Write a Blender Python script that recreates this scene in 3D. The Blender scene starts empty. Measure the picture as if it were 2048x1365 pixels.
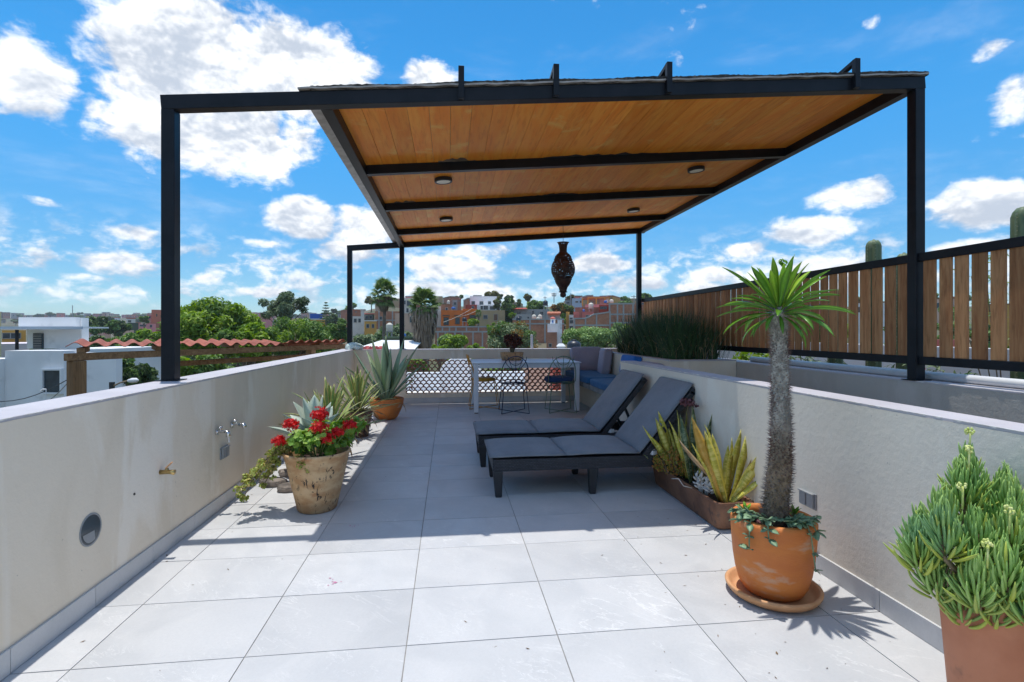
import bpy, math, random
import numpy as np
from mathutils import Vector, Matrix, Euler
PI = math.pi
R = math.radians
random.seed(7)
RNG = np.random.default_rng(7)
sc = bpy.context.scene
COL = sc.collection

# ------------------------------------------------------------------ camera
YAW = math.atan(126 / 1040)          # the view turns a little to the right of the terrace axis
EYE = 1.23
cd = bpy.data.cameras.new('camera')
cam = bpy.data.objects.new('camera', cd)
COL.objects.link(cam)
cam.location = (0, 0, EYE)
cam.rotation_euler = (PI / 2, 0, -YAW)
cd.sensor_width = 36
cd.lens = 1040 / 2048 * 36
cd.shift_y = -20.5 / 2048
cd.clip_start = 0.05
cd.clip_end = 6000
sc.camera = cam

# ------------------------------------------------------------------ light
LDIR = Vector((0.05, -0.105, -1)).normalized()
sd = bpy.data.lights.new('sun', 'SUN')
sd.energy = 2.0
sd.angle = R(0.53)
sd.color = (1.0, 0.965, 0.90)
sun = bpy.data.objects.new('sun', sd)
COL.objects.link(sun)
sun.location = (0, 0, 60)
sun.rotation_euler = LDIR.to_track_quat('-Z', 'Y').to_euler()
SUN_EL = math.asin(-LDIR.z)
SUN_AZ = math.atan2(-LDIR.x, -LDIR.y)

sc.view_settings.view_transform = 'Standard'
sc.view_settings.look = 'None'
sc.view_settings.exposure = 1.02
sc.view_settings.gamma = 1.0
sc.view_settings.use_curve_mapping = False
sc.render.engine = 'CYCLES'
sc.cycles.use_denoising = True
sc.cycles.max_bounces = 8
sc.cycles.diffuse_bounces = 4
sc.cycles.transparent_max_bounces = 12
sc.cycles.caustics_reflective = False
sc.cycles.caustics_refractive = False


# ------------------------------------------------------------------ node helper
class NT:
    def __init__(s, tree):
        s.t = tree
        s.n = tree.nodes
        s.l = tree.links

    def add(s, typ, props=None, **ins):
        nd = s.n.new(typ)
        for k, v in (props or {}).items():
            setattr(nd, k, v)
        for k, v in ins.items():
            key = int(k[1:]) if k[0] == 'i' and k[1:].isdigit() else k.replace('_', ' ')
            s.put(nd, key, v)
        return nd

    def put(s, nd, key, v):
        sock = nd.inputs[key]
        if isinstance(v, bpy.types.NodeSocket):
            s.l.new(v, sock)
        elif isinstance(v, bpy.types.Node):
            s.l.new(v.outputs[0], sock)
        else:
            if sock.type == 'RGBA' and len(v) == 3:
                v = (*v, 1)
            sock.default_value = v

    def math(s, op, a, b=0.0, c=0.0, clamp=False):
        nd = s.n.new('ShaderNodeMath')
        nd.operation = op
        nd.use_clamp = clamp
        for i, v in enumerate((a, b, c)):
            s.put(nd, i, v)
        return nd.outputs[0]

    def vmath(s, op, a, b=(0, 0, 0)):
        nd = s.n.new('ShaderNodeVectorMath')
        nd.operation = op
        s.put(nd, 0, a)
        if op == 'SCALE':
            s.put(nd, 'Scale', b)
        else:
            s.put(nd, 1, b)
        return nd.outputs[0]

    def mix(s, fac, a, b, mode='MIX'):
        nd = s.n.new('ShaderNodeMix')
        nd.data_type = 'RGBA'
        nd.blend_type = mode
        nd.clamp_factor = True
        for k, v in ((0, fac), (6, a), (7, b)):
            sk = nd.inputs[k]
            if isinstance(v, bpy.types.NodeSocket):
                s.l.new(v, sk)
            else:
                sk.default_value = (*v, 1) if (k > 0 and len(v) == 3) else v
        return nd.outputs[2]

    def ramp(s, fac, lo, hi, a=0.0, b=1.0, smooth=True):
        nd = s.n.new('ShaderNodeMapRange')
        nd.interpolation_type = 'SMOOTHSTEP' if smooth else 'LINEAR'
        s.put(nd, 0, fac)
        nd.inputs[1].default_value = lo
        nd.inputs[2].default_value = hi
        nd.inputs[3].default_value = a
        nd.inputs[4].default_value = b
        return nd.outputs[0]

    def noise(s, vec, scale, detail=4.0, rough=0.55, dist=0.0, dim='3D'):
        nd = s.n.new('ShaderNodeTexNoise')
        nd.noise_dimensions = dim
        s.l.new(vec, nd.inputs['Vector'])
        nd.inputs['Scale'].default_value = scale
        nd.inputs['Detail'].default_value = detail
        nd.inputs['Roughness'].default_value = rough
        nd.inputs['Distortion'].default_value = dist
        return nd.outputs[0]


# ------------------------------------------------------------------ sky with cumulus
w = bpy.data.worlds.new('World')
sc.world = w
w.use_nodes = True
T = NT(w.node_tree)
T.n.clear()
out = T.n.new('ShaderNodeOutputWorld')
bg = T.n.new('ShaderNodeBackground')
bg.inputs[1].default_value = 0.15
T.l.new(bg.outputs[0], out.inputs[0])
sky = T.add('ShaderNodeTexSky', dict(sky_type='NISHITA', sun_disc=False, sun_elevation=SUN_EL,
            sun_rotation=SUN_AZ, altitude=1900, air_density=1.0, dust_density=0.35, ozone_density=1.3))
tc = T.n.new('ShaderNodeTexCoord')
sep = T.add('ShaderNodeSeparateXYZ', i0=tc.outputs['Generated'])
az = T.math('ARCTAN2', sep.outputs[0], sep.outputs[1])
hyp = T.math('SQRT', T.math('ADD', T.math('MULTIPLY', sep.outputs[0], sep.outputs[0]), T.math('MULTIPLY', sep.outputs[1], sep.outputs[1])))
el = T.math('ARCTAN2', sep.outputs[2], hyp)
AZEL = T.add('ShaderNodeCombineXYZ', i0=az, i1=el, i2=0.0).outputs[0]
hsv = T.add('ShaderNodeHueSaturation', Hue=0.497, Saturation=1.33, Value=1.0, Color=sky.outputs[0])
skyc = T.mix(1.0, hsv.outputs[0], (0.435, 0.755, 0.745), 'MULTIPLY')
skyc = T.mix(1.0, skyc, T.mix(T.ramp(el, 0.0, 0.42), (0.70, 0.50, 0.56), (1.0, 0.98, 0.97)), 'MULTIPLY')

def cl(px, py, rx, ry, k=1.0):
    """bearing and elevation of a cloud seen from the terrace"""
    u = (px - 1024) / 1040
    v = (662 - py) / 1040
    return (YAW + math.atan(u), math.atan2(v, math.hypot(1, u)), rx / 1040 / (1 + u * u), ry / 1040 / math.hypot(1, u), k)

CLOUDS = [cl(395, 150, 215, 160, 1.8), cl(590, 140, 185, 95, 1.4), cl(420, 270, 240, 90, 1.35), cl(570, 290, 90, 70, .75), cl(270, 230, 90, 120, .8),
          cl(60, 160, 130, 95, .95), cl(20, 110, 90, 70, .8), cl(250, 5, 160, 45, .62), cl(35, 45, 70, 30, .6),
          cl(610, 440, 95, 48, 1.0), cl(745, 455, 110, 62, 1.0), cl(700, 505, 110, 34, .8), cl(260, 465, 75, 24, .8), cl(515, 487, 60, 14, .7),
          cl(860, 160, 55, 40, .9), cl(520, 585, 75, 18, .8), cl(230, 530, 120, 36, .9), cl(420, 560, 60, 22, .7), cl(50, 560, 60, 12, .7),
          cl(150, 552, 70, 14, .7), cl(180, 578, 60, 12, .6), cl(270, 585, 60, 12, .6), cl(950, 505, 120, 26, .75), cl(900, 535, 150, 34, .9), cl(1050, 545, 80, 26, .8), cl(1200, 530, 85, 30, .9),
          cl(1270, 570, 90, 26, .9), cl(860, 580, 120, 24, .8), cl(1000, 580, 150, 22, .8), cl(1100, 590, 90, 18, .7), cl(640, 600, 120, 14, .6),
          cl(1710, 390, 120, 42, 1.1), cl(1620, 462, 105, 36, 1.0), cl(1950, 420, 140, 60, 1.15), cl(1930, 495, 130, 28, .9), cl(1490, 500, 60, 22, .8),
          cl(1650, 535, 120, 24, .8), cl(1440, 550, 100, 24, .7), cl(1975, 100, 55, 26, .55), cl(2030, 195, 60, 50, .8), cl(1340, 485, 70, 12, .55), cl(90, 405, 60, 16, .5), cl(30, 450, 50, 20, .5), cl(1745, 45, 40, 20, .45), cl(1400, 575, 80, 16, .7), cl(1560, 570, 120, 18, .8)]

def noise_az(scale, off, detail, rough=0.6, yk=1.5):
    v = T.vmath('ADD', T.vmath('MULTIPLY', AZEL, (scale, scale * yk, 1)), off)
    return T.noise(v, 1.0, detail, rough, 0.25)

n1 = noise_az(6.0, (3.1, 1.7, 0), 9, 0.6, 1.12)
n1b = noise_az(6.0, (3.02, 1.7 + 0.16, 0), 5, 0.58, 1.12)          # the same clouds a step towards the sun
n2 = noise_az(22.0, (9.2, 4.4, 0), 6, 0.6, 1.7)
n2b = noise_az(22.0, (9.2, 4.4 + 0.22, 0), 3, 0.58, 1.7)
mask = None
for (ca, ce, ra, re_, k) in CLOUDS:
    d = T.vmath('MULTIPLY', T.vmath('SUBTRACT', AZEL, (ca, ce, 0)), (1 / ra, 1 / re_, 0))
    ln = T.n.new('ShaderNodeVectorMath')
    ln.operation = 'LENGTH'
    T.l.new(d, ln.inputs[0])
    m = T.ramp(ln.outputs['Value'], 0.15, 1.35, k, 0.0)
    mask = m if mask is None else T.math('MAXIMUM', mask, m)
# clouds over the rest of the sky, as many as in view
rest = T.math('MULTIPLY', T.ramp(T.math('ABSOLUTE', T.math('SUBTRACT', az, YAW)), 0.82, 1.0), T.ramp(noise_az(2.2, (5, 8, 0), 3), 0.45, 0.62, 0, 0.9))
over = T.math('MULTIPLY', T.ramp(el, 0.62, 0.8), T.ramp(noise_az(2.0, (1, 2, 0), 3), 0.46, 0.64, 0, 0.8))
mask = T.math('MAXIMUM', mask, T.math('MAXIMUM', rest, over))
lowband = T.math('MULTIPLY', T.ramp(el, 0.02, 0.06), T.ramp(el, 0.10, 0.20, 1.0, 0.0))
small = T.math('ADD', T.math('MULTIPLY', n1, 0.62), T.math('MULTIPLY', n2, 0.38))
dens = T.math('ADD', mask, T.math('MULTIPLY', T.math('SUBTRACT', small, 0.5), 3.3))
alpha = T.ramp(dens, 0.30, 0.84)
hz = T.math('MULTIPLY', lowband, T.ramp(T.math('ADD', T.math('MULTIPLY', n1, 0.4), T.math('MULTIPLY', n2, 0.6)), 0.455, 0.60, 0, 0.85))
wisp = T.math('MULTIPLY', T.ramp(noise_az(3.0, (7, 3, 0), 6, 0.65, 3.5), 0.50, 0.78, 0, 0.33), T.ramp(el, 0.0, 0.35, 1, 0.35))
alpha = T.math('MAXIMUM', alpha, T.math('MAXIMUM', hz, wisp))
alpha = T.math('MULTIPLY', alpha, T.ramp(el, 0.0, 0.03))
rel = T.math('ADD', T.math('MULTIPLY', T.math('SUBTRACT', n1, n1b), 1.6), T.math('MULTIPLY', T.math('SUBTRACT', n2, n2b), 0.6))
shade = T.ramp(T.math('ADD', T.math('MULTIPLY', rel, 2.2), T.math('MULTIPLY', T.ramp(dens, 0.75, 1.9, 0.0, -0.16), 1.0)), -0.48, 0.34)
cloudc = T.mix(shade, (2.0, 2.25, 2.65), (4.05, 4.1, 4.15))
final = T.mix(alpha, skyc, cloudc)
T.l.new(final, bg.inputs[0])


# ------------------------------------------------------------------ materials
MATS = {}

def newmat(name):
    m = bpy.data.materials.new(name)
    m.use_nodes = True
    N = NT(m.node_tree)
    b = N.n['Principled BSDF']
    MATS[name] = m
    return m, N, b

def coords(N, stretch=(1, 1, 1), rnd=True):
    tcn = N.n.new('ShaderNodeTexCoord')
    v = tcn.outputs['Object']
    if rnd:
        oi = N.n.new('ShaderNodeObjectInfo')
        off = N.vmath('SCALE', (7.3, 3.1, 5.7), N.math('MULTIPLY', oi.outputs['Random'], 9.0))
        v = N.vmath('ADD', v, off)
    if stretch != (1, 1, 1):
        v = N.vmath('MULTIPLY', v, stretch)
    return v

def MAT(name, c1, c2=None, scale=6.0, rough=0.6, bump=0.0, bscale=None, rnd=0.0, stretch=(1, 1, 1), metallic=0.0,
        detail=5, lo=0.38, hi=0.62, c3=None, s3=30.0, lo3=0.6, hi3=0.68, spec=0.5, attr=None, trans=0.0, bdist=0.01, rvar=0.0):
    m, N, b = newmat(name)
    v = coords(N, stretch)
    col = None
    if c2 is not None:
        f = N.ramp(N.noise(v, scale, detail), lo, hi)
        col = N.mix(f, c1, c2)
        if rvar:
            N.put(b, 'Roughness', N.ramp(f, 0, 1, rough - rvar, rough + rvar))
    if c3 is not None:
        col = N.mix(N.ramp(N.noise(v, s3, 6, 0.6), lo3, hi3), col if col is not None else c1, c3)
    if attr is not None:
        at = N.n.new('ShaderNodeAttribute')
        at.attribute_name = 'rnd'
        col = N.mix(at.outputs['Fac'], col if col is not None else c1, attr)
    if rnd:
        oi = N.n.new('ShaderNodeObjectInfo')
        k = N.ramp(oi.outputs['Random'], 0, 1, 1 - rnd, 1 + rnd, False)
        hs = N.add('ShaderNodeHueSaturation', Value=k)
        N.put(hs, 'Color', col if col is not None else c1)
        col = hs.outputs[0]
    N.put(b, 'Base Color', col if col is not None else c1)
    if not rvar or c2 is None:
        b.inputs['Roughness'].default_value = rough
    b.inputs['Metallic'].default_value = metallic
    b.inputs['Specular IOR Level'].default_value = spec
    if bump:
        bn = N.add('ShaderNodeBump', Strength=bump, Distance=bdist, Height=N.noise(v, bscale or scale * 6, 6, 0.6))
        N.put(b, 'Normal', bn.outputs[0])
    if trans:
        tr = N.n.new('ShaderNodeBsdfTranslucent')
        src = col if col is not None else (*c1, 1)
        hs = N.add('ShaderNodeHueSaturation', Saturation=1.15, Value=1.25)
        N.put(hs, 'Color', src)
        N.put(tr, 'Color', hs.outputs[0])
        ms = N.add('ShaderNodeMixShader', Fac=trans)
        N.l.new(b.outputs[0], ms.inputs[1])
        N.l.new(tr.outputs[0], ms.inputs[2])
        N.l.new(ms.outputs[0], N.n['Material Output'].inputs[0])
    return m

# plaster of the terrace walls
def plaster(name, c1, c2, c3, bump=0.22):
    m, N, b = newmat(name)
    v = coords(N, rnd=False)
    big = N.ramp(N.noise(N.vmath('MULTIPLY', v, (1, 1, 0.55)), 1.7, 5, 0.6, 0.6), 0.42, 0.60)
    col = N.mix(big, c1, c2)
    pat = N.ramp(N.noise(N.vmath('MULTIPLY', v, (1, 1, 0.35)), 3.1, 6, 0.55, 0.4), 0.56, 0.66)
    col = N.mix(N.math('MULTIPLY', pat, 0.9), col, tuple(x * 1.04 for x in c3))
    drip = N.ramp(N.noise(N.vmath('MULTIPLY', v, (1, 1, 0.05)), 9.0, 3, 0.5), 0.60, 0.72)
    col = N.mix(N.math('MULTIPLY', drip, 0.55), col, c3)
    spk = N.ramp(N.noise(v, 55, 2, 0.5), 0.76, 0.79)
    col = N.mix(N.math('MULTIPLY', spk, 0.6), col, (0.10, 0.09, 0.08))
    N.put(b, 'Base Color', col)
    b.inputs['Roughness'].default_value = 0.75
    h = N.math('ADD', N.noise(v, 34, 6, 0.62), N.math('MULTIPLY', N.noise(v, 6, 4), 0.8))
    b1 = N.add('ShaderNodeBump', Strength=bump, Distance=0.012, Height=h)
    N.put(b, 'Normal', b1.outputs[0])
    return m

M_WALL = plaster('plaster_beige', (0.70, 0.605, 0.475), (0.755, 0.66, 0.53), (0.79, 0.72, 0.615))
M_WALLR = plaster('plaster_rough', (0.755, 0.685, 0.575), (0.785, 0.715, 0.605), (0.80, 0.75, 0.65), 0.26)
M_OUTER = plaster('plaster_grey', (0.44, 0.41, 0.365), (0.48, 0.45, 0.40), (0.52, 0.49, 0.45), 0.4)
M_CAP = MAT('cap_paint', (0.47, 0.44, 0.46), (0.52, 0.49, 0.51), 3, 0.55, 0.12, 40, c3=(0.5, 0.48, 0.49), s3=14, lo3=0.66, hi3=0.74)
M_CHIP = MAT('bare_plaster_chip', (0.78, 0.75, 0.70), (0.62, 0.58, 0.52), 30, 0.8)
M_GROUT = MAT('grout', (0.20, 0.195, 0.19), (0.30, 0.29, 0.275), 8, 0.9)

# porcelain tile with pale veins
def tile_mat(name, a, bcol, vein, skirt=False):
    m, N, b = newmat(name)
    v = coords(N)
    c = N.mix(N.ramp(N.noise(v, 2.6, 6, 0.6, 0.8), 0.35, 0.65), a, bcol)
    rot = N.add('ShaderNodeVectorRotate', dict(rotation_type='Z_AXIS'), Vector=v, Angle=0.7)
    vv = N.vmath('MULTIPLY', rot.outputs[0], (1.0, 2.6, 1.0))
    d = N.noise(vv, 2.1, 7, 0.58, 1.2)
    line = N.ramp(N.math('ABSOLUTE', N.math('SUBTRACT', d, 0.52)), 0.0, 0.014, 1.0, 0.0)
    line = N.math('MULTIPLY', line, N.ramp(N.noise(v, 1.9, 3), 0.46, 0.70, 0, 0.7))
    d2 = N.noise(vv, 6.1, 6, 0.6, 0.9)
    l2 = N.math('MULTIPLY', N.ramp(N.math('ABSOLUTE', N.math('SUBTRACT', d2, 0.5)), 0.0, 0.012, 0.55, 0.0), N.ramp(N.noise(v, 2.7, 3), 0.5, 0.65))
    c = N.mix(N.math('MAXIMUM', line, l2), c, vein)
    gr = N.noise(v, 90, 4, 0.7)
    c = N.mix(N.ramp(gr, 0.3, 0.7, 0.0, 0.16), c, (0.36, 0.36, 0.37))
    dirt = N.ramp(N.noise(v, 31, 2), 0.765, 0.785)
    c = N.mix(N.math('MULTIPLY', dirt, 0.55), c, (0.16, 0.13, 0.10))
    oi = N.n.new('ShaderNodeObjectInfo')
    hs = N.add('ShaderNodeHueSaturation', Value=N.ramp(oi.outputs['Random'], 0, 1, 0.925, 1.06, False), Color=c)
    N.put(b, 'Base Color', hs.outputs[0])
    N.put(b, 'Roughness', N.ramp(N.noise(v, 5, 4), 0.3, 0.7, 0.42, 0.58))
    bp = N.add('ShaderNodeBump', Strength=0.12, Distance=0.004, Height=N.noise(vv, 14, 7, 0.65))
    N.put(b, 'Normal', bp.outputs[0])
    return m

M_TILE = tile_mat('floor_tile', (0.49, 0.495, 0.505), (0.55, 0.55, 0.555), (0.72, 0.715, 0.71))
M_SKIRT = tile_mat('skirting_tile', (0.50, 0.505, 0.51), (0.56, 0.56, 0.565), (0.68, 0.68, 0.68))

def wood_mat(name, a, b_, c_, axis='Y', scale=5.0, rough=0.5, stain=None, rnd=0.18, bump=0.1):
    m, N, b = newmat(name)
    st = {'X': (0.10, 1, 1), 'Y': (1, 0.10, 1), 'Z': (1, 1, 0.10)}[axis]
    v = coords(N, st)
    raw = coords(N)
    g = N.noise(v, scale * 2.2, 7, 0.62, 1.3)
    wv = N.noise(v, scale * 9, 5, 0.6, 0.4)
    c = N.mix(N.ramp(g, 0.34, 0.66), a, b_)
    c = N.mix(N.ramp(wv, 0.48, 0.72, 0, 0.6), c, c_)
    if stain:
        sf = N.ramp(N.noise(raw, 2.2, 6, 0.65, 0.8), 0.56, 0.68, 0, 0.8)
        c = N.mix(sf, c, stain)
    oi = N.n.new('ShaderNodeObjectInfo')
    hs = N.add('ShaderNodeHueSaturation', Value=N.ramp(oi.outputs['Random'], 0, 1, 1 - rnd, 1 + rnd, False), Color=c)
    N.put(b, 'Base Color', hs.outputs[0])
    b.inputs['Roughness'].default_value = rough
    b.inputs['Specular IOR Level'].default_value = 0.22
    bp = N.add('ShaderNodeBump', Strength=bump, Distance=0.004, Height=wv)
    N.put(b, 'Normal', bp.outputs[0])
    return m

M_CEIL = wood_mat('ceiling_plank', (0.84, 0.255, 0.022), (0.88, 0.345, 0.045), (0.62, 0.155, 0.012), 'Y', 4.2, 0.5, (0.86, 0.48, 0.12), 0.09)
M_SLAT = wood_mat('fence_slat_wood', (0.37, 0.165, 0.07), (0.52, 0.275, 0.125), (0.19, 0.08, 0.032), 'Z', 6, 0.6, None, 0.25)
M_RUSTIC = wood_mat('rustic_timber', (0.22, 0.12, 0.055), (0.34, 0.20, 0.10), (0.08, 0.045, 0.025), 'X', 5, 0.75, None, 0.1, 0.3)
M_RUSTICV = wood_mat('rustic_timber_upright', (0.22, 0.12, 0.055), (0.34, 0.20, 0.10), (0.08, 0.045, 0.025), 'Z', 5, 0.75, None, 0.1, 0.3)
M_STEEL = MAT('black_steel', (0.006, 0.008, 0.012), (0.010, 0.012, 0.017), 7, 0.42, 0.06, 60, c3=(0.05, 0.05, 0.05), s3=70, lo3=0.72, hi3=0.75, spec=0.25)
M_BITUMEN = MAT('bitumen_edge', (0.016, 0.015, 0.015), (0.06, 0.055, 0.05), 16, 0.85, 0.9, 60, stretch=(0.3, 1, 2.5), c3=(0.20, 0.18, 0.16), s3=22, lo3=0.76, hi3=0.80, bdist=0.02)
M_POLY = MAT('polycarbonate', (0.30, 0.27, 0.24), (0.42, 0.39, 0.36), 12, 0.35)
M_WHITE = MAT('white_paint', (0.74, 0.74, 0.75), (0.80, 0.80, 0.80), 4, 0.4)
M_LAMPGLASS = MAT('lamp_diffuser', (0.80, 0.74, 0.60), None, rough=0.35)
M_CHROME = MAT('chrome', (0.62, 0.63, 0.65), (0.75, 0.75, 0.76), 9, 0.18, metallic=1.0)
M_BRASS = MAT('brass', (0.42, 0.27, 0.10), (0.56, 0.40, 0.17), 20, 0.32, metallic=1.0)
M_GREYPL = MAT('grey_plastic', (0.24, 0.255, 0.265), (0.28, 0.29, 0.30), 10, 0.4)
M_GLASSD = MAT('dark_glass', (0.035, 0.05, 0.06), (0.05, 0.07, 0.085), 3, 0.12)
M_TERRA = MAT('terracotta', (0.55, 0.155, 0.030), (0.64, 0.215, 0.045), 4.5, 0.66, 0.22, 50, c3=(0.58, 0.33, 0.20), s3=5, lo3=0.55, hi3=0.70, stretch=(1, 1, 2.6), lo=0.32, hi=0.68, rvar=0.1)
M_TERRA2 = MAT('terracotta_pale', (0.55, 0.27, 0.115), (0.62, 0.34, 0.17), 6, 0.65, 0.1, 60)
M_TERRAD = MAT('terracotta_dark', (0.15, 0.070, 0.040), (0.25, 0.12, 0.065), 5, 0.55, 0.15, 50, c3=(0.06, 0.04, 0.035), s3=7, lo3=0.56, hi3=0.68)
M_TERRAT = MAT('terracotta_tall', (0.46, 0.155, 0.07), (0.55, 0.21, 0.105), 3.2, 0.6, 0.12, 40, c3=(0.17, 0.075, 0.045), s3=3.4, lo3=0.58, hi3=0.72)
M_SOIL = MAT('soil', (0.035, 0.022, 0.015), (0.085, 0.045, 0.03), 30, 0.95, 0.8, 80, bdist=0.03)
M_STONE = MAT('flat_stone', (0.10, 0.085, 0.075), (0.26, 0.22, 0.19), 8, 0.85, 0.6, 30, bdist=0.02)
M_CONC = MAT('concrete', (0.17, 0.17, 0.165), (0.26, 0.255, 0.25), 7, 0.85, 0.5, 40)

# weathered cream pot with dark flaking
def old_pot():
    m, N, b = newmat('weathered_pot')
    v = coords(N, rnd=False)
    c = N.mix(N.ramp(N.noise(N.vmath('MULTIPLY', v, (1, 1, 1.8)), 7, 6, 0.6), 0.36, 0.64), (0.47, 0.26, 0.115), (0.64, 0.44, 0.24))
    c = N.mix(N.ramp(N.noise(v, 11, 4), 0.60, 0.70, 0, 0.7), c, (0.42, 0.17, 0.065))
    sc_ = N.noise(N.vmath('MULTIPLY', v, (1.0, 1.0, 0.42)), 36, 8, 0.72, 0.6)
    reg = N.ramp(N.noise(v, 8, 3), 0.44, 0.58)
    c = N.mix(N.math('MULTIPLY', N.ramp(sc_, 0.555, 0.58), reg), c, (0.035, 0.025, 0.02))
    sp = N.add('ShaderNodeSeparateXYZ', Vector=v)
    c = N.mix(N.ramp(sp.outputs[2], 0.05, 0.10, 0.5, 0.0), c, (0.24, 0.14, 0.07))
    N.put(b, 'Base Color', c)
    b.inputs['Roughness'].default_value = 0.75
    bp = N.add('ShaderNodeBump', Strength=0.25, Distance=0.006, Height=sc_)
    N.put(b, 'Normal', bp.outputs[0])
    return m
M_OLDPOT = old_pot()

def fabric(name, a, b_, sheen=0.0, weave=420):
    m, N, b = newmat(name)
    v = coords(N, rnd=False)
    c = N.mix(N.ramp(N.noise(v, 5, 5), 0.35, 0.65), a, b_)
    c = N.mix(N.ramp(N.noise(v, weave * .6, 2), 0.35, 0.65, 0, 0.35), c, tuple(x * 1.5 for x in b_))
    N.put(b, 'Base Color', c)
    b.inputs['Roughness'].default_value = 0.9
    b.inputs['Sheen Weight'].default_value = sheen
    h = N.math('ADD', N.math('MULTIPLY', N.noise(N.vmath('MULTIPLY', v, (1.0, .45, 1.0)), 11, 5, .6, .8), 1.3), N.math('MULTIPLY', N.noise(v, weave, 2), 0.12))
    bp = N.add('ShaderNodeBump', Strength=0.45, Distance=0.016, Height=h)
    N.put(b, 'Normal', bp.outputs[0])
    return m
M_CUSHG = fabric('slate_fabric', (0.145, 0.165, 0.195), (0.185, 0.205, 0.235), 0.12)
M_CUSHL = fabric('grey_fabric', (0.30, 0.275, 0.33), (0.34, 0.315, 0.37), 0.1)
M_CUSHB = fabric('blue_fabric', (0.008, 0.075, 0.185), (0.012, 0.105, 0.24), 0.1)
M_CUSHBB = fabric('bright_blue_fabric', (0.010, 0.115, 0.42), (0.014, 0.15, 0.50), 0.1)
M_CUSHN = fabric('navy_fabric', (0.010, 0.030, 0.095), (0.014, 0.045, 0.13), 0.1)
M_PLASTIC = MAT('resin_black', (0.016, 0.018, 0.021), (0.022, 0.024, 0.028), 8, 0.5)

def rattan():
    m, N, b = newmat('resin_weave')
    v = coords(N, rnd=False)
    br = N.n.new('ShaderNodeTexBrick')
    mp = N.vmath('MULTIPLY', v, (1, 1, 1))
    sp = N.add('ShaderNodeSeparateXYZ', Vector=mp)
    cb = N.add('ShaderNodeCombineXYZ', i0=N.math('ADD', sp.outputs[0], sp.outputs[1]), i1=sp.outputs[2], i2=0.0)
    N.l.new(cb.outputs[0], br.inputs['Vector'])
    br.inputs['Scale'].default_value = 22
    br.inputs['Mortar Size'].default_value = 0.09
    br.inputs['Mortar Smooth'].default_value = 1.0
    br.inputs['Color1'].default_value = (0.055, 0.062, 0.075, 1)  # lighter strands: highlights of the weave painted into the colour
    br.inputs['Color2'].default_value = (0.028, 0.032, 0.042, 1)
    br.inputs['Mortar'].default_value = (0.004, 0.004, 0.005, 1)
    N.l.new(br.outputs[0], b.inputs['Base Color'])
    b.inputs['Roughness'].default_value = 0.42
    bp = N.add('ShaderNodeBump', Strength=0.8, Distance=0.004, Height=N.math('SUBTRACT', 1.0, br.outputs['Fac']))
    N.put(b, 'Normal', bp.outputs[0])
    return m
M_RATTAN = rattan()

# plants
M_AGAVE = MAT('agave_leaf', (0.24, 0.33, 0.18), (0.32, 0.42, 0.24), 5, 0.48, 0.1, 30, rnd=0.14, stretch=(0.4, 1, 1), c3=(0.27, 0.33, 0.20), s3=10)
M_AGAVEB = MAT('blue_agave_leaf', (0.36, 0.44, 0.37), (0.45, 0.53, 0.45), 6, 0.55, 0.1, 30, rnd=0.12)
M_SPINE = MAT('thorn_tip', (0.035, 0.018, 0.012), (0.09, 0.04, 0.03), 30, 0.6)
M_DRY = MAT('dry_leaf', (0.34, 0.22, 0.12), (0.46, 0.34, 0.20), 14, 0.8, trans=0.15)

def striped_leaf(name, mid, edge, wid=0.55, cross=None):
    """leaf whose long edges have another colour; v across the leaf comes from the attribute 'across'"""
    m, N, b = newmat(name)
    at = N.n.new('ShaderNodeAttribute')
    at.attribute_name = 'across'
    v = coords(N)
    base = N.mix(N.ramp(N.noise(v, 14, 4), 0.35, 0.65), mid, tuple(x * 1.25 for x in mid))
    if cross:
        vv = N.vmath('MULTIPLY', v, (1.0, 0.20, 0.25))
        z = N.noise(vv, 52, 4, 0.6, 0.5)
        base = N.mix(N.ramp(z, 0.46, 0.56), base, cross)
    c = N.mix(N.ramp(at.outputs['Fac'], wid, wid + 0.12), base, edge)
    oi = N.n.new('ShaderNodeObjectInfo')
    hs = N.add('ShaderNodeHueSaturation', Value=N.ramp(oi.outputs['Random'], 0, 1, 0.8, 1.2, False), Color=c)
    N.put(b, 'Base Color', hs.outputs[0])
    b.inputs['Roughness'].default_value = 0.4
    tr = N.n.new('ShaderNodeBsdfTranslucent')
    N.put(tr, 'Color', hs.outputs[0])
    ms = N.add('ShaderNodeMixShader', Fac=0.18)
    N.l.new(b.outputs[0], ms.inputs[1])
    N.l.new(tr.outputs[0], ms.inputs[2])
    N.l.new(ms.outputs[0], N.n['Material Output'].inputs[0])
    return m
M_VARIEG = striped_leaf('variegated_leaf', (0.22, 0.34, 0.10), (0.66, 0.60, 0.24), 0.45)
M_SANSY = striped_leaf('snake_plant_leaf_yellow', (0.50, 0.47, 0.06), (0.86, 0.74, 0.13), 0.62, (0.78, 0.70, 0.20))
M_SANSG = striped_leaf('snake_plant_leaf_green', (0.08, 0.13, 0.06), (0.62, 0.57, 0.14), 0.72, (0.32, 0.38, 0.22))
M_SANSO = striped_leaf('snake_plant_leaf_orange', (0.50, 0.30, 0.05), (0.62, 0.43, 0.09), 0.7, (0.62, 0.40, 0.09))
M_PALML = striped_leaf('pachypodium_leaf', (0.13, 0.30, 0.028), (0.18, 0.36, 0.04), 0.7)
MATS['pachypodium_leaf'].node_tree.nodes['Principled BSDF'].inputs['Roughness'].default_value = 0.24
M_PALMY = striped_leaf('pachypodium_young_leaf', (0.30, 0.48, 0.04), (0.36, 0.54, 0.06), 0.7)
M_MIDRIB = MAT('leaf_midrib', (0.34, 0.40, 0.14), None, rough=0.4)
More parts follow.
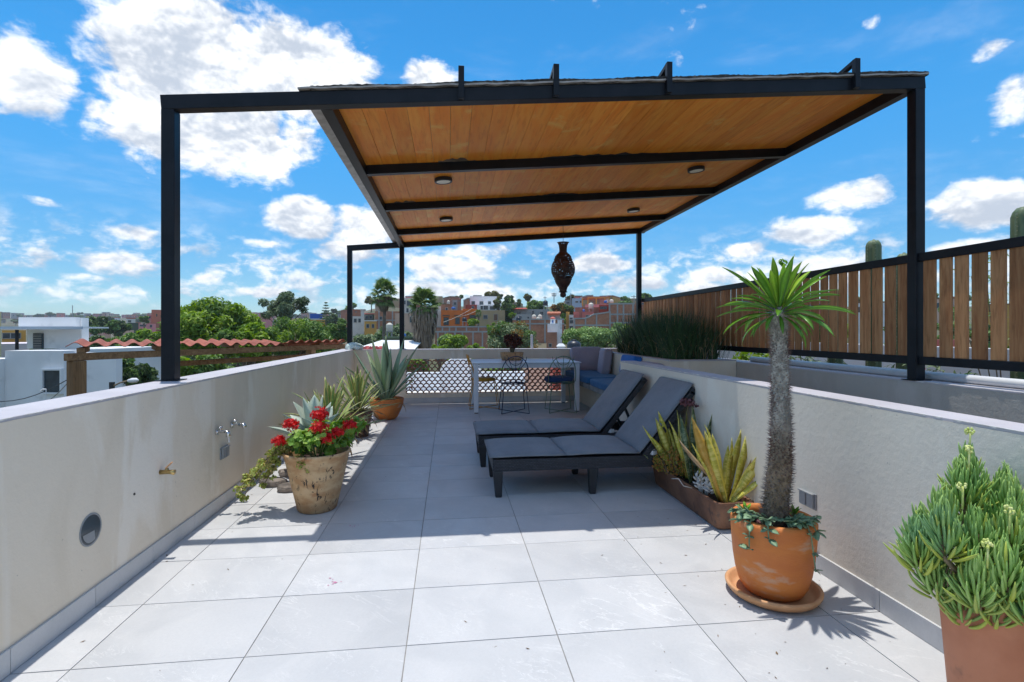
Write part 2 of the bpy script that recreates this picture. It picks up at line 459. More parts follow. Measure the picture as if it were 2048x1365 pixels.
def palm_trunk():
    m, N, b = newmat('spiny_trunk')
    v = coords(N, rnd=False)
    sp = N.add('ShaderNodeSeparateXYZ', Vector=v)
    up_ = N.ramp(N.math('ADD', sp.outputs[2], N.math('MULTIPLY', N.noise(v, 7, 4), 0.35)), 0.45, 0.85)
    lowc = N.mix(N.ramp(N.noise(v, 26, 5), 0.4, 0.6), (0.15, 0.105, 0.06), (0.28, 0.205, 0.13))
    topc = N.mix(N.ramp(N.noise(v, 30, 5), 0.4, 0.6), (0.26, 0.24, 0.20), (0.44, 0.41, 0.35))
    c = N.mix(up_, lowc, topc)
    N.put(b, 'Base Color', c)
    b.inputs['Roughness'].default_value = 0.9
    bp = N.add('ShaderNodeBump', Strength=0.6, Distance=0.008, Height=N.noise(v, 55, 5, 0.6))
    N.put(b, 'Normal', bp.outputs[0])
    return m
M_PTRUNK = palm_trunk()
M_PSPINE = MAT('spine', (0.30, 0.25, 0.22), (0.13, 0.055, 0.05), 5, 0.6)
M_CHALK = MAT('chalkstick_leaf', (0.28, 0.49, 0.105), (0.42, 0.62, 0.165), 7, 0.55, rnd=0.25, c3=(0.24, 0.45, 0.18), s3=4, lo3=0.5, hi3=0.6)
M_CHALKY = MAT('chalkstick_leaf_old', (0.46, 0.52, 0.07), (0.38, 0.46, 0.09), 9, 0.5, rnd=0.15)
M_FLYEL = MAT('yellow_bud', (0.55, 0.62, 0.16), (0.68, 0.70, 0.28), 40, 0.6)
M_STEM = MAT('stem', (0.16, 0.11, 0.06), (0.26, 0.20, 0.12), 20, 0.8)
M_STEMG = MAT('green_stem', (0.13, 0.20, 0.05), (0.20, 0.26, 0.09), 20, 0.7)
M_GERL = MAT('geranium_leaf', (0.09, 0.23, 0.025), (0.14, 0.29, 0.035), 12, 0.5, attr=(0.28, 0.42, 0.05), trans=0.2)
M_TRAIL = MAT('trailing_leaf', (0.26, 0.36, 0.06), (0.34, 0.43, 0.09), 12, 0.5, attr=(0.48, 0.36, 0.12), trans=0.15)
M_RED = MAT('red_petal', (0.70, 0.004, 0.006), (0.82, 0.012, 0.010), 30, 0.55, attr=(0.52, 0.001, 0.006), trans=0.2)
M_LANCE = MAT('lance_leaf', (0.16, 0.32, 0.03), (0.23, 0.40, 0.045), 12, 0.45, attr=(0.28, 0.46, 0.06), trans=0.25)
M_JADE = MAT('jade_leaf', (0.20, 0.25, 0.035), (0.29, 0.29, 0.04), 25, 0.45, attr=(0.50, 0.14, 0.04))
M_SILVER = MAT('silver_leaf', (0.48, 0.48, 0.46), (0.60, 0.58, 0.55), 20, 0.8)
M_KAL = MAT('kalanchoe_leaf', (0.16, 0.26, 0.14), (0.22, 0.34, 0.19), 14, 0.55, attr=(0.26, 0.38, 0.20))
M_PURP = MAT('purple_succulent', (0.12, 0.035, 0.045), (0.19, 0.07, 0.075), 20, 0.6)
M_REED = MAT('reed_blade', (0.022, 0.058, 0.024), (0.038, 0.088, 0.034), 6, 0.42, attr=(0.07, 0.14, 0.045))
M_REEDD = MAT('reed_dry', (0.46, 0.34, 0.19), (0.60, 0.47, 0.28), 9, 0.8)
M_REDPLANT = MAT('dark_red_leaf', (0.060, 0.022, 0.014), (0.10, 0.035, 0.02), 12, 0.55, attr=(0.17, 0.05, 0.03))
M_CACTUS = MAT('cactus_skin', (0.095, 0.145, 0.07), (0.15, 0.20, 0.10), 7, 0.6, 0.15, 30, c3=(0.20, 0.24, 0.14), s3=9)
M_CSPINE = MAT('cactus_spine', (0.5, 0.46, 0.36), None, rough=0.7)

def leafmat(name, a, b_, at, tr=0.25):
    return MAT(name, a, b_, 0.6, 0.6, attr=at, trans=tr)
M_LF_BRIGHT = leafmat('foliage_bright', (0.14, 0.25, 0.022), (0.20, 0.33, 0.03), (0.31, 0.43, 0.06), 0.35)
M_LF_MID = leafmat('foliage_mid', (0.073, 0.154, 0.036), (0.121, 0.227, 0.049), (0.211, 0.324, 0.082))
M_LF_DARK = leafmat('foliage_dark', (0.034, 0.074, 0.024), (0.061, 0.108, 0.034), (0.108, 0.162, 0.054))
M_LF_GREY = leafmat('foliage_grey', (0.121, 0.186, 0.089), (0.179, 0.251, 0.121), (0.259, 0.324, 0.179))
M_LF_PALE = leafmat('foliage_pale', (0.194, 0.324, 0.106), (0.276, 0.421, 0.138), (0.406, 0.535, 0.211))
M_LF_OLIVE = leafmat('foliage_olive', (0.115, 0.128, 0.041), (0.176, 0.176, 0.054), (0.257, 0.230, 0.081))
M_LF_ORANGE = leafmat('foliage_orange', (0.30, 0.13, 0.025), (0.40, 0.19, 0.03), (0.22, 0.16, 0.04))
M_PALMF = leafmat('fan_palm_leaf', (0.08, 0.15, 0.035), (0.12, 0.21, 0.05), (0.25, 0.32, 0.10))
M_SKIRTP = MAT('dead_palm_fronds', (0.13, 0.10, 0.075), (0.22, 0.18, 0.14), 2, 0.9, attr=(0.34, 0.26, 0.17))
M_BARK = MAT('bark', (0.11, 0.085, 0.06), (0.22, 0.175, 0.135), 6, 0.9, 0.6, 20, stretch=(1, 1, 0.4), bdist=0.03)
M_MAG = MAT('magenta_petal', (0.55, 0.03, 0.14), (0.65, 0.06, 0.2), 10, 0.6)
M_CORR = MAT('red_corrugated', (0.30, 0.070, 0.032), (0.37, 0.105, 0.05), 3, 0.7, rnd=0.12, c3=(0.20, 0.075, 0.05), s3=5)
M_CLAYTILE = MAT('clay_roof_tile', (0.42, 0.13, 0.06), (0.55, 0.22, 0.12), 5, 0.75)
M_LATTICE = MAT('lattice_clay', (0.27, 0.115, 0.07), (0.36, 0.165, 0.10), 8, 0.7, rnd=0.15)

def brick_mat(name, a, b_, mortar, scale=3.2):
    m, N, b = newmat(name)
    v = coords(N)
    sp = N.add('ShaderNodeSeparateXYZ', Vector=v)
    cb = N.add('ShaderNodeCombineXYZ', i0=N.math('ADD', sp.outputs[0], sp.outputs[1]), i1=sp.outputs[2], i2=0.0)
    br = N.n.new('ShaderNodeTexBrick')
    N.l.new(cb.outputs[0], br.inputs['Vector'])
    for k, x in (('Scale', scale), ('Mortar Size', 0.03), ('Brick Width', 0.9), ('Row Height', 0.28)):
        br.inputs[k].default_value = x
    for k, x in (('Color1', a), ('Color2', b_), ('Mortar', mortar)):
        br.inputs[k].default_value = (*x, 1)
    c = N.mix(N.ramp(N.noise(v, 0.9, 5), 0.35, 0.7, 0, 0.5), br.outputs[0], tuple(x * 0.6 for x in a))
    N.put(b, 'Base Color', c)
    b.inputs['Roughness'].default_value = 0.9
    bp = N.add('ShaderNodeBump', Strength=0.4, Distance=0.02, Height=br.outputs['Fac'])
    N.put(b, 'Normal', bp.outputs[0])
    return m
M_BRICK = brick_mat('brick_wall', (0.46, 0.17, 0.085), (0.56, 0.235, 0.125), (0.42, 0.27, 0.19))
M_BRICK2 = brick_mat('brick_wall_brown', (0.39, 0.155, 0.085), (0.48, 0.21, 0.125), (0.38, 0.25, 0.18))

def paint(name, c):
    return MAT(name, c, tuple(x * 0.88 for x in c), 0.5, 0.85, 0.1, 6, c3=tuple(x * 0.72 for x in c), s3=0.9, lo3=0.6, hi3=0.75)
P = {k: paint('paint_' + k, tuple(min(.82, x * 1.3) for x in v)) for k, v in dict(
    orange=(0.58, 0.135, 0.02), white=(0.80, 0.80, 0.80), offwhite=(0.55, 0.52, 0.47), tan=(0.36, 0.25, 0.14), peach=(0.50, 0.33, 0.24),
    salmon=(0.52, 0.14, 0.11), pink=(0.55, 0.22, 0.22), grey=(0.28, 0.275, 0.265), ochre=(0.50, 0.26, 0.055), bluegrey=(0.34, 0.40, 0.46),
    red=(0.34, 0.06, 0.035), green=(0.055, 0.085, 0.05), rust=(0.33, 0.13, 0.075), blue=(0.03, 0.09, 0.35), cream=(0.55, 0.48, 0.28),
    concrete=(0.30, 0.295, 0.28), lilac=(0.55, 0.48, 0.52), brown=(0.16, 0.085, 0.05)).items()}
M_TANKB = MAT('black_tank', (0.018, 0.022, 0.032), None, rough=0.4)
M_TANKW = MAT('cream_tank', (0.60, 0.56, 0.46), (0.66, 0.62, 0.53), 4, 0.55)
M_TANKBL = MAT('blue_tank', (0.03, 0.13, 0.42), None, rough=0.4)
M_GROUND = MAT('dry_ground', (0.10, 0.09, 0.055), (0.16, 0.125, 0.08), 0.05, 0.95, 0.3, 0.6, c3=(0.06, 0.085, 0.03), s3=0.03, lo3=0.45, hi3=0.6)
M_WIRE = MAT('wire_black', (0.02, 0.02, 0.022), None, rough=0.5)
M_YELLOW = MAT('yellow_wire', (0.60, 0.27, 0.02), None, rough=0.4)
M_NAVY = MAT('navy_wire', (0.010, 0.022, 0.065), None, rough=0.4)
M_SAGE = MAT('sage_wire', (0.16, 0.24, 0.15), None, rough=0.4)
M_LANTERN = MAT('rusty_lantern', (0.035, 0.016, 0.012), (0.075, 0.032, 0.02), 12, 0.6, 0.3, 50)
M_BAG = MAT('clear_plastic', (0.42, 0.52, 0.48), (0.55, 0.62, 0.58), 18, 0.25, 0.5, 30)
M_CLOTH = MAT('red_cloth', (0.48, 0.06, 0.07), (0.55, 0.16, 0.15), 20, 0.8)
M_TABLE = MAT('table_white', (0.72, 0.73, 0.75), (0.76, 0.77, 0.79), 3, 0.3)
M_PINK = MAT('crushed_petal', (0.50, 0.12, 0.28), (0.55, 0.28, 0.38), 60, 0.8)
M_DRYBIT = MAT('dry_litter', (0.10, 0.06, 0.03), (0.20, 0.13, 0.07), 9, 0.9)

# ------------------------------------------------------------------ mesh helpers
class MB:
    def __init__(s):
        s.v, s.f, s.mi, s.at = [], [], [], {}

    def face(s, idx, m=0):
        s.f.append(tuple(idx))
        s.mi.append(m)

    def add(s, vs, fs, m=0, mat=None):
        o = len(s.v)
        if mat is not None:
            vs = [tuple(mat @ Vector(p)) for p in vs]
        s.v.extend(tuple(p) for p in vs)
        for f in fs:
            s.face([i + o for i in f], m)

    def box(s, x0, x1, y0, y1, z0, z1, m=0, mat=None):
        s.add([(x0, y0, z0), (x1, y0, z0), (x1, y1, z0), (x0, y1, z0), (x0, y0, z1), (x1, y0, z1), (x1, y1, z1), (x0, y1, z1)],
              [(0, 3, 2, 1), (4, 5, 6, 7), (0, 1, 5, 4), (1, 2, 6, 5), (2, 3, 7, 6), (3, 0, 4, 7)], m, mat)

    def hexa(s, p, m=0):
        """eight corners, bottom ring then top ring"""
        s.add(p, [(0, 3, 2, 1), (4, 5, 6, 7), (0, 1, 5, 4), (1, 2, 6, 5), (2, 3, 7, 6), (3, 0, 4, 7)], m)

    def bar(s, a, b, w, h, m=0, up=(0, 0, 1)):
        a, b = Vector(a), Vector(b)
        d = (b - a).normalized()
        u = Vector(up)
        x = d.cross(u)
        if x.length < 1e-4:
            x = d.cross(Vector((0, 1, 0)))
        x.normalize()
        z = x.cross(d).normalized()
        r = []
        for p in (a, b):
            for sx, sz in ((-1, -1), (1, -1), (1, 1), (-1, 1)):
                r.append(tuple(p + x * (sx * w / 2) + z * (sz * h / 2)))
        s.add(r, [(0, 1, 2, 3), (7, 6, 5, 4), (0, 4, 5, 1), (1, 5, 6, 2), (2, 6, 7, 3), (3, 7, 4, 0)], m)

    def tube(s, pts, r, n=8, m=0, close=False, cap=True):
        pts = [Vector(p) for p in pts]
        k = len(pts)
        rr = r if isinstance(r, (list, tuple)) else [r] * k
        ref = None
        o = len(s.v)
        for i, p in enumerate(pts):
            if close:
                d = pts[(i + 1) % k] - pts[i - 1]
            else:
                d = pts[min(i + 1, k - 1)] - pts[max(i - 1, 0)]
            d.normalize()
            if ref is None:
                ref = d.cross(Vector((0.31, 0.17, 0.93)))
                if ref.length < 0.1:
                    ref = d.cross(Vector((1, 0, 0)))
            ref = (ref - d * ref.dot(d)).normalized()
            b = d.cross(ref)
            for j in range(n):
                a = 2 * PI * j / n
                s.v.append(tuple(p + ref * (rr[i] * math.cos(a)) + b * (rr[i] * math.sin(a))))
        for i in range(k if close else k - 1):
            i2 = (i + 1) % k
            for j in range(n):
                j2 = (j + 1) % n
                s.face((o + i * n + j, o + i * n + j2, o + i2 * n + j2, o + i2 * n + j), m)
        if cap and not close:
            s.face([o + j for j in range(n)][::-1], m)
            s.face([o + (k - 1) * n + j for j in range(n)], m)

    def lathe(s, prof, n=32, c=(0, 0, 0), m=0, wob=0.0, cap0=True, cap1=False, hole=None):
        o = len(s.v)
        for i, (r, z) in enumerate(prof):
            for j in range(n):
                a = 2 * PI * j / n
                rr = r * (1 + wob * math.sin(2 * a + 1) + wob * .6 * math.sin(3 * a + z * 9))
                s.v.append((c[0] + rr * math.cos(a), c[1] + rr * math.sin(a), c[2] + z))
        for i in range(len(prof) - 1):
            for j in range(n):
                if hole and hole(i, j):
                    continue
                j2 = (j + 1) % n
                s.face((o + i * n + j, o + i * n + j2, o + (i + 1) * n + j2, o + (i + 1) * n + j), m)
        if cap0:
            s.face([o + j for j in range(n)][::-1], m)
        if cap1:
            s.face([o + (len(prof) - 1) * n + j for j in range(n)], m)

    def blob(s, c, r, n=8, m=0, sub=6):
        prof = [(max(1e-3, math.sin(PI * i / sub)), -math.cos(PI * i / sub)) for i in range(sub + 1)]
        o = len(s.v)
        for (a, z) in prof:
            for j in range(n):
                t = 2 * PI * j / n
                s.v.append((c[0] + r[0] * a * math.cos(t), c[1] + r[1] * a * math.sin(t), c[2] + r[2] * z))
        for i in range(sub):
            for j in range(n):
                j2 = (j + 1) % n
                s.face((o + i * n + j, o + i * n + j2, o + (i + 1) * n + j2, o + (i + 1) * n + j), m)

    def mesh(s, name, mats, smooth=False):
        me = bpy.data.meshes.new(name)
        me.from_pydata(s.v, [], s.f)
        if not isinstance(mats, (list, tuple)):
            mats = [mats]
        for m in mats:
            me.materials.append(m)
        if len(mats) > 1:
            me.polygons.foreach_set('material_index', s.mi)
        if smooth:
            me.polygons.foreach_set('use_smooth', [True] * len(s.f))
        for k, (dom, vals) in s.at.items():
            a = me.attributes.new(k, 'FLOAT', dom)
            a.data.foreach_set('value', vals)
        me.update()
        return me

    def build(s, name, mats, parent=None, smooth=False, bevel=0.0, world=False, kind=None, bseg=2, label=None):
        if world and parent is not None:
            W = parent.matrix_basis
            if parent.parent is not None:
                W = parent.parent.matrix_basis @ W
            Wi = W.inverted()
            s.v = [tuple(Wi @ Vector(p)) for p in s.v]
        o = bpy.data.objects.new(name, s.mesh(name, mats, smooth))
        COL.objects.link(o)
        o.parent = parent
        if bevel:
            b = o.modifiers.new('bevel', 'BEVEL')
            b.width = bevel
            b.segments = bseg
            b.limit_method = 'ANGLE'
            b.angle_limit = R(40)
        if kind:
            o['kind'] = kind
        if label:
            o['label'] = label
        return o


def tag(o, label, cat, group=None, kind=None):
    o['label'] = label
    o['category'] = cat
    if group:
        o['group'] = group
    if kind:
        o['kind'] = kind
    return o

def thing(name, label, cat, loc=(0, 0, 0), rz=0.0, group=None):
    o = bpy.data.objects.new(name, None)
    o.empty_display_size = 0.1
    COL.objects.link(o)
    o.location = loc
    o.rotation_euler = (0, 0, rz)
    o.matrix_basis = Matrix.Translation(loc) @ Matrix.Rotation(rz, 4, 'Z')
    return tag(o, label, cat, group)

def structure(o):
    o['kind'] = 'structure'
    return o

def inst(name, me, parent, mtx=None, loc=None):
    o = bpy.data.objects.new(name, me)
    COL.objects.link(o)
    o.parent = parent
    if mtx is not None:
        o.matrix_basis = mtx
    if loc is not None:
        o.location = loc
    return o

def copy_tree(o, parent=None):
    kids = list(o.children)
    c = o.copy()
    COL.objects.link(c)
    if parent is not None:
        c.parent = parent
    for k in kids:
        copy_tree(k, c)
    return c

def rnd(a, b):
    return random.uniform(a, b)


# leaf grown along +X, bending in the XZ plane; closed section of four points per ring
def leaf_mesh(name, mats, L, W, prof, bend=0.0, thick=0.1, fold=0.3, seg=10, twist=0.0, tipmat=None, rib=None, wave=0.0, smooth=True):
    mb = MB()
    x = z = 0.0
    ang = 0.0
    across = []
    for i in range(seg + 1):
        t = i / seg
        w_ = max(W * prof(t), W * 0.012) * 0.5
        h = w_ * thick + 0.0006
        ca, sa = math.cos(ang), math.sin(ang)
        n = Vector((-sa, 0, ca))
        y = Vector((0, 1, 0))
        if twist:
            q = Matrix.Rotation(twist * t, 3, Vector((ca, 0, sa)))
            n = q @ n
            y = q @ y
        p = Vector((x, 0, z)) + n * (wave * math.sin(t * 9))
        mb.v += [tuple(p + y * w_ + n * (w_ * fold)), tuple(p - n * h * 0.1 + n * 0.0), tuple(p - y * w_ + n * (w_ * fold)), tuple(p - n * (h * 2))]
        across += [1.0, 0.0, 1.0, 0.0]
        step = L / seg
        x += math.cos(ang) * step
        z += math.sin(ang) * step
        ang -= bend / seg * (0.5 + t)
    for i in range(seg):
        mi = 1 if (tipmat is not None and (i + 0.5) / seg > tipmat) else 0
        for j in range(4):
            j2 = (j + 1) % 4
            mb.face((i * 4 + j, i * 4 + j2, i * 4 + 4 + j2, i * 4 + 4 + j)[::-1], mi)
    mb.face((0, 1, 2, 3), 0)
    mb.face([seg * 4 + 3, seg * 4 + 2, seg * 4 + 1, seg * 4], 1 if tipmat is not None else 0)
    mb.at['across'] = ('POINT', across)
    return mb.mesh(name, mats, smooth)

def aim(phi, elev, loc=(0, 0, 0), s=1.0, roll=0.0):
    return Matrix.Translation(loc) @ Matrix.Rotation(phi, 4, 'Z') @ Matrix.Rotation(-elev, 4, 'Y') @ Matrix.Rotation(roll, 4, 'X') @ Matrix.Diagonal((s, s, s, 1))

P_AGAVE = lambda t: (0.62 + 0.75 * t if t < 0.45 else 0.96 * (1 - ((t - 0.45) / 0.55) ** 1.7))
P_BROAD = lambda t: (0.55 + 1.0 * t if t < 0.45 else 1.0 * (1 - ((t - 0.45) / 0.55) ** 1.9))
P_STRAP = lambda t: (0.30 + 1.1 * t if t < 0.6 else 0.96 * (1 - ((t - 0.6) / 0.4) ** 2.2))
P_SWORD = lambda t: (0.55 + 0.6 * t if t < 0.6 else 0.91 * (1 - ((t - 0.6) / 0.4) ** 1.6))
P_LANCE = lambda t: math.sin(PI * min(1, t * 0.96 + 0.04)) ** 0.8


# many small leaves in one mesh: numpy quads, bent a little along their length
def leaf_cloud(name, mats, clusters, n, size, aspect=0.45, parent=None, shell=0.35, up=0.35, jit=0.9, rs=None, weights=None, kind=None, drop=0.0, mi=None):
    g = np.random.default_rng(rs if rs is not None else random.randrange(10 ** 6))
    cl_ = np.array([c[:6] for c in clusters], float)
    wts = np.array([c[3] * c[4] * c[5] for c in clusters], float) ** 0.75 if weights is None else np.array(weights, float)
    k = g.choice(len(clusters), n, p=wts / wts.sum())
    d = g.normal(size=(n, 3))
    d /= np.linalg.norm(d, axis=1)[:, None]
    rr = (shell + (1 - shell) * g.random(n) ** 0.6)
    pos = cl_[k, :3] + d * rr[:, None] * cl_[k, 3:6]
    nrm = d * 0.6 + np.array([0, 0, up]) + g.normal(size=(n, 3)) * jit * 0.6
    nrm /= np.linalg.norm(nrm, axis=1)[:, None]
    ax = g.normal(size=(n, 3)) + d * 0.7 + np.array([0, 0, -drop])
    ax -= nrm * (ax * nrm).sum(1)[:, None]
    ax /= np.linalg.norm(ax, axis=1)[:, None]
    bx = np.cross(nrm, ax)
    L = size * g.uniform(0.55, 1.35, n)[:, None]
    Wd = L * aspect * 0.5
    v = np.empty((n, 4, 3))
    v[:, 0] = pos - ax * L * 0.5
    v[:, 1] = pos + bx * Wd + nrm * Wd * 0.35
    v[:, 2] = pos + ax * L * 0.5 - nrm * L * 0.12
    v[:, 3] = pos - bx * Wd + nrm * Wd * 0.35
    me = bpy.data.meshes.new(name)
    me.vertices.add(n * 4)
    me.vertices.foreach_set('co', v.reshape(-1))
    me.loops.add(n * 4)
    me.loops.foreach_set('vertex_index', np.arange(n * 4, dtype=np.int32))
    me.polygons.add(n)
    me.polygons.foreach_set('loop_start', np.arange(0, n * 4, 4, dtype=np.int32))
    for m in (mats if isinstance(mats, (list, tuple)) else [mats]):
        me.materials.append(m)
    if mi is not None:
        own = g.choice(len(mi), len(clusters), p=mi)
        me.polygons.foreach_set('material_index', np.where(g.random(n) < .72, own[k], g.choice(len(mi), n, p=mi)).astype(np.int32))
    a = me.attributes.new('rnd', 'FLOAT', 'FACE')
    a.data.foreach_set('value', (g.random(n) ** 1.6).astype(np.float32))
    me.update(calc_edges=True)
    me.validate()
    o = bpy.data.objects.new(name, me)
    COL.objects.link(o)
    o.parent = parent
    if kind:
        o['kind'] = kind
    return o


# ================================================================== TERRACE
XL, XR, YB = -1.57, 1.88, 8.95
ROW0, ROWD, COL0, COLD = 2.066, 0.4525, -0.165, 0.60

mb = MB()
mb.box(-1.79, 3.42, -2.5, 9.17, -0.35, -0.0035)
floor = structure(mb.build('terrace_floor', M_GROUT))
full = MB()
G = 0.0022
full.box(-COLD / 2 + G, COLD / 2 - G, -ROWD / 2 + G, ROWD / 2 - G, -0.012, 0)
full = full.mesh('floor_tile', M_TILE)
k = -9
while ROW0 + k * ROWD < YB:
    y0, y1 = ROW0 + k * ROWD, min(ROW0 + (k + 1) * ROWD, YB)
    for c in range(-3, 8):
        x0, x1 = COL0 + c * COLD, COL0 + (c + 1) * COLD
        lim = XR if y0 < 5.4 else 2.60
        a0, a1 = max(x0, XL), min(x1, lim)
        if a1 - a0 < 0.02:
            continue
        if a1 - a0 > COLD - 1e-3 and y1 - y0 > ROWD - 1e-3:
            inst('floor_tile', full, floor, loc=((x0 + x1) / 2, (y0 + y1) / 2, rnd(-.0006, .0006)))
        else:
            t = MB()
            t.box(a0 + G, a1 - G, y0 + G, y1 - G, -0.012, rnd(-.0006, .0006))
            t.build('floor_tile', M_TILE, floor)
    k += 1

def skirting(wall, axis, fixed, a, b, step, first, out, z1=0.092):
    p = first
    while p < b:
        q0, q1 = max(p, a), min(p + step, b)
        if q1 - q0 > 0.03:
            m = MB()
            f0, f1 = sorted((fixed, fixed + out))
            if axis == 'y':
                m.box(f0, f1, q0 + .0015, q1 - .0015, 0.001, z1 + rnd(-.001, .001))
            else:
                m.box(q0 + .0015, q1 - .0015, f0, f1, 0.001, z1 + rnd(-.001, .001))
            m.build('skirting_tile', M_SKIRT, wall, bevel=0.0015, bseg=1, world=True)
        p += step

def chips(wall, axis, fixed, a, b, z, side, seed):
    """the pale ragged line where the cap paint has broken away along the edge"""
    g = random.Random(seed)
    m = MB()
    p = a
    while p < b:
        l = g.uniform(0.02, 0.10)
        if g.random() < 0.8:
            h = g.uniform(0.0015, 0.006)
            d = g.uniform(0.001, 0.007)
            s0, s1 = sorted((fixed - side * 0.0015 , fixed + side * d))
            ys = [(p, h * .3), (p + l * .3, h), (p + l * .65, h * .6), (p + l, h * .2)]
            for (q0, h0), (q1, h1) in zip(ys, ys[1:]):
                if axis == 'y':
                    m.hexa([(s0, q0, z - h0), (s1, q0, z - h0), (s1, q1, z - h1), (s0, q1, z - h1), (s0, q0, z + .001), (s1, q0, z + .001), (s1, q1, z + .001), (s0, q1, z + .001)])
                else:
                    m.hexa([(q0, s0, z - h0), (q1, s0, z - h1), (q1, s1, z - h1), (q0, s1, z - h0), (q0, s0, z + .001), (q1, s0, z + .001), (q1, s1, z + .001), (q0, s1, z + .001)])
        p += l
    return m.build('chipped_edge', M_CHIP, wall, world=True, kind='stuff')

# left parapet
wl = thing('parapet_wall', 'long beige parapet wall along the left side of the terrace', 'wall', (XL - 0.115, 4, 0))
m = MB(); m.box(XL - 0.23, XL, -2.5, 9.175, -3.4, 0.905); m.build('wall_body', M_WALL, wl, world=True)
m = MB(); m.box(XL - 0.234, XL - 0.001, -2.5, 9.179, 0.9045, 0.918); m.build('cap', M_CAP, wl, world=True, bevel=0.003)
chips(wl, 'y', XL - 0.001, 0.3, 8.9, 0.9165, -1, 3)
skirting(wl, 'y', XL, -0.5, YB, ROWD, ROW0 - 6 * ROWD, 0.011)

# back wall with the clay lattice
wb = thing('parapet_wall', 'back parapet wall around the clay lattice, behind the table', 'wall', (0.7, YB + 0.09, 0))
LX0, LX1, LZ0, LZ1 = -0.725, 1.99, 0.165, 0.75
m = MB()
m.box(XL + .001, LX0, YB, YB + 0.18, -3.2, 0.905)
m.box(LX1, 3.40, YB, YB + 0.18, -3.2, 0.905)
m.build('wall_body', M_WALL, wb, world=True)
m = MB(); m.box(LX0, LX1, YB + .0, YB + 0.18, LZ1, 0.905); m.build('top_rail', M_WALL, wb, world=True)
m = MB(); m.box(LX0, LX1, YB + .0, YB + 0.18, -3.2, LZ0); m.build('base_rail', M_WALL, wb, world=True)
m = MB(); m.box(XL + .001, 3.40, YB - 0.002, YB + 0.184, 0.9045, 0.917); m.build('cap', M_CAP, wb, world=True, bevel=0.003)
skirting(wb, 'x', YB, XL + .012, 2.62, COLD, COL0 - 3 * COLD, -0.011)
ls = thing('lattice_screen', 'fish-scale clay lattice in the opening of the back wall', 'lattice', ((LX0 + LX1) / 2, YB + 0.09, LZ0))
nx = 28
pw = (LX1 - LX0) / nx
rh = 0.0565
arc = MB()
ro, ri = pw * 0.56, pw * 0.395
N_ = 10
for yy in (-0.03, 0.03):
    for i in range(N_ + 1):
        a = PI * i / N_
        arc.v.append((ro * math.cos(a), yy, ro * 1.02 * math.sin(a)))
        arc.v.append((ri * math.cos(a), yy, ri * 1.02 * math.sin(a)))
q = 2 * (N_ + 1)
for i in range(N_):
    a, b = 2 * i, 2 * i + 2
    arc.face((a, a + 1, b + 1, b)); arc.face((q + a, q + b, q + b + 1, q + a + 1))
    arc.face((a, b, q + b, q + a)); arc.face((a + 1, q + a + 1, q + b + 1, b + 1))
arc.face((0, q, q + 1, 1)); arc.face((2 * N_, 2 * N_ + 1, q + 2 * N_ + 1, q + 2 * N_))
arc_me = arc.mesh('lattice_arch', M_LATTICE)
row = 0
z = LZ0 + 0.001
nl = 0
rest_mb = MB()
while z < LZ1 - 0.03:
    off = pw / 2 if row % 2 == 0 else 0.0
    for i in range(nx + (0 if row % 2 == 0 else 1)):
        x = LX0 + off + i * pw
        if x - ro < LX0 - .01 or x + ro > LX1 + .01 or z + ro > LZ1 + 0.012:
            x = min(max(x, LX0 + ro), LX1 - ro)
        inst('lattice_arch', arc_me, ls, loc=(x - (LX0 + LX1) / 2, 0.0015 * (row % 3), z - LZ0))
    z += rh
    row += 1

# right low wall, stairwell behind it, outer wall
wr = thing('parapet_wall', 'low pale wall on the right, between the terrace and the stairwell', 'wall', (XR + 0.08, 3, 0))
m = MB(); m.box(XR, XR + 0.16, -2.5, 5.56, -2.6, 0.885); m.build('wall_body', M_WALLR, wr, world=True)
m = MB(); m.box(XR + .001, XR + 0.164, -2.5, 5.562, 0.8845, 0.898); m.build('cap', M_CAP, wr, world=True, bevel=0.003)
chips(wr, 'y', XR + .001, 0.5, 5.5, 0.8965, 1, 11)
skirting(wr, 'y', XR, -0.5, 5.56, ROWD * 2, ROW0 - 6 * ROWD, -0.011)

wo = thing('parapet_wall', 'grey outer wall beyond the stairwell, under the slatted fence', 'wall', (3.52, 3, 0))
m = MB(); m.box(3.42, 3.66, -2.5, 9.13, -3.4, 0.848); m.build('wall_body', M_OUTER, wo, world=True)
m = MB(); m.box(3.418, 3.664, -2.5, 9.13, 0.8475, 0.861); m.build('cap', M_CAP, wo, world=True, bevel=0.003)
chips(wo, 'y', 3.418, 1.2, 3.4, 0.8595, 1, 23)
m = MB(); m.tube([(3.595, -2.0, 0.892), (3.595, 5.83, 0.892)], 0.031, 14)
tag(m.build('rail_pipe', M_WHITE, smooth=True), 'white round pipe lying along the top of the outer wall', 'pipe')
m = MB(); m.box(XR + 0.16, 3.42, -2.5, 5.86, -2.7, -2.45); structure(m.build('stairwell_floor', M_CONC))
m = MB(); m.box(XL - .2, 3.66, -2.9, -2.52, -3.4, 0.9); tag(m.build('house_wall', M_WALL), 'plain beige wall of the house at the near end of the terrace', 'wall')

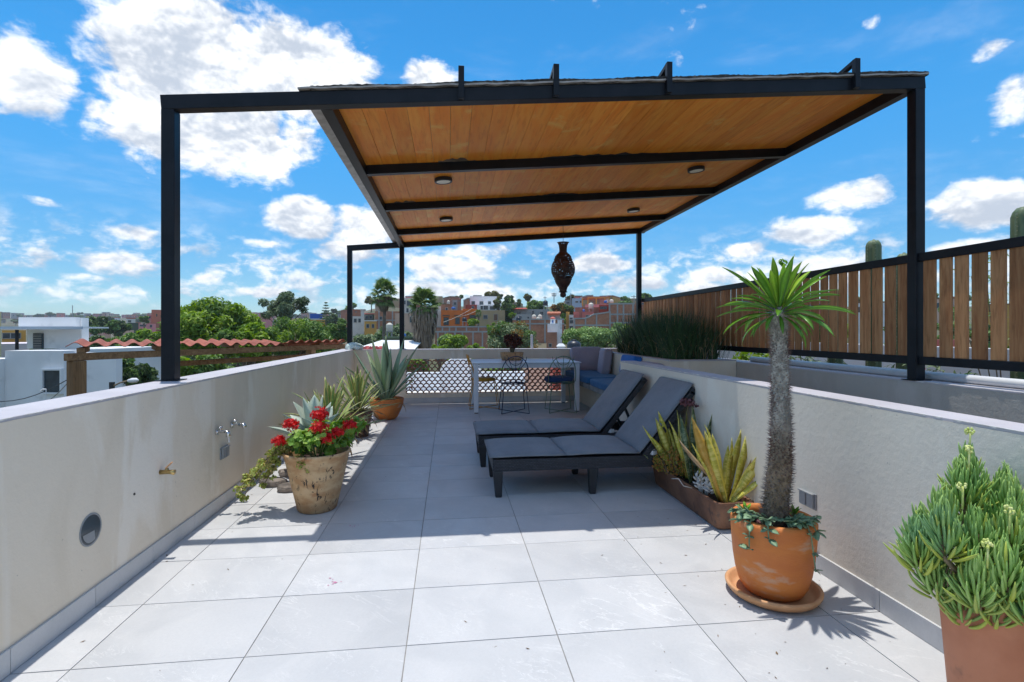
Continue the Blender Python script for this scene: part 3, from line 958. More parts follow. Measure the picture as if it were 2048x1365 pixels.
# planter with its front and left faces
pl = thing('masonry_planter', 'beige masonry planter full of reeds behind the low wall', 'planter', (3.0, 7.2, 0))
m = MB()
m.box(2.58, 3.415, 5.86, 5.98, -2.5, 0.87)
m.box(2.58, 2.68, 5.981, 8.945, -0.3, 0.87)
m.build('planter_wall', M_WALL, pl, world=True)
m = MB(); m.box(2.575, 3.416, 5.855, 5.99, 0.8695, 0.884); m.box(2.575, 2.69, 5.9905, 8.944, 0.8695, 0.884); m.build('cap', M_CAP, pl, world=True, bevel=0.003)
m = MB(); m.box(2.681, 3.414, 5.981, 8.944, 0.2, 0.80); m.build('soil', M_SOIL, pl, world=True)
m = MB(); m.box(2.045, 2.575, 5.40, 5.559, -2.5, 0.30); tag(m.build('stair_wall', M_WALL), 'short beige wall closing the stairwell below the planter', 'wall')

m = MB()
g = random.Random(77)
for k in range(150):
    if k % 3 == 0:
        x, y = g.uniform(-1.55, -.7), g.uniform(2.6, 8.5)
    elif k % 3 == 1:
        x, y = g.uniform(1.0, 1.86), g.uniform(1.7, 3.4)
    else:
        x, y = g.uniform(-1.5, 1.85), g.uniform(1.2, 8.6)
    a, l_ = g.uniform(0, 6.28), g.uniform(.003, .011)
    w__ = l_ * g.uniform(.2, .5)
    c_, s_ = math.cos(a), math.sin(a)
    pts = [(-l_, 0, .001), (0, w__, .002), (l_, 0, .004), (0, -w__, .002)]
    m.add([(x + p * c_ - q * s_, y + p * s_ + q * c_, r_) for p, q, r_ in pts], [(0, 1, 2, 3)])
o = m.build('leaf_litter', M_DRYBIT)
o['kind'] = 'stuff'
# recessed lamp, taps and sockets on the walls
def wall_disc(name, label, y, z):
    t = thing(name, label, 'light', (XL, y, z))
    m = MB()
    for i in range(28):
        a = 2 * PI * i / 28
    prof_o, prof_i = 0.071, 0.066
    ring = MB()
    for (r, x) in ((prof_o, 0.0005), (prof_o, 0.003), (prof_i, 0.003), (prof_i - .004, 0.0015)):
        for j in range(32):
            a = 2 * PI * j / 32
            ring.v.append((x, r * math.cos(a), r * math.sin(a)))
    for i in range(3):
        for j in range(32):
            j2 = (j + 1) % 32
            ring.face((i * 32 + j, i * 32 + j2, (i + 1) * 32 + j2, (i + 1) * 32 + j))
    ring.build('rim', M_GREYPL, t, smooth=True)
    g = MB()
    for j in range(32):
        a = 2 * PI * j / 32
        g.v.append((0.0022, 0.064 * math.cos(a), 0.064 * math.sin(a)))
    g.face(range(32))
    g.build('glass', M_GLASSD, t)
    b = MB()
    for j in range(12):
        a = -PI * 0.95 + PI * 0.6 * j / 11
        b.v.append((0.0045, 0.055 * math.cos(a), 0.055 * math.sin(a)))
    b.v.append((0.0045, 0.02, -0.01))
    b.face(range(13))
    b.build('reflector', M_GREYPL, t)
wall_disc('recessed_light', 'round dark recessed light low in the left wall', 2.50, 0.353)

def tap(y, z, handle, label, lever=False):
    t = thing('garden_tap', label, 'tap', (XL, y, z))
    m = MB()
    m.tube([(0, 0, 0), (0.012, 0, 0)], 0.022, 14); m.tube([(0.01, 0, 0), (0.065, 0, 0)], 0.011, 10)
    m.tube([(0.03, 0, 0), (0.03, 0, 0.025)], 0.009, 8)
    m.build('tap_body', M_CHROME, t, smooth=False, bevel=.001)
    m = MB(); m.tube([(0.055, 0, 0), (0.085, 0, -0.002), (0.098, 0, -0.02)] if not lever else [(0.055, 0, 0), (0.075, 0, -0.008), (0.08, 0, -0.035)], [0.012, 0.015, 0.017], 10)
    m.build('spout', M_CHROME, t, smooth=True)
    m = MB(); m.tube([(0.03, -0.026, 0.028), (0.03, 0.026, 0.028)], 0.006, 8); m.tube([(0.03, 0, 0.022), (0.03, 0, 0.034)], 0.011, 10)
    m.build('tap_handle', M_CHROME, t, smooth=True)
    if lever:
        m = MB(); m.bar((0.082, 0.0, -0.03), (0.086, 0.0, -0.075), 0.012, 0.006); m.build('lever', M_WHITE, t, bevel=.001)
tap(3.746, 0.545, 0, 'chrome tap with a hanging white lever above the wall socket', True)
tap(3.99, 0.548, 0, 'plain chrome tap to the right of the tap with the lever')
t = thing('brass_tap', 'small brass garden tap on the bare left wall', 'tap', (XL, 3.057, 0.456))
m = MB(); m.tube([(0, 0, 0), (0.05, 0, 0), (0.075, 0, -0.003)], [0.013, 0.012, 0.015], 10); m.tube([(0.035, 0, 0), (0.035, 0, 0.02)], 0.009, 8); m.build('tap_body', M_BRASS, t, smooth=True)
m = MB(); m.bar((0.028, 0, 0.02), (0.06, 0.004, 0.052), 0.018, 0.007); m.build('tap_handle', M_TERRA2, t, bevel=.002)

def socket(loc, sgn, label):
    t = thing('wall_socket', label, 'socket', loc)
    m = MB(); m.box(min(0, .008 * sgn), max(0, .008 * sgn), -.062, .062, -.042, .042); m.build('plate', M_GREYPL, t, bevel=.003)
    for dy in (-.03, .026):
        m = MB(); a, b = sorted((.008 * sgn, .021 * sgn)); m.box(a, b, dy - .024, dy + .024, -.034, .034); m.build('flap', M_GREYPL, t, bevel=.004)
    m = MB(); a, b = sorted((.008 * sgn, .026 * sgn)); m.box(a, b, -.055, .052, .0345, .041); m.build('hinge', M_GREYPL, t, bevel=.001)
socket((XL, 3.864, 0.378), 1, 'grey covered double socket under the taps on the left wall')
socket((XR, 2.53, 0.345), -1, 'grey double socket beside the spiny palm on the right wall')
m = MB(); m.tube([(XL, 2.82, .41), (XL + .004, 2.82, .41)], 0.006, 8); tag(m.build('wall_plug', M_WIRE), 'tiny dark plug hole in the left wall left of the brass tap', 'plug')

# ================================================================== PERGOLA
def zb(x, y):
    return 2.683 + 0.0805 * (x + 0.8) - 0.0055 * (y - 3.46)
pg = thing('pergola', 'black steel pergola with a plank ceiling over the terrace', 'pergola', (0.9, 6.2, 0))
W_ = 0.078
YF, YK = 3.50, 9.06
XAF = -1.735
XA, XP, XZ = -1.665, -0.80, 3.47
def beam(a, b, h=0.09, w_=W_, name='beam'):
    m = MB()
    m.bar((a[0], a[1], zb(*a) + h / 2), (b[0], b[1], zb(*b) + h / 2), w_, h)
    return m.build(name, M_STEEL, pg, bevel=.003, world=True)
beam((XAF - W_ / 2 - .002, YF), (XZ + W_ / 2 + .002, YF))
beam((XA - W_ / 2 - .002, YK), (XZ + W_ / 2 + .002, YK))
beam((XP, YF + W_ / 2), (XP, YK - W_ / 2), 0.10)
beam((XZ - .02, YF + W_ / 2), (XZ - .02, YK - W_ / 2), 0.10)
for y in (4.97, 6.40, 7.95):
    beam((XP + W_ / 2, y), (XZ - .02 - W_ / 2, y), 0.10, 0.07)
for (x, y, z0) in ((XAF, YF, 0.918), (XA, YK, 0.918), (XP, YK, 0.918), (XZ - .06, YK, 0.86), (XZ, YF, 0.861)):
    m = MB()
    m.box(x - W_ / 2, x + W_ / 2, y - W_ / 2, y + W_ / 2, z0 + 0.004, zb(x, y) + 0.001)
    m.build('post', M_STEEL, pg, bevel=.004, world=True)
    m = MB(); m.box(x - W_ / 2 - .03, x + W_ / 2 + .03, y - W_ / 2 - .02, y + W_ / 2 + .02, z0 + .0005, z0 + .006); m.build('base_plate', M_STEEL, pg, world=True)
# planks, one run of boards per bay
ys = [YF + W_ / 2, 4.97, 6.40, 7.95, YK - W_ / 2]
NB = 27
x0, x1 = XP + W_ / 2, XZ - .02 - W_ / 2
for a, b in zip(ys, ys[1:]):
    bw = (x1 - x0) / NB
    for i in range(NB):
        p, q = x0 + i * bw + .0012, x0 + (i + 1) * bw - .0012
        dz = 0.083 + rnd(0, .0015)
        m = MB()
        m.hexa([(p, a, zb(p, a) + dz), (q, a, zb(q, a) + dz), (q, b, zb(q, b) + dz), (p, b, zb(p, b) + dz),
                (p, a, zb(p, a) + dz + .012), (q, a, zb(q, a) + dz + .012), (q, b, zb(q, b) + dz + .012), (p, b, zb(p, b) + dz + .012)])
        # keep each board's own origin so that its grain differs
        m.build('ceiling_board', M_CEIL, pg, world=True)
# water stains: ragged dark edge along the beams
for (ya, xa, xb, seed) in ((4.925, 0.9, 2.05, 1), (4.925, -.1, .25, 2), (6.355, .9, 1.6, 3), (6.355, -.72, -.4, 4), (7.905, .2, .9, 5)):
    g = random.Random(seed)
    m = MB()
    n = 26
    h = 0.03
    for i in range(n + 1):
        x = xa + (xb - xa) * i / n
        h = min(max(h + g.uniform(-.03, .03), .006), .075)
        for yy in (ya + .012, ya - h * (0.3 + math.sin(PI * i / n))):
            m.v.append((x, yy, zb(x, yy) + .0822))
    for i in range(n):
        m.face((2 * i, 2 * i + 1, 2 * i + 3, 2 * i + 2))
    m.build('water_stain', MATS['bitumen_edge'] if seed in (1, 3) else M_BARK, pg, world=True)
# roofing above: polycarbonate sheet, bitumen layers with a torn edge
m = MB()
nx_ = 60
for i in range(nx_ + 1):
    x = -0.955 + (3.52 + 0.955) * i / nx_
    for y in (3.44, 9.12):
        m.v.append((x, y, zb(x, y) + .096 + .003 * math.sin(i * 2.1)))
        m.v.append((x, y, zb(x, y) + .106 + .003 * math.sin(i * 2.1)))
for i in range(nx_):
    a, b = 4 * i, 4 * i + 4
    m.face((a, b, b + 2, a + 2)); m.face((a + 1, a + 3, b + 3, b + 1)); m.face((a, a + 1, b + 1, b)); m.face((a + 2, b + 2, b + 3, a + 3))
m.face((0, 2, 3, 1)); m.face((4 * nx_, 4 * nx_ + 1, 4 * nx_ + 3, 4 * nx_ + 2))
m.build('roof_sheet', M_POLY, pg, world=True)
g = random.Random(5)
m = MB()
nx_ = 300
for i in range(nx_ + 1):
    x = -0.88 + (3.525 + 0.88) * i / nx_
    yf = 3.455 - g.uniform(0, .007)
    h = .116 + g.uniform(-.0015, .0025) + .006 * math.sin(i * .11) * math.sin(i * .037) + (.010 * min(1, i / 120))
    for (y, zz) in ((yf, .0915), (yf - g.uniform(0, .004), .104), (yf, h), (9.1, h)):
        m.v.append((x, y, zb(x, y) + zz + (.0005)))
for i in range(nx_):
    for j in range(3):
        a, b = 4 * i + j, 4 * i + 4 + j
        m.face((a, b, b + 1, a + 1))
m.face((0, 1, 2, 3)); m.face((4 * nx_ + 3, 4 * nx_ + 2, 4 * nx_ + 1, 4 * nx_))
m.build('roofing_felt', M_BITUMEN, pg, world=True)
for x in (0.08, 0.715, 1.51, 2.93):
    m = MB()
    yq = YF - W_ / 2 - .0195
    z0 = zb(x, yq)
    m.box(x - .019, x + .019, yq - .019, yq + .019, z0 + .004, z0 + .215)
    m.bar((x, yq + .02, z0 + .198), (x, yq + .34, z0 + .148), .036, .03)
    m.build('roof_bracket', M_STEEL, pg, bevel=.002, world=True)

def ceil_light(x, y, label):
    z = zb(x, y) + .082
    t = thing('ceiling_light', label, 'light', (x, y, z), 0, 'round ceiling lights under the pergola')
    t.rotation_euler = (0, -0.0805, 0)
    m = MB(); m.lathe([(.088, 0), (.092, -.004), (.092, -.034), (.088, -.038), (.074, -.038), (.072, -.034)], 32, cap0=True, cap1=True); m.build('housing', M_PLASTIC, t, smooth=False)
    m = MB(); m.lathe([(.0715, -.0345), (.05, -.036), (.002, -.0365)], 28, cap0=False, cap1=True); m.build('diffuser', M_LAMPGLASS, t)
ceil_light(-.06, 5.46, 'round ceiling light near the left edge, in the nearer pair')
ceil_light(2.72, 5.48, 'round ceiling light near the right edge, in the nearer pair')
ceil_light(-.04, 7.32, 'round ceiling light near the left edge, in the farther pair')
ceil_light(2.70, 7.40, 'round ceiling light near the right edge, in the farther pair')

# pierced lantern
lx, ly = 1.765, 7.95
ln = thing('hanging_lantern', 'pierced brown metal lantern hanging from the pergola', 'lantern', (lx, ly, 1.745))
m = MB(); m.tube([(0, 0, .87), (0.004, 0, .95), (0, 0, zb(lx, ly) - 1.745)], .0035, 6); m.build('hanging_cord', M_WIRE, ln)
def shade(name, prof, n, pattern):
    # finer rows so that small holes can be left out
    pr_ = []
    for (r0, z0), (r1, z1) in zip(prof, prof[1:]):
        k = max(1, int(abs(z1 - z0) / .009))
        for i in range(k):
            u = i / k
            pr_.append((r0 + (r1 - r0) * u, z0 + (z1 - z0) * u))
    pr_.append(prof[-1])
    m = MB(); m.lathe(pr_, n, cap0=False, hole=pattern)
    o = m.build(name, M_LANTERN, ln, smooth=True)
    return o
hole = lambda i, j: (i % 3 == 1 and j % 3 == 1 and (i // 3 + j // 3) % 4 != 0) or (i % 6 == 4 and j % 12 == 5)
shade('finial', [(.008, 0), (.045, .02), (.048, .05), (.040, .075), (.055, .09), (.058, .12), (.07, .16), (.10, .20), (.125, .25), (.128, .285)], 72, lambda i, j: i > 9 and hole(i, j) and (j // 8) % 3)
shade('lantern_body', [(.128, .287), (.158, .33), (.182, .39), (.187, .45), (.178, .51), (.155, .56), (.130, .59)], 96, lambda i, j: i > 1 and i < 34 and (hole(i, j) or (i * 7 + j * 3) % 23 == 0))
shade('lantern_dome', [(.134, .592), (.137, .605), (.125, .645), (.095, .68), (.062, .70)], 72, lambda i, j: hole(i, j) and i < 9 and (j // 6) % 2)
shade('collar', [(.060, .702), (.060, .76), (.066, .81), (.082, .85), (.096, .862)], 60, lambda i, j: i > 3 and hole(i, j))
for z_, r_ in ((.287, .134), (.591, .140), (.701, .066), (.09, .062)):
    m = MB(); m.tube([(r_ * math.cos(2 * PI * i / 40), r_ * math.sin(2 * PI * i / 40), z_) for i in range(40)], .007, 6, close=True); m.build('band', M_LANTERN, ln, smooth=True)

# ================================================================== FENCE
fn = thing('slatted_fence', 'brown wooden slat fence in a black steel frame along the outer wall', 'fence', (3.47, 5.4, 0.861))
FX = 3.47
for (a, b) in ((1.3, YF - W_ / 2), (YF + W_ / 2, YK - W_ / 2)):
    for (z0, h) in ((1.742, .062), (0.98, .06)):
        m = MB(); m.box(FX - .022, FX + .022, a + .0005, b - .0005, z0, z0 + h); m.build('rail', M_STEEL, fn, bevel=.003, world=True)
    y = a + .012
    while y + .09 < b:
        wdt = rnd(.090, .102)
        wdt = min(wdt, b - y - .004)
        m = MB()
        m.box(-.009, .009, -wdt / 2, wdt / 2, -.358, .358)
        o = m.build('slat', M_SLAT, fn, bevel=.003, bseg=1)
        o.matrix_basis = Matrix.Translation((FX + .0 - 3.47, y + wdt / 2 - 5.4, 1.3975 - .861)) @ Matrix.Rotation(rnd(-.02, .02), 4, 'Z')
        y += wdt + rnd(.020, .031)

# ================================================================== FURNITURE
def cushion_seg(mb, pts, y0, y1, th, puff=0.012, ny=12, crown=True):
    """padded slab following a side profile pts (x, z) with rounded long edges"""
    n = len(pts)
    o = len(mb.v)
    for i, (x, z) in enumerate(pts):
        a = Vector((pts[max(i - 1, 0)][0], 0, pts[max(i - 1, 0)][1]))
        b = Vector((pts[min(i + 1, n - 1)][0], 0, pts[min(i + 1, n - 1)][1]))
        d = (b - a).normalized()
        nr = Vector((-d.z, 0, d.x))
        te = min(1.0, (min(i, n - 1 - i) + 0.12) / 1.6)
        ring = []
        for j in range(ny + 1):
            u = j / ny
            e = min(1.0, (min(u, 1 - u) * ny + .1) / 1.5)
            up = th * (0.45 + 0.55 * math.sqrt(e * te)) + puff * math.sin(PI * u) * math.sin(PI * i / (n - 1))
            y = y0 + (y1 - y0) * u
            ring.append((Vector((x, y, z)) + nr * up, Vector((x, y, z)) + nr * (th * 0.45 * (1 - math.sqrt(e * te)))))
        for p, q in ring:
            mb.v.append(tuple(p))
        for p, q in ring:
            mb.v.append(tuple(q))
    k = 2 * (ny + 1)
    for i in range(n - 1):
        for j in range(ny):
            a = o + i * k + j
            b = o + (i + 1) * k + j
            mb.face((a, b, b + 1, a + 1))
            a += ny + 1
            b += ny + 1
            mb.face((a, a + 1, b + 1, b))
        a = o + i * k
        b = a + k
        mb.face((a, a + ny + 1, b + ny + 1, b))
        a += ny
        b += ny
        mb.face((a, b, b + ny + 1, a + ny + 1))
    for i in (0, n - 1):
        a = o + i * k
        for j in range(ny):
            f = (a + j, a + j + 1, a + ny + 1 + j + 1, a + ny + 1 + j)
            mb.face(f if i == 0 else f[::-1])

def lounger(loc, label, rz=0.0):
    t = thing('sun_lounger', label, 'sun lounger', loc, rz, 'charcoal sun loungers under the pergola')
    Wd, L = 0.62, 1.62
    # weave frame
    for (a, b) in (((0, -Wd / 2), (L, -Wd / 2 + .045)), ((0, Wd / 2 - .045), (L, Wd / 2))):
        m = MB(); m.box(a[0], b[0], a[1], b[1], .195, .285); m.build('side_rail', M_RATTAN, t, bevel=.006)
    m = MB(); m.box(.001, .045, -Wd / 2 + .0455, Wd / 2 - .0455, .196, .284); m.build('foot_rail', M_RATTAN, t, bevel=.006)
    m = MB(); m.box(.0455, 1.15, -Wd / 2 + .046, Wd / 2 - .046, .255, .276); m.box(1.15, L - .01, -Wd / 2 + .046, -Wd / 2 + .09, .24, .27); m.build('seat_base', M_RATTAN, t)
    for x in (0.012, 0.735, 1.50):
        for s in (-1, 1):
            m = MB()
            y = s * (Wd / 2 - .038)
            w0, w1 = .034, .024
            dx = .012 if x < .1 else 0
            m.hexa([(x + .022 - w1 + dx, y - w1, 0), (x + .022 + w1 + dx, y - w1, 0), (x + .022 + w1 + dx, y + w1, 0), (x + .022 - w1 + dx, y + w1, 0),
                    (x + .024 - w0, y - w0 - .002, .196), (x + .03 + w0, y - w0 - .002, .196), (x + .03 + w0, y + w0 + .002, .196), (x + .024 - w0, y + w0 + .002, .196)])
            m.build('leg', M_PLASTIC, t, bevel=.008)
    # raised back
    ax, azz = 1.13, .272
    bx, bz = 1.535, .775
    m = MB()
    d = Vector((bx - ax, 0, bz - azz)).normalized()
    n = Vector((-d.z, 0, d.x))
    c0, c1 = Vector((ax, 0, azz)), Vector((bx, 0, bz))
    for s in (-1, 1):
        q = Vector((0, s * (Wd / 2 - .03), 0))
        m.bar(c0 + q - n * .02, c1 + q - n * .02, .05, .045, up=n)
    m.bar(c1 - n * .02 + Vector((0, -Wd / 2 + .005, 0)), c1 - n * .02 + Vector((0, Wd / 2 - .005, 0)), .05, .046, up=n)
    m.bar(c0 - n * .022, c1 - n * .022, Wd - .11, .02, up=n)
    m.build('back_frame', M_RATTAN, t, bevel=.006)
    for s in (-1, 1):
        m = MB(); m.bar(c0 * .45 + c1 * .55 + Vector((0, s * .22, 0)) - n * .03, (1.50, s * .22, .25), .03, .02); m.build('back_strut', M_PLASTIC, t)
    # cushion: three pads joined at creases
    y0, y1 = -Wd / 2 + .008, Wd / 2 - .008
    def line(a, b, k, sag=0.0):
        return [(a[0] + (b[0] - a[0]) * i / k, a[1] + (b[1] - a[1]) * i / k + sag * math.sin(PI * i / k)) for i in range(k + 1)]
    m = MB(); cushion_seg(m, line((-.022, .280), (.545, .281), 14, .004), y0, y1, .046, .010); m.build('cushion_pad', M_CUSHG, t, smooth=True)
    m = MB(); cushion_seg(m, line((.546, .281), (1.128, .281), 14, .008), y0, y1, .046, .012); m.build('cushion_pad', M_CUSHG, t, smooth=True)
    e = c1 + d * .045
    m = MB(); cushion_seg(m, line((1.129, .280), (e.x, e.z), 18, -.006), y0, y1, .052, .012); m.build('cushion_pad', M_CUSHG, t, smooth=True)
    for pad_, (q0, q1) in zip([c for c in t.children if c.name.startswith('cushion_pad')], (((-.022, .280), (.545, .281)), ((.546, .281), (1.128, .281)), ((1.129, .280), (e.x, e.z)))):
        dv = Vector((q1[0] - q0[0], 0, q1[1] - q0[1])).normalized()
        nv = Vector((-dv.z, 0, dv.x))
        m = MB()
        for yy in (y0 + .004, y1 - .004):
            m.tube([Vector((q0[0], yy, q0[1])) + nv * .030 + dv * .01, Vector((q1[0], yy, q1[1])) + nv * .030 - dv * .01], .0032, 5)
        m.tube([Vector((q0[0] + .004, y0 + .01, q0[1])) + nv * .030, Vector((q0[0] + .004, y1 - .01, q0[1])) + nv * .030], .0032, 5)
        m.build('piping', M_CUSHG, pad_, smooth=True)
    m = MB(); m.bar(Vector((1.21, -Wd / 2 + .06, .30)) , Vector((1.24, -Wd / 2 + .005, .30)), .045, .03); o = m.build('cushion_tag', M_WHITE, t)
    for f in (.33, .7):
        m = MB(); m.tube([c0 * (1 - f) + c1 * f + Vector((0, s * (Wd / 2 - .004), 0)) - n * .005 * (1 + s) for s in (-1, -.9)], .008, 6); m.build('cushion_tie', M_PLASTIC, t)
    return t
lounger((0.318, 4.105, 0), 'nearer charcoal sun lounger with its back raised against the right wall')
lounger((0.262, 4.975, 0), 'farther charcoal sun lounger, behind the other lounger')

# table
tb = thing('dining_table', 'white rectangular table in front of the lattice', 'table', (1.17, 8.24, 0))
m = MB(); m.box(-.825, .825, -.54, .54, .742, .755); m.build('tabletop', M_TABLE, tb, bevel=.004)
m = MB()
m.box(-.725, .725, -.51, -.48, .672, .741); m.box(-.725, .725, .48, .51, .672, .741)
m.box(-.80, -.77, -.435, .435, .672, .741); m.box(.77, .80, -.435, .435, .672, .741)
m.build('apron', M_TABLE, tb, bevel=.003)
for sx in (-1, 1):
    for sy in (-1, 1):
        m = MB(); x, y = sx * .768, sy * .478; m.box(x - .034, x + .034, y - .034, y + .034, .012, .7415); g_ = m.build('leg', M_TABLE, tb, bevel=.005)
        m = MB(); m.box(x - .026, x + .026, y - .026, y + .026, 0, .0125); m.build('foot', M_PLASTIC, g_)

def wire_chair(loc, rz, mat, label, seat='rings'):
    """sled-legged chair of bent wire; faces +Y"""
    t = thing('wire_chair', label, 'chair', loc, rz, 'wire chairs round the white table')
    r = .0068
    zs = .45
    # two closed leg loops crossing on the floor
    for s in (-1, 1):
        m = MB()
        m.tube([(-.16 * s, -.17, zs - .01), (-.205 * s, -.235, .010), (.205 * s, .235, .010), (.16 * s, .17, zs - .01)], r, 7)
        m.build('leg_loop', mat, t, smooth=True)
    ring = lambda rx, ry, z, cy=0, n=36: [(rx * math.cos(2 * PI * i / n), cy + ry * math.sin(2 * PI * i / n), z + .02 * (math.sin(2 * PI * i / n) ** 2 if z > .3 else 0)) for i in range(n)]
    m = MB()
    m.tube(ring(.215, .21, zs), r, 7, close=True)
    m.tube(ring(.165, .16, zs - .018), r * .7, 6, close=True)
    if seat == 'rings':
        for i in range(8):
            a = 2 * PI * i / 8
            c = (.12 * math.cos(a), .12 * math.sin(a))
            m.tube([(c[0] + .055 * math.cos(b), c[1] + .055 * math.sin(b), zs - .022) for b in [2 * PI * j / 16 for j in range(16)]], r * .55, 5, close=True)
        m.tube([(.06 * math.cos(2 * PI * j / 16), .06 * math.sin(2 * PI * j / 16), zs - .024) for j in range(16)], r * .55, 5, close=True)
    else:
        for i in range(26):
            a = 2 * PI * i / 26
            m.tube([(.215 * math.cos(a), .21 * math.sin(a), zs), (.165 * math.cos(a), .16 * math.sin(a), zs - .018), (.05 * math.cos(a), .05 * math.sin(a), zs - .03)], r * .5, 5)
    m.build('seat', mat, t, smooth=True)
    # back: an arch with inner arcs and ribs that lean back
    def bp(u, v):       # u across -1..1, v height 0..1
        y = -.185 - .10 * v + .05 * u * u
        return (u * .205, y, zs + .02 + v * .385)
    m = MB()
    arch = []
    for i in range(25):
        a = PI * i / 24
        u, v = -math.cos(a), math.sin(a) ** .62
        arch.append(bp(u * (1 - .10 * v * (1 - v) * 0), v))
    m.tube(arch, r, 7)
    for k in (.78, .52):
        m.tube([bp(-math.cos(PI * i / 20) * k, 1 - (math.sin(PI * i / 20)) * k * .62 - .02) for i in range(21)], r * .7, 6)
    m.tube([bp(0, 0), bp(0, .5), bp(0, 1)], r * .7, 6)
    for u in (-.5, .5):
        m.tube([bp(u * 1.0, .86), bp(u * .6, .6), bp(u * .35, .42)], r * .6, 5)
    m.build('backrest', mat, t, smooth=True)
    return t
wire_chair((0.972, 7.82, 0), 0.0, M_NAVY, 'dark navy wire chair with an open ring seat, no cushion')
gc = wire_chair((1.69, 7.80, 0), -.04, M_SAGE, 'sage green wire chair holding a round blue cushion', 'spokes')
yc = wire_chair((0.555, 8.32, 0), -PI / 2, M_YELLOW, 'yellow wire chair at the left end of the table', 'spokes')
m = MB(); m.lathe([(.02, 0), (.15, .0), (.175, .012), (.18, .03), (.172, .044), (.05, .05), (.005, .05)], 28, cap1=True); m.build('seat_pad', M_YELLOW, yc, smooth=True).location = (0, 0, zs_ := .435)
m = MB(); m.lathe([(.02, 0), (.19, .0), (.215, .02), (.22, .045), (.21, .072), (.16, .085), (.02, .088)], 36, cap1=True, wob=.01)
cu = m.build('seat_cushion', M_CUSHN, None, smooth=True); cu.location = (1.66, 7.80, .452); tag(cu, 'round dark blue cushion on the sage green chair', 'cushion')

# bench with cushions
bn = thing('concrete_bench', 'floating concrete bench slab in the back right corner', 'bench', (2.3, 7.3, 0))
m = MB(); m.box(2.02, 2.578, 5.75, 8.944, .375, .45); m.build('slab', M_CONC, bn, bevel=.006, world=True)
m = MB(); m.box(2.25, 2.574, 5.90, 8.94, 0.001, .3745); m.build('plinth', M_WALL, bn, world=True)
def pad(name, label, cat, c, size, mat, rot=(0, 0, 0), group=None, puff=.25):
    """soft box cushion"""
    n = 10
    m = MB()
    sx, sy, sz = size
    for f in range(6):
        o = len(m.v)
        for i in range(n + 1):
            for j in range(n + 1):
                u, v = 2 * i / n - 1, 2 * j / n - 1
                p = [(u, v, 1), (v, u, -1), (1, u, v), (-1, v, u), (v, 1, u), (u, -1, v)][f]
                P_ = Vector(p)
                q = Vector([math.copysign(abs(x) ** .999, x) for x in p])
                # rounded box: pull towards the superellipsoid
                l = (abs(p[0]) ** 9 + abs(p[1]) ** 9 + abs(p[2]) ** 9) ** (1 / 9)
                q = P_ / l
                m.v.append((q.x * sx / 2, q.y * sy / 2, q.z * sz / 2))
        for i in range(n):
            for j in range(n):
                a = o + i * (n + 1) + j
                m.face((a, a + n + 1, a + n + 2, a + 1))
    # bulge of the broad faces
    k = min(range(3), key=lambda i: size[i])
    ax = [i for i in range(3) if i != k]
    vs = []
    for p in m.v:
        p = list(p)
        a = 1 - (2 * p[ax[0]] / size[ax[0]]) ** 2
        b = 1 - (2 * p[ax[1]] / size[ax[1]]) ** 2
        p[k] *= 1 + puff * max(a, 0) * max(b, 0)
        vs.append(tuple(p))
    m.v = vs
    o = m.build(name, mat, None, smooth=True)
    o.location = c
    o.rotation_euler = rot
    return tag(o, label, cat, group)
pad('seat_cushion', 'nearer blue seat cushion on the concrete bench', 'cushion', (2.27, 6.55, .50), (.58, 1.52, .10), M_CUSHB, puff=.12)
pad('seat_cushion', 'farther blue seat cushion on the bench, under the grey cushions', 'cushion', (2.27, 8.12, .502), (.58, 1.55, .10), M_CUSHB, puff=.12)
pad('back_cushion', 'square grey back cushion leaning on the back wall above the bench', 'cushion', (2.36, 8.80, .74), (.55, .15, .42), M_CUSHL, (R(-10), 0, 0))
pad('back_cushion', 'lilac grey back cushion standing at an angle beside the square grey one', 'cushion', (2.50, 8.17, .73), (.14, .50, .42), M_CUSHL, (0, R(8), R(-8)))
pad('back_cushion', 'bright blue back cushion leaning on the planter above the bench', 'cushion', (2.50, 6.98, .70), (.13, .55, .38), M_CUSHBB, (0, R(7), 0))
pad('back_cushion', 'low grey back cushion nearest the stairs, mostly hidden by the low wall', 'cushion', (2.50, 6.25, .67), (.13, .55, .34), M_CUSHL, (0, R(7), 0))

# rough pot with a dark red plant on the table
t = thing('rough_pot', 'rough oblong clay pot on the white table', 'pot', (1.005, 8.33, .7555))
m = MB(); o_ = 0
prof = [(.155, 0), (.178, .05), (.188, .10), (.196, .128), (.178, .130), (.16, .10)]
for (r_, z_) in prof:
    for j in range(32):
        a = 2 * PI * j / 32
        sq = 1 / max(abs(math.cos(a)), abs(math.sin(a))) ** .6
        m.v.append((r_ * math.cos(a) * sq + rnd(-.003, .003), r_ * .62 * math.sin(a) * sq + rnd(-.003, .003), z_ + rnd(-.002, .002)))
for i in range(len(prof) - 1):
    for j in range(32):
        m.face((i * 32 + j, i * 32 + (j + 1) % 32, (i + 1) * 32 + (j + 1) % 32, (i + 1) * 32 + j))
m.face(range(31, -1, -1))
m.build('pot_body', M_OLDPOT, t, smooth=True)
m = MB(); m.lathe([(.165, .108), (.01, .115)], 24, cap0=False, cap1=True); s_ = m.build('soil', M_SOIL, t); s_.scale = (1, .62, 1)
t = thing('red_leaf_plant', 'dark red leafed small bush in the rough pot on the table', 'plant', (1.005, 8.33, .865))
m = MB()
cls = []
for i in range(20):
    a = rnd(0, 2 * PI); r_ = rnd(.02, .17); h = rnd(.13, .29)
    e = (r_ * math.cos(a), r_ * .8 * math.sin(a), h)
    m.tube([(0.15 * e[0], .15 * e[1], 0), (.4 * e[0], .4 * e[1], h * .5), e], [.010, .007, .004], 6)
    cls.append((*e, .055, .055, .045))
m.build('stems', M_STEM, t, smooth=True)
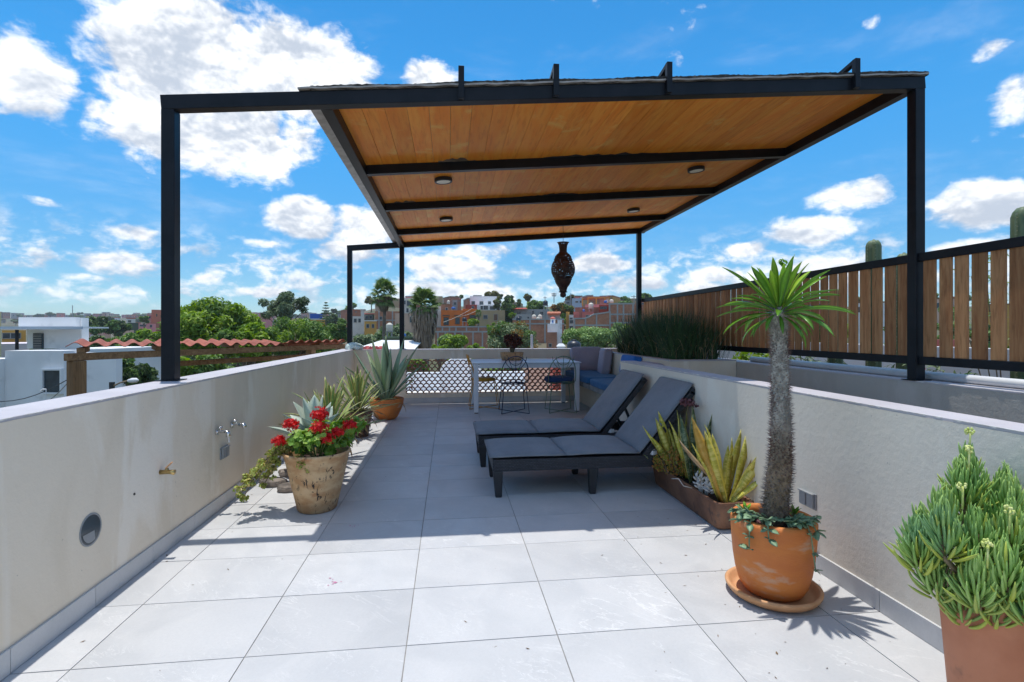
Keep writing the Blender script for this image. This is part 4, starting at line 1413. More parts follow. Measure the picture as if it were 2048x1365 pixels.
leaf_cloud('foliage', M_REDPLANT, cls, 1500, .038, .7, t, rs=4, kind='stuff')

# ================================================================== POTS AND PLANTS
def pot(name, label, c, prof, mat, soil_z, soil_r, n=40, wob=0.004, group=None):
    t = thing(name, label, 'pot', c, 0, group)
    m = MB(); m.lathe(prof, n, wob=wob); m.build('pot_body', mat, t, smooth=True)
    m = MB(); m.lathe([(soil_r, soil_z), (soil_r * .5, soil_z + .008), (.004, soil_z + .01)], 24, cap0=False, cap1=True); m.build('soil', M_SOIL, t, smooth=True)
    return t

# geranium
GX, GY = -0.905, 3.735
pot('flower_pot', 'weathered cream and brown pot with red geraniums, standing in front', (GX, GY, 0),
    [(.02, 0), (.118, 0), (.130, .012), (.150, .10), (.178, .22), (.203, .335), (.212, .375), (.221, .385), (.222, .40), (.214, .406), (.203, .398), (.196, .37), (.185, .34)], M_OLDPOT, .345, .186, 48)
t = thing('geranium', 'red geranium with round green leaves in the weathered pot', 'plant', (GX, GY, .36))
cls = []
m = MB()
for i in range(16):
    a = rnd(0, 2 * PI); r_ = .19 * math.sqrt(rnd(0, 1)); h = rnd(.05, .17)
    e = (r_ * math.cos(a) + .01, r_ * math.sin(a), h)
    m.tube([(e[0] * .2, e[1] * .2, -.01), (e[0] * .7, e[1] * .7, h * .6), e], .004, 5)
    cls.append((*e, .062, .062, .045))
m.build('stems', M_STEMG, t)
# scalloped round leaves
lm = MB()
nn = 14
for k in range(380):
    c = random.choice(cls)
    d = Vector((random.gauss(0, 1), random.gauss(0, 1), random.gauss(.3, .8))).normalized()
    p = Vector(c[:3]) + Vector((d.x * c[3], d.y * c[4], d.z * c[5])) * rnd(.5, 1.1)
    nrm = (d + Vector((0, -.2, .8)) + Vector((rnd(-.5, .5), rnd(-.5, .5), rnd(-.3, .3)))).normalized()
    q = nrm.to_track_quat('Z', 'Y')
    r_ = rnd(.014, .030)
    o = len(lm.v)
    lm.v.append(tuple(p - nrm * r_ * .3))
    for j in range(nn):
        a = 2 * PI * j / nn
        rr = r_ * (1 + (.09 if j % 2 else -.05))
        lm.v.append(tuple(p + q @ Vector((rr * math.cos(a), rr * math.sin(a), r_ * .12 * math.sin(3 * a)))))
    for j in range(nn):
        lm.face((o, o + 1 + j, o + 1 + (j + 1) % nn))
val = [0.0] * len(lm.f)
for i in range(0, len(lm.f), nn):
    v_ = random.random() ** 1.5
    val[i:i + nn] = [v_] * nn
lm.at['rnd'] = ('FACE', val)
lm.build('foliage', M_GERL, t, kind='stuff')
heads = [(-.155, -.07, .235, .050), (.030, -.05, .30, .062), (.045, -.13, .215, .060), (.155, -.10, .185, .040), (.225, -.03, .215, .046), (-.225, -.10, .135, .040), (.105, -.17, .155, .048), (.00, .05, .27, .035)]
for (x, y, z_, r_) in heads:
    m = MB()
    m.tube([(x * .4, y * .4, .03), (x * .8, y * .9, z_ * .7), (x, y, z_ - .01)], .0028, 5)
    st = m.build('flower_stalk', M_STEMG, t)
    f = MB()
    vals = []
    for k in range(int(44 + r_ * 1100)):
        d = Vector((random.gauss(0, 1), random.gauss(0, 1), random.gauss(.25, .8))).normalized()
        c = Vector((x, y, z_)) + Vector((d.x * r_, d.y * r_, d.z * r_ * .75)) * rnd(.45, 1.12)
        q = (d + Vector((rnd(-1.1, 1.1), rnd(-1.1, 1.1), rnd(-.6, 1.2)))).normalized().to_track_quat('Z', 'Y')
        s_ = rnd(.009, .016)
        o = len(f.v)
        f.v.append(tuple(c))
        for j in range(5):
            for da, rr in ((-.5, .75), (0, 1.1), (.5, .75)):
                a = 2 * PI * j / 5 + da
                f.v.append(tuple(c + q @ Vector((rr * s_ * math.cos(a), rr * s_ * math.sin(a), s_ * .35 * rr))))
            f.face((o, o + 1 + 3 * j, o + 2 + 3 * j, o + 3 + 3 * j))
            vals.append(random.random())
    f.at['rnd'] = ('FACE', vals)
    f.build('flower_head', M_RED, t)
# trailing succulent out of the same pot
t = thing('trailing_succulent', 'pale green succulent trailing from the left of the weathered pot towards the wall', 'plant', (GX - .1, GY - .02, .38))
m = MB(); cls = []
for k in range(9):
    a = PI + rnd(-.75, .55)
    L_ = rnd(.20, .40)
    pts = []
    dr = rnd(.10, .26)
    for i in range(8):
        u = i / 7
        pts.append((math.cos(a) * L_ * u - .03, math.sin(a) * L_ * u - .05 * u, .03 + .05 * math.sin(PI * min(1, u * 1.6)) - dr * u ** 1.8 + rnd(-.012, .012)))
    m.tube(pts, .003, 5)
    for i, p in enumerate(pts[1:]):
        for _ in range(2):
            cls.append((p[0] + rnd(-.02, .02), p[1] + rnd(-.02, .02), p[2] + rnd(-.012, .018), .024, .024, .018))
for k in range(6):
    cls.append((rnd(.0, .12), -.17 + rnd(-.02, .02), rnd(-.06, .03), .03, .025, .03))
m.build('stems', M_STEM, t)
leaf_cloud('foliage', M_TRAIL, cls, 2600, .022, .75, t, rs=8, kind='stuff')

def rosette(name, label, c, me_list, n, e0, e1, h0=0.0, mat_scale=(.8, 1.1), parts='leaf', cat='plant', phase=0.0, spread=0.03, group=None, ephi=None):
    t = thing(name, label, cat, c, 0, group)
    for i in range(n):
        u = i / max(1, n - 1)
        phi = phase + i * 2.39996 + rnd(-.2, .2)
        e = e0 + (e1 - e0) * u + rnd(-.08, .08)
        r_ = spread * (1 - u)
        inst(parts, random.choice(me_list), t, aim(phi, e, (r_ * math.cos(phi), r_ * math.sin(phi), h0 * u), rnd(*mat_scale) , rnd(-.15, .15)))
    return t

# blue agave in a pot just behind the geranium
pot('clay_pot', 'plain clay pot of the blue agave, hidden behind the geranium pot', (-1.10, 4.47, 0), [(.02, 0), (.10, 0), (.12, .12), (.148, .29), (.152, .31), (.14, .31), (.13, .28)], M_TERRA, .27, .13)
BL = [leaf_mesh('agave_leaf', [M_AGAVEB, M_SPINE], .33, .135, P_BROAD, b, .10, .35, 14, tipmat=.97) for b in (.15, .35, -.2)]
t = rosette('blue_agave', 'broad grey blue agave with dark tips behind the red geranium', (-1.10, 4.46, .30), BL, 24, .25, 1.42, .05, (.88, 1.10), spread=.05)

# leafy green bush
pot('clay_pot', 'small clay pot of the lance-leafed bush, right behind the geranium pot', (-.915, 4.16, 0), [(.02, 0), (.07, 0), (.08, .10), (.095, .23), (.10, .25), (.092, .25), (.085, .22)], M_TERRA, .22, .085)
t = thing('leafy_bush', 'bright green bush of drooping narrow leaves right of the geranium', 'plant', (-.84, 4.10, .22))
m = MB(); cls = []
for k in range(14):
    a = rnd(0, 2 * PI); r_ = rnd(.03, .17); h = rnd(.10, .30)
    e = (r_ * math.cos(a), r_ * math.sin(a), h)
    m.tube([(0, 0, 0), (e[0] * .5, e[1] * .5, h * .7), e], .003, 5)
    cls.append((*e, .07, .07, .06))
m.build('stems', M_STEMG, t)
leaf_cloud('foliage', M_LANCE, cls, 760, .092, .25, t, rs=11, up=.6, drop=.9, kind='stuff')

# two variegated agaves
VL = [leaf_mesh('variegated_leaf', [M_VARIEG, M_SPINE], .46, .042, P_STRAP, b, .10, .25, 10, tipmat=.96) for b in (.1, .4, .75, -.15)]
DL = [leaf_mesh('dry_leaf', M_DRY, .34, .026, P_STRAP, b, .10, .3, 8) for b in (1.0, 1.9)]
for (x, y, r_, h, lab, pl_) in ((-1.13, 5.15, .15, .27, 'nearer variegated agave with cream edged sword leaves', 'clay pot of the nearer variegated agave'), (-1.06, 6.25, .17, .30, 'farther variegated agave, next to the big bowl', 'clay pot of the farther variegated agave')):
    pot('clay_pot', pl_, (x, y, 0), [(.02, 0), (r_ * .72, 0), (r_ * .82, h * .4), (r_, h * .93), (r_ * 1.04, h), (r_ * .95, h), (r_ * .88, h * .9)], M_TERRAD, h * .88, r_ * .88)
    t = rosette('variegated_agave', lab, (x, y, h * .9), VL, 58, .25, 1.5, .10, (.72, 1.08), spread=.06)
    for k in range(22):
        inst('dry_leaf', random.choice(DL), t, aim(rnd(-1.9, .6), rnd(-.55, .25), (0, 0, .02), rnd(.7, 1.1), rnd(-.6, .6)))

# big agave in a bowl
pot('clay_bowl', 'wide clay bowl of the tall agave at the back of the row', (-.865, 7.42, 0), [(.02, 0), (.115, 0), (.15, .03), (.20, .13), (.228, .22), (.238, .285), (.232, .293), (.218, .285), (.21, .25)], M_TERRA, .25, .21, 44)
t = thing('tall_agave', 'tall green agave with long tapering leaves in the clay bowl', 'plant', (-.87, 7.40, .24))
AG = [leaf_mesh('agave_leaf', [M_AGAVE, M_SPINE], .92, .135, P_AGAVE, b, .11, .42, 16, tipmat=.97) for b in (-.12, .15, .4)]
for (phi, e, k, s_) in ((1.7, 1.36, 0, 1.0), (2.6, 1.28, 0, 1.0), (-1.65, 1.42, 1, .92), (.5, 1.26, 0, .98), (-.15, 1.12, 1, .96), (-.5, .98, 0, .86), (.2, .85, 1, .74), (-.35, .62, 0, .62), (3.0, .98, 0, .90), (-2.75, .80, 1, .82), (3.35, .62, 0, .72), (2.2, .95, 1, .95), (1.1, .9, 1, .9), (-2.1, 1.12, 1, .7), (-1.2, 1.15, 0, .75), (.9, 1.45, 0, .8)):
    inst('agave_leaf', AG[k], t, aim(phi, e, (.03 * math.cos(phi), .03 * math.sin(phi), .02), s_, rnd(-.1, .1)))
for (phi, e, s_) in ((-.2, .0, .95), (.05, .12, .8), (-.9, -.2, .6), (-2.6, .05, .6)):
    inst('dry_leaf', DL[1], t, aim(phi, e, (.05 * math.cos(phi), .05 * math.sin(phi), .02), s_, 0))

# flat stones by the left wall
for (x, y, s_, lab) in ((-1.40, 4.35, .11, 'flat dark stone against the left wall, lowest of three'), (-1.22, 4.18, .09, 'flat brownish stone nearest the weathered pot'), (-1.34, 4.62, .10, 'flat grey stone farthest along the left wall')):
    m = MB()
    g = random.Random(int(x * 100))
    rr = [s_ * g.uniform(.8, 1.2) for _ in range(11)]
    for (zz, k) in ((0, .9), (.02, 1.02), (.042, .93), (.05, .7)):
        for j in range(11):
            a = 2 * PI * j / 11
            m.v.append((rr[j] * k * math.cos(a), rr[j] * k * .75 * math.sin(a), zz + g.uniform(-.003, .003) * (zz > 0)))
    for i in range(3):
        for j in range(11):
            m.face((i * 11 + j, i * 11 + (j + 1) % 11, i * 11 + 11 + (j + 1) % 11, i * 11 + 11 + j))
    m.face(range(10, -1, -1)); m.face([33 + j for j in range(11)])
    o = m.build('flat_stone', M_STONE, None, bevel=.004); o.location = (x, y, 0.001); tag(o, lab, 'stone')

# crushed petals on the tiles
for (x, y, s_, lab) in ((-.555, 2.63, .032, 'crushed pink petal on the sunlit tiles in the foreground'), (-.60, 3.37, .022, 'crushed pink petal on the shaded tiles near the shadow edge'), (-1.12, 4.02, .05, 'smear of pink petals beside the weathered pot')):
    m = MB()
    g = random.Random(int(y * 50))
    for k in range(8):
        cx, cy = g.gauss(0, s_ * .7), g.gauss(0, s_ * .55)
        r_ = s_ * g.uniform(.12, .32)
        o_ = len(m.v)
        for j in range(9):
            a = 2 * PI * j / 9
            q = r_ * g.uniform(.5, 1.1)
            m.v.append((cx + q * math.cos(a), cy + q * .8 * math.sin(a), .0016 + .0002 * k))
        m.face(range(o_, o_ + 9))
    o = m.build('fallen_petal', M_PINK, None); o.location = (x, y, 0); tag(o, lab, 'petal')

# clay trough
TX, TY = 1.745, 3.52
t = thing('clay_trough', 'long dark clay trough against the right wall', 'planter', (TX, TY, 0))
m = MB()
ring = lambda hx, hy, z_: [(sx * (hx - c_) + c_ * math.cos(a), sy * (hy - c_) + c_ * math.sin(a), z_) for c_ in (.035,) for (sx, sy, a0) in ((1, 1, 0), (-1, 1, PI / 2), (-1, -1, PI), (1, -1, 3 * PI / 2)) for a in (a0, a0 + PI / 6, a0 + PI / 3, a0 + PI / 2)]
rings = [ring(.095, .48, 0), ring(.105, .50, .01), ring(.122, .53, .165), ring(.126, .536, .172), ring(.124, .534, .179), ring(.108, .516, .176), ring(.103, .51, .14)]
for r_ in rings:
    m.v += r_
for i in range(len(rings) - 1):
    for j in range(16):
        m.face((i * 16 + j, i * 16 + (j + 1) % 16, i * 16 + 16 + (j + 1) % 16, i * 16 + 16 + j))
m.face(range(15, -1, -1))
m.build('trough_body', M_TERRAD, t, smooth=False, bevel=.002)
m = MB(); m.v += [(x, y, .145) for (x, y, z_) in ring(.106, .513, 0)]; m.face(range(16)); m.build('soil', M_SOIL, t)
# snake plants: each clump its own plant
SY = [leaf_mesh('snake_leaf', M_SANSY, .50, .070, P_SWORD, b, .08, .22, 14, twist=tw, wave=.004) for b, tw in ((.05, .3), (.35, -.4), (-.25, .5))]
SG = [leaf_mesh('snake_leaf', M_SANSG, .52, .074, P_SWORD, b, .08, .22, 14, twist=tw, wave=.004) for b, tw in ((.05, .4), (-.2, -.3))]
SO = [leaf_mesh('snake_leaf', M_SANSO, .56, .074, P_SWORD, .12, .08, .22, 14, twist=.3, wave=.004)]
DRYL = [leaf_mesh('dry_leaf', M_DRY, .45, .03, P_STRAP, b, .12, .5, 10, twist=1.5) for b in (.3, -.3)]
t = thing('snake_plant', 'yellow striped snake plant at the near end of the trough', 'plant', (TX - .01, 3.09, .15), 0, 'snake plants in the trough')
for (me, phi, e, s_, dy) in ((SO[0], 2.8, 1.20, 1.05, .03), (SY[0], 2.2, 1.42, .86, .02), (SY[1], .3, 1.22, .90, 0), (SY[1], -.15, 1.02, .88, -.02), (SY[0], .9, 1.38, .80, .05), (SY[1], -.2, .80, .55, -.04), (SO[0], 3.3, .98, .78, -.01), (SY[0], 1.2, 1.30, .70, .07), (SY[2], 0.1, 1.12, .74, -.03), (SY[0], 2.6, 1.30, .95, -.03), (SY[1], 2.0, 1.48, .98, .08), (SY[0], .5, 1.30, .92, .09), (SY[2], 3.0, 1.12, .85, .06)):
    inst('leaf', me, t, aim(phi + (.4 if phi > PI / 2 else -.4), e, (0.02 * math.cos(phi), dy * .6, 0), s_, PI / 2 * abs(math.cos(phi)) + rnd(-.5, .5)))
inst('dry_leaf', DRYL[0], t, aim(-.2, 1.18, (0.03, -.02, 0), .95, 1.0))
inst('dry_leaf', DRYL[1], t, aim(2.9, .78, (0, 0, .05), 1.0, .6))
t = thing('snake_plant', 'mixed green and yellow snake plant at the far end of the trough', 'plant', (TX, 3.66, .15), 0, 'snake plants in the trough')
for (me, phi, e, s_, dx, dy) in ((SY[1], 3.0, .95, .74, -.03, .10), (SY[0], 2.4, 1.30, .70, -.02, .05), (SY[0], 1.8, 1.45, .98, -.03, .00), (SG[0], 1.2, 1.42, 1.02, .03, -.05), (SG[1], .6, 1.36, 1.12, .05, -.14), (SG[1], 2.6, 1.40, .92, -.01, -.10), (SG[0], 3.5, 1.28, .82, -.03, -.14), (SY[2], 2.9, 1.42, .80, -.02, .12), (SG[0], 3.2, .55, .52, -.05, .15), (SY[0], 3.6, 1.1, .55, -.04, .2), (SG[1], 1.5, 1.46, .72, .02, .1), (SY[0], 2.2, 1.5, .85, .0, -.2), (SG[0], 1.0, 1.35, .86, .03, -.24), (SY[0], 2.9, 1.2, .92, -.04, .06), (SY[1], 2.6, 1.36, .9, -.03, -.06), (SY[2], 3.2, 1.02, .86, -.04, .14), (SY[0], .2, 1.42, .95, .0, .12), (SY[1], 3.1, 1.32, 1.0, -.02, .17)):
    inst('leaf', me, t, aim(phi, e, (dx, dy, 0), s_, PI / 2 * abs(math.cos(phi)) + rnd(-.5, .5)))
t = thing('dried_flower', 'dark dried flower head on a thin stalk above the trough', 'flower', (TX + .06, 3.70, .11))
m = MB(); m.tube([(0, 0, 0), (-.02, .02, .3), (-.035, .0, .56)], .004, 6); m.build('stalk', M_STEM, t)
leaf_cloud('flower_head', M_PURP, [(-.035, 0, .585, .055, .055, .03), (-.06, .01, .60, .03, .03, .02), (.03, 0, .555, .025, .02, .015)], 260, .018, .8, t, rs=3)
t = thing('jade_plant', 'mound of orange tipped green jade at the far end of the trough', 'plant', (TX - .07, 3.74, .15))
m = MB()
for k in range(30):
    a = rnd(0, 2 * PI); r_ = rnd(.0, .11)
    m.tube([(r_ * .4 * math.cos(a), r_ * .8 * math.sin(a), 0), (r_ * math.cos(a), r_ * 1.5 * math.sin(a), rnd(.05, .16))], .005, 5)
m.build('stems', M_STEM, t)
jm = MB(); vals = []
for k in range(900):
    a = rnd(0, 2 * PI); el_ = math.asin(rnd(-.15, 1))
    d = Vector((math.cos(a) * math.cos(el_), math.sin(a) * math.cos(el_), math.sin(el_)))
    p = Vector((d.x * .125 - .01, d.y * .19, .06 + d.z * .125)) * rnd(.82, 1.06)
    q = (d + Vector((rnd(-.5, .5), rnd(-.5, .5), rnd(0, .6)))).normalized().to_track_quat('X', 'Z').to_matrix().to_4x4()
    L_ = rnd(.018, .028); w_ = L_ * .24
    M4 = Matrix.Translation(p) @ q
    jm.add([(0, -w_ * .5, 0), (0, w_ * .5, 0), (L_ * .6, w_, .002), (L_ * .6, -w_, .002), (L_, 0, .003), (L_ * .5, 0, -w_), (L_ * .5, 0, w_)],
           [(0, 3, 5), (3, 4, 5), (4, 2, 5), (2, 1, 5), (1, 2, 6), (2, 4, 6), (4, 3, 6), (3, 0, 6)], 0, M4)
    v_ = random.random() ** 1.2
    vals += [v_ * .25] * 1 + [v_] * 2 + [v_ * .25] * 2 + [v_] * 2 + [v_ * .25]
jm.at['rnd'] = ('FACE', vals)
jm.build('foliage', M_JADE, t, kind='stuff')
t = thing('silver_succulent', 'chalk white cocoon-leafed succulent in the middle of the trough', 'plant', (TX - .09, 3.24, .15))
cm = MB(); cm.blob((.5, 0, 0), (.5, .20, .16), 8, sub=6); cm = cm.mesh('cocoon_leaf', M_SILVER, True)
m = MB()
for k in range(7):
    bx, by, h = rnd(-.05, .04), rnd(-.08, .08), rnd(.03, .13)
    m.tube([(bx * .5, by * .5, 0), (bx, by, h)], .005, 5)
    for i in range(9):
        u = i / 8
        inst('leaf', cm, t, aim(i * 2.4, .3 + u * 1.0, (bx, by, h * (.4 + .6 * u)), rnd(.030, .044)))
m.tube([(-.06, .03, .04), (-.11, .05, .05), (-.13, .08, .09), (-.16, .12, .08)], .003, 5)
m.build('stems', M_SILVER, t, smooth=True)

# spiny palm in its pot and saucer
QX, QY = 1.505, 2.27
m = MB(); m.lathe([(.02, 0), (.168, 0), (.190, .012), (.206, .034), (.208, .044), (.200, .050), (.188, .044), (.178, .022), (.16, .014), (.004, .013)], 56, cap1=True, wob=.006)
o = m.build('saucer', M_TERRA2, None, smooth=True); o.location = (QX, QY, 0.001); tag(o, 'pale terracotta saucer under the spiny palm pot', 'saucer')
t = pot('terracotta_pot', 'large rounded terracotta pot of the spiny palm', (QX, QY, .016),
    [(.02, 0), (.100, .0), (.128, .012), (.148, .045), (.163, .10), (.174, .17), (.181, .25), (.184, .310), (.184, .336), (.178, .349), (.164, .353), (.152, .347), (.146, .33), (.146, .29)], M_TERRA, .305, .147, 56, .006)
pt = thing('spiny_palm', 'spiny trunked palm with a green crown of long leaves in the terracotta pot', 'plant', (QX, QY, .31))
path = [(.010, .0, 0), (.014, .0, .10), (.030, .0, .22), (.040, .0, .34), (.042, 0, .48), (.038, 0, .62), (.034, 0, .78), (.032, 0, .92), (.032, 0, 1.03)]
rad = [.055, .052, .050, .045, .039, .035, .033, .033, .030]
def path_at(u):
    f = u * (len(path) - 1)
    i = min(int(f), len(path) - 2)
    w_ = f - i
    return tuple(path[i][k] * (1 - w_) + path[i + 1][k] * w_ for k in range(3)), rad[i] * (1 - w_) + rad[i + 1] * w_
m = MB(); NR, NA = 90, 22
for i in range(NR + 1):
    p, r_ = path_at(i / NR)
    for j in range(NA):
        a = 2 * PI * j / NA
        k = 1 + .05 * math.sin(i * .31) + .09 * math.sin(5 * a + i * .55) * math.sin(i * .9 + 2 * a) + rnd(-.03, .03)
        m.v.append((p[0] + r_ * k * math.cos(a), p[1] + r_ * k * math.sin(a), p[2]))
for i in range(NR):
    for j in range(NA):
        j2 = (j + 1) % NA
        m.face((i * NA + j, i * NA + j2, (i + 1) * NA + j2, (i + 1) * NA + j))
m.face([NR * NA + j for j in range(NA)])
m.build('trunk', M_PTRUNK, pt, smooth=True)
m = MB()
for k in range(1500):
    u = (k + .5) / 1500
    p, r_ = path_at(u)
    a = k * 2.39996 + rnd(-.15, .15)
    d = Vector((math.cos(a), math.sin(a), rnd(-.05, .45))).normalized()
    b = Vector(p) + Vector((math.cos(a), math.sin(a), 0)) * r_ * .97
    for q in range(3):
        dd = (d + Vector((rnd(-.45, .45), rnd(-.45, .45), rnd(-.3, .5)))).normalized()
        L_ = rnd(.018, .036) * (1.1 - .4 * u)
        s_ = dd.cross(Vector((0, 0, 1))).normalized() * .0013
        v_ = dd.cross(s_).normalized() * .0013
        o_ = len(m.v)
        m.v += [tuple(b + s_), tuple(b - s_ * .5 + v_), tuple(b - s_ * .5 - v_), tuple(b + dd * L_)]
        m.f += [(o_, o_ + 1, o_ + 3), (o_ + 1, o_ + 2, o_ + 3), (o_ + 2, o_, o_ + 3)]
        m.mi += [0, 0, 0]
m.build('spines', M_PSPINE, pt, kind='stuff')
# knobs under the spines
m = MB()
for k in range(520):
    u = (k + .5) / 520
    p, r_ = path_at(u)
    a = k * 2.39996
    m.blob((p[0] + r_ * math.cos(a), p[1] + r_ * math.sin(a), p[2]), (.006, .006, .008), 5, sub=4)
m.build('trunk_knobs', M_PTRUNK, pt, smooth=True, kind='stuff')
def strap_leaf(bend, mat, L_, W_2):
    me = leaf_mesh('leaf', mat, L_, W_2, P_STRAP, bend, .10, .22, 14)
    return me
PL = [strap_leaf(b, M_PALML, .30, .041) for b in (.40, .75, 1.15, .2)]
PY = [strap_leaf(b, M_PALMY, .23, .034) for b in (.2, .5)]
RB = {}
def rib_for(me_key, bend, L_):
    pass
N_L = 68
for i in range(N_L):
    u = i / (N_L - 1)
    phi = i * 2.39996 + rnd(-.15, .15)
    e = -.45 + 1.85 * u ** .9 + rnd(-.12, .12)
    base = (.032 + .022 * math.cos(phi), .022 * math.sin(phi), .985 + .065 * u)
    if u > .76:
        inst('leaf', random.choice(PY), pt, aim(phi, min(e, 1.45), base, rnd(.8, 1.05), rnd(-.3, .3)))
    else:
        k = 2 if e < .1 else (1 if e < .7 else (0 if e < 1.0 else 3))
        inst('leaf', PL[k], pt, aim(phi, e, base, rnd(.66, 1.02) * (1 if e > 0 else .72), rnd(-.35, .35)))
m = MB(); m.tube([(.05, 0, 1.05), (.045, 0, 1.15), (.05, 0, 1.24)], .003, 5); m.build('flower_stalk', M_STEMG, pt)
leaf_cloud('flower_bud', M_LANCE, [(.05, 0, 1.24, .02, .02, .02), (.055, 0, 1.18, .018, .018, .03)], 46, .022, .8, pt, rs=5)
# seedlings spilling over the rim
t = thing('spilling_kalanchoe', 'grey green seedlings spilling over the rim of the terracotta pot', 'plant', (QX, QY, .32))
m = MB()
KL = [leaf_mesh('leaf', M_KAL, .042, .026, P_LANCE, b, .10, .2, 5) for b in (.4, .9)]
for (a, L_, dr) in ((3.5, .26, .10), (3.9, .24, .06), (4.9, .27, .15), (4.6, .19, .05), (3.2, .22, .02), (5.4, .20, .02), (2.8, .2, .0), (5.05, .22, .09)):
    pts = []
    for i in range(9):
        u = i / 8
        r_ = .06 + (L_ * .88 - .06) * u
        z_ = .035 + .035 * min(1, r_ / .16) if r_ < .178 else .070 - (r_ - .178) * (1.2 + dr * 14)
        r_ = r_ if r_ < .192 else .192 + (r_ - .192) * .35
        pts.append((math.cos(a + .15 * u) * r_, math.sin(a + .15 * u) * r_, z_))
    m.tube(pts, .003, 5)
    for i, p in enumerate(pts[1:]):
        for s_ in (-1, .2, 1):
            inst('leaf', random.choice(KL), t, aim(a + s_ * 1.1 + rnd(-.5, .5), rnd(-.5, .7), p, rnd(.55, 1.2), rnd(-.6, .6)))
m.build('stems', M_KAL, t)
t = thing('purple_succulent', 'dark purple ground succulent filling the terracotta pot', 'plant', (QX, QY, .315))
leaf_cloud('foliage', M_PURP, [(.08, .03, .015, .05, .07, .018), (-.07, .05, .015, .05, .06, .018), (.04, -.085, .012, .06, .035, .015), (-.05, -.07, .01, .05, .04, .012)], 420, .026, .8, t, rs=9, up=1.2, kind='stuff')
for (dx, dy, lab) in ((-.085, .085, 'small bright green seedling left of the spiny trunk'), (.12, .02, 'small bright green seedling right of the spiny trunk')):
    t = thing('seedling', lab, 'plant', (QX + dx, QY + dy, .325))
    SE = [leaf_mesh('leaf', M_PALML, .055, .018, P_LANCE, b, .1, .2, 6) for b in (.3, .7)]
    for i in range(13):
        inst('leaf', random.choice(SE), t, aim(i * 2.4, .2 + i * .09, (0, 0, .008 + i * .002), rnd(.8, 1.1)))

# chalk-stick plant in a tall pot at the near right
CX_, CY_ = 1.695, 1.43
t = pot('tall_clay_pot', 'tall reddish clay pot at the right edge of the foreground', (CX_, CY_, 0), [(.02, 0), (.105, 0), (.115, .05), (.135, .30), (.145, .41), (.147, .42), (.138, .425), (.128, .41), (.125, .38)], M_TERRAT, .38, .127, 48, .003)
ck = thing('chalkstick_plant', 'mass of upright blue green finger leaves in the tall clay pot', 'plant', (CX_, CY_, .40))
fm = MB(); fm.blob((.5, 0, 0), (.5, .062, .058), 7, sub=7)
def finger(name, bend, mat):
    m = MB()
    n = 7
    for i in range(8):
        u = i / 7
        r_ = .0037 * (.62 + .75 * math.sin(PI * (u * .72 + .16))) * (1 - u ** 5 * .75)
        a = bend * u
        x, z_ = (.094) * (u - bend * bend * u ** 3 / 6), .094 * bend * u * u / 2
        for j in range(6):
            t_ = 2 * PI * j / 6
            m.v.append((x - r_ * math.cos(t_) * math.sin(a), r_ * math.sin(t_), z_ + r_ * math.cos(t_) * math.cos(a)))
    for i in range(7):
        for j in range(6):
            m.face((i * 6 + j, i * 6 + (j + 1) % 6, i * 6 + 6 + (j + 1) % 6, i * 6 + 6 + j)[::-1])
    m.face([42 + j for j in range(6)][::-1]); m.face(range(6))
    return m
FG = [finger('leaf', b, M_CHALK) for b in (.3, .6, .9)]
FGM = [f.mesh('leaf', M_CHALK, True) for f in FG]
FYM = [f.mesh('leaf', M_CHALKY, True) for f in FG]
heads = [(-.205, -.02, .45), (-.225, .05, .36), (-.12, -.05, .43), (-.125, .06, .47), (-.035, .07, .58), (.015, .10, .62), (-.03, -.07, .46), (-.12, -.13, .35), (.05, .0, .53), (.115, .07, .54), (.10, -.09, .45), (.02, -.14, .37), (.18, .02, .48), (.17, -.1, .37), (.06, -.18, .26), (-.03, -.19, .22), (.14, -.18, .26), (-.17, -.09, .29), (.22, .10, .42), (-.14, .12, .36), (.08, .14, .48), (-.08, -.16, .27), (.2, -.15, .30), (-.08, .0, .36), (.0, .02, .40), (.08, -.02, .36), (-.18, .03, .26), (-.10, -.08, .22), (.0, -.10, .27), (.10, -.13, .20), (-.14, -.02, .19)]
allf = []
m = MB()
for (hx, hy, hz) in heads:
    hz = .06 + (hz - .19) * .78
    top = Vector((hx, hy, hz))
    root_ = Vector((hx * .25, hy * .25, 0))
    mid = root_ * .35 + top * .65 + Vector((hx * .3, hy * .3, -.02))
    m.tube([root_, mid, top], [.010, .008, .005], 6)
    axis = (top - mid).normalized() * .35 + Vector((hx * .6, hy * .6, .9))
    axis.normalize()
    q = axis.to_track_quat('Z', 'Y')
    n_ = 96
    for i in range(n_):
        u = i / (n_ - 1)
        phi = i * 2.39996 + rnd(-.2, .2)
        open_ = .48 + .90 * u ** .8 + rnd(-.12, .12)
        rad_ = q @ Vector((math.cos(phi), math.sin(phi), 0))
        d = q @ Vector((math.cos(phi) * math.cos(open_), math.sin(phi) * math.cos(open_), math.sin(open_)))
        b = top - axis * (.125 * (1 - u)) + rad_ * (.020 - .013 * u)
        M3 = d.to_track_quat('X', 'Z').to_matrix().to_4x4()
        sc_ = rnd(.72, 1.1) * (1.0 - .25 * u)
        allf.append((b.y + b.x * -.3, Matrix.Translation(b) @ M3 @ Matrix.Diagonal((sc_, sc_, sc_, 1)), random.randrange(3), u < .10 or random.random() < .03))
m.build('stems', M_STEM, ck, smooth=True)
allf.sort(key=lambda q: q[0])
rest_g, rest_y = MB(), MB()
for i, (_, Mx, k, old) in enumerate(allf):
    if i < 290:
        inst('leaf', (FYM if old else FGM)[k], ck, Mx)
    else:
        (rest_y if old else rest_g).add(FG[k].v, FG[k].f, 0, Mx)
rest_g.build('leaf_mass', M_CHALK, ck, smooth=True, kind='stuff')
rest_y.build('old_leaf_mass', M_CHALKY, ck, smooth=True, kind='stuff')
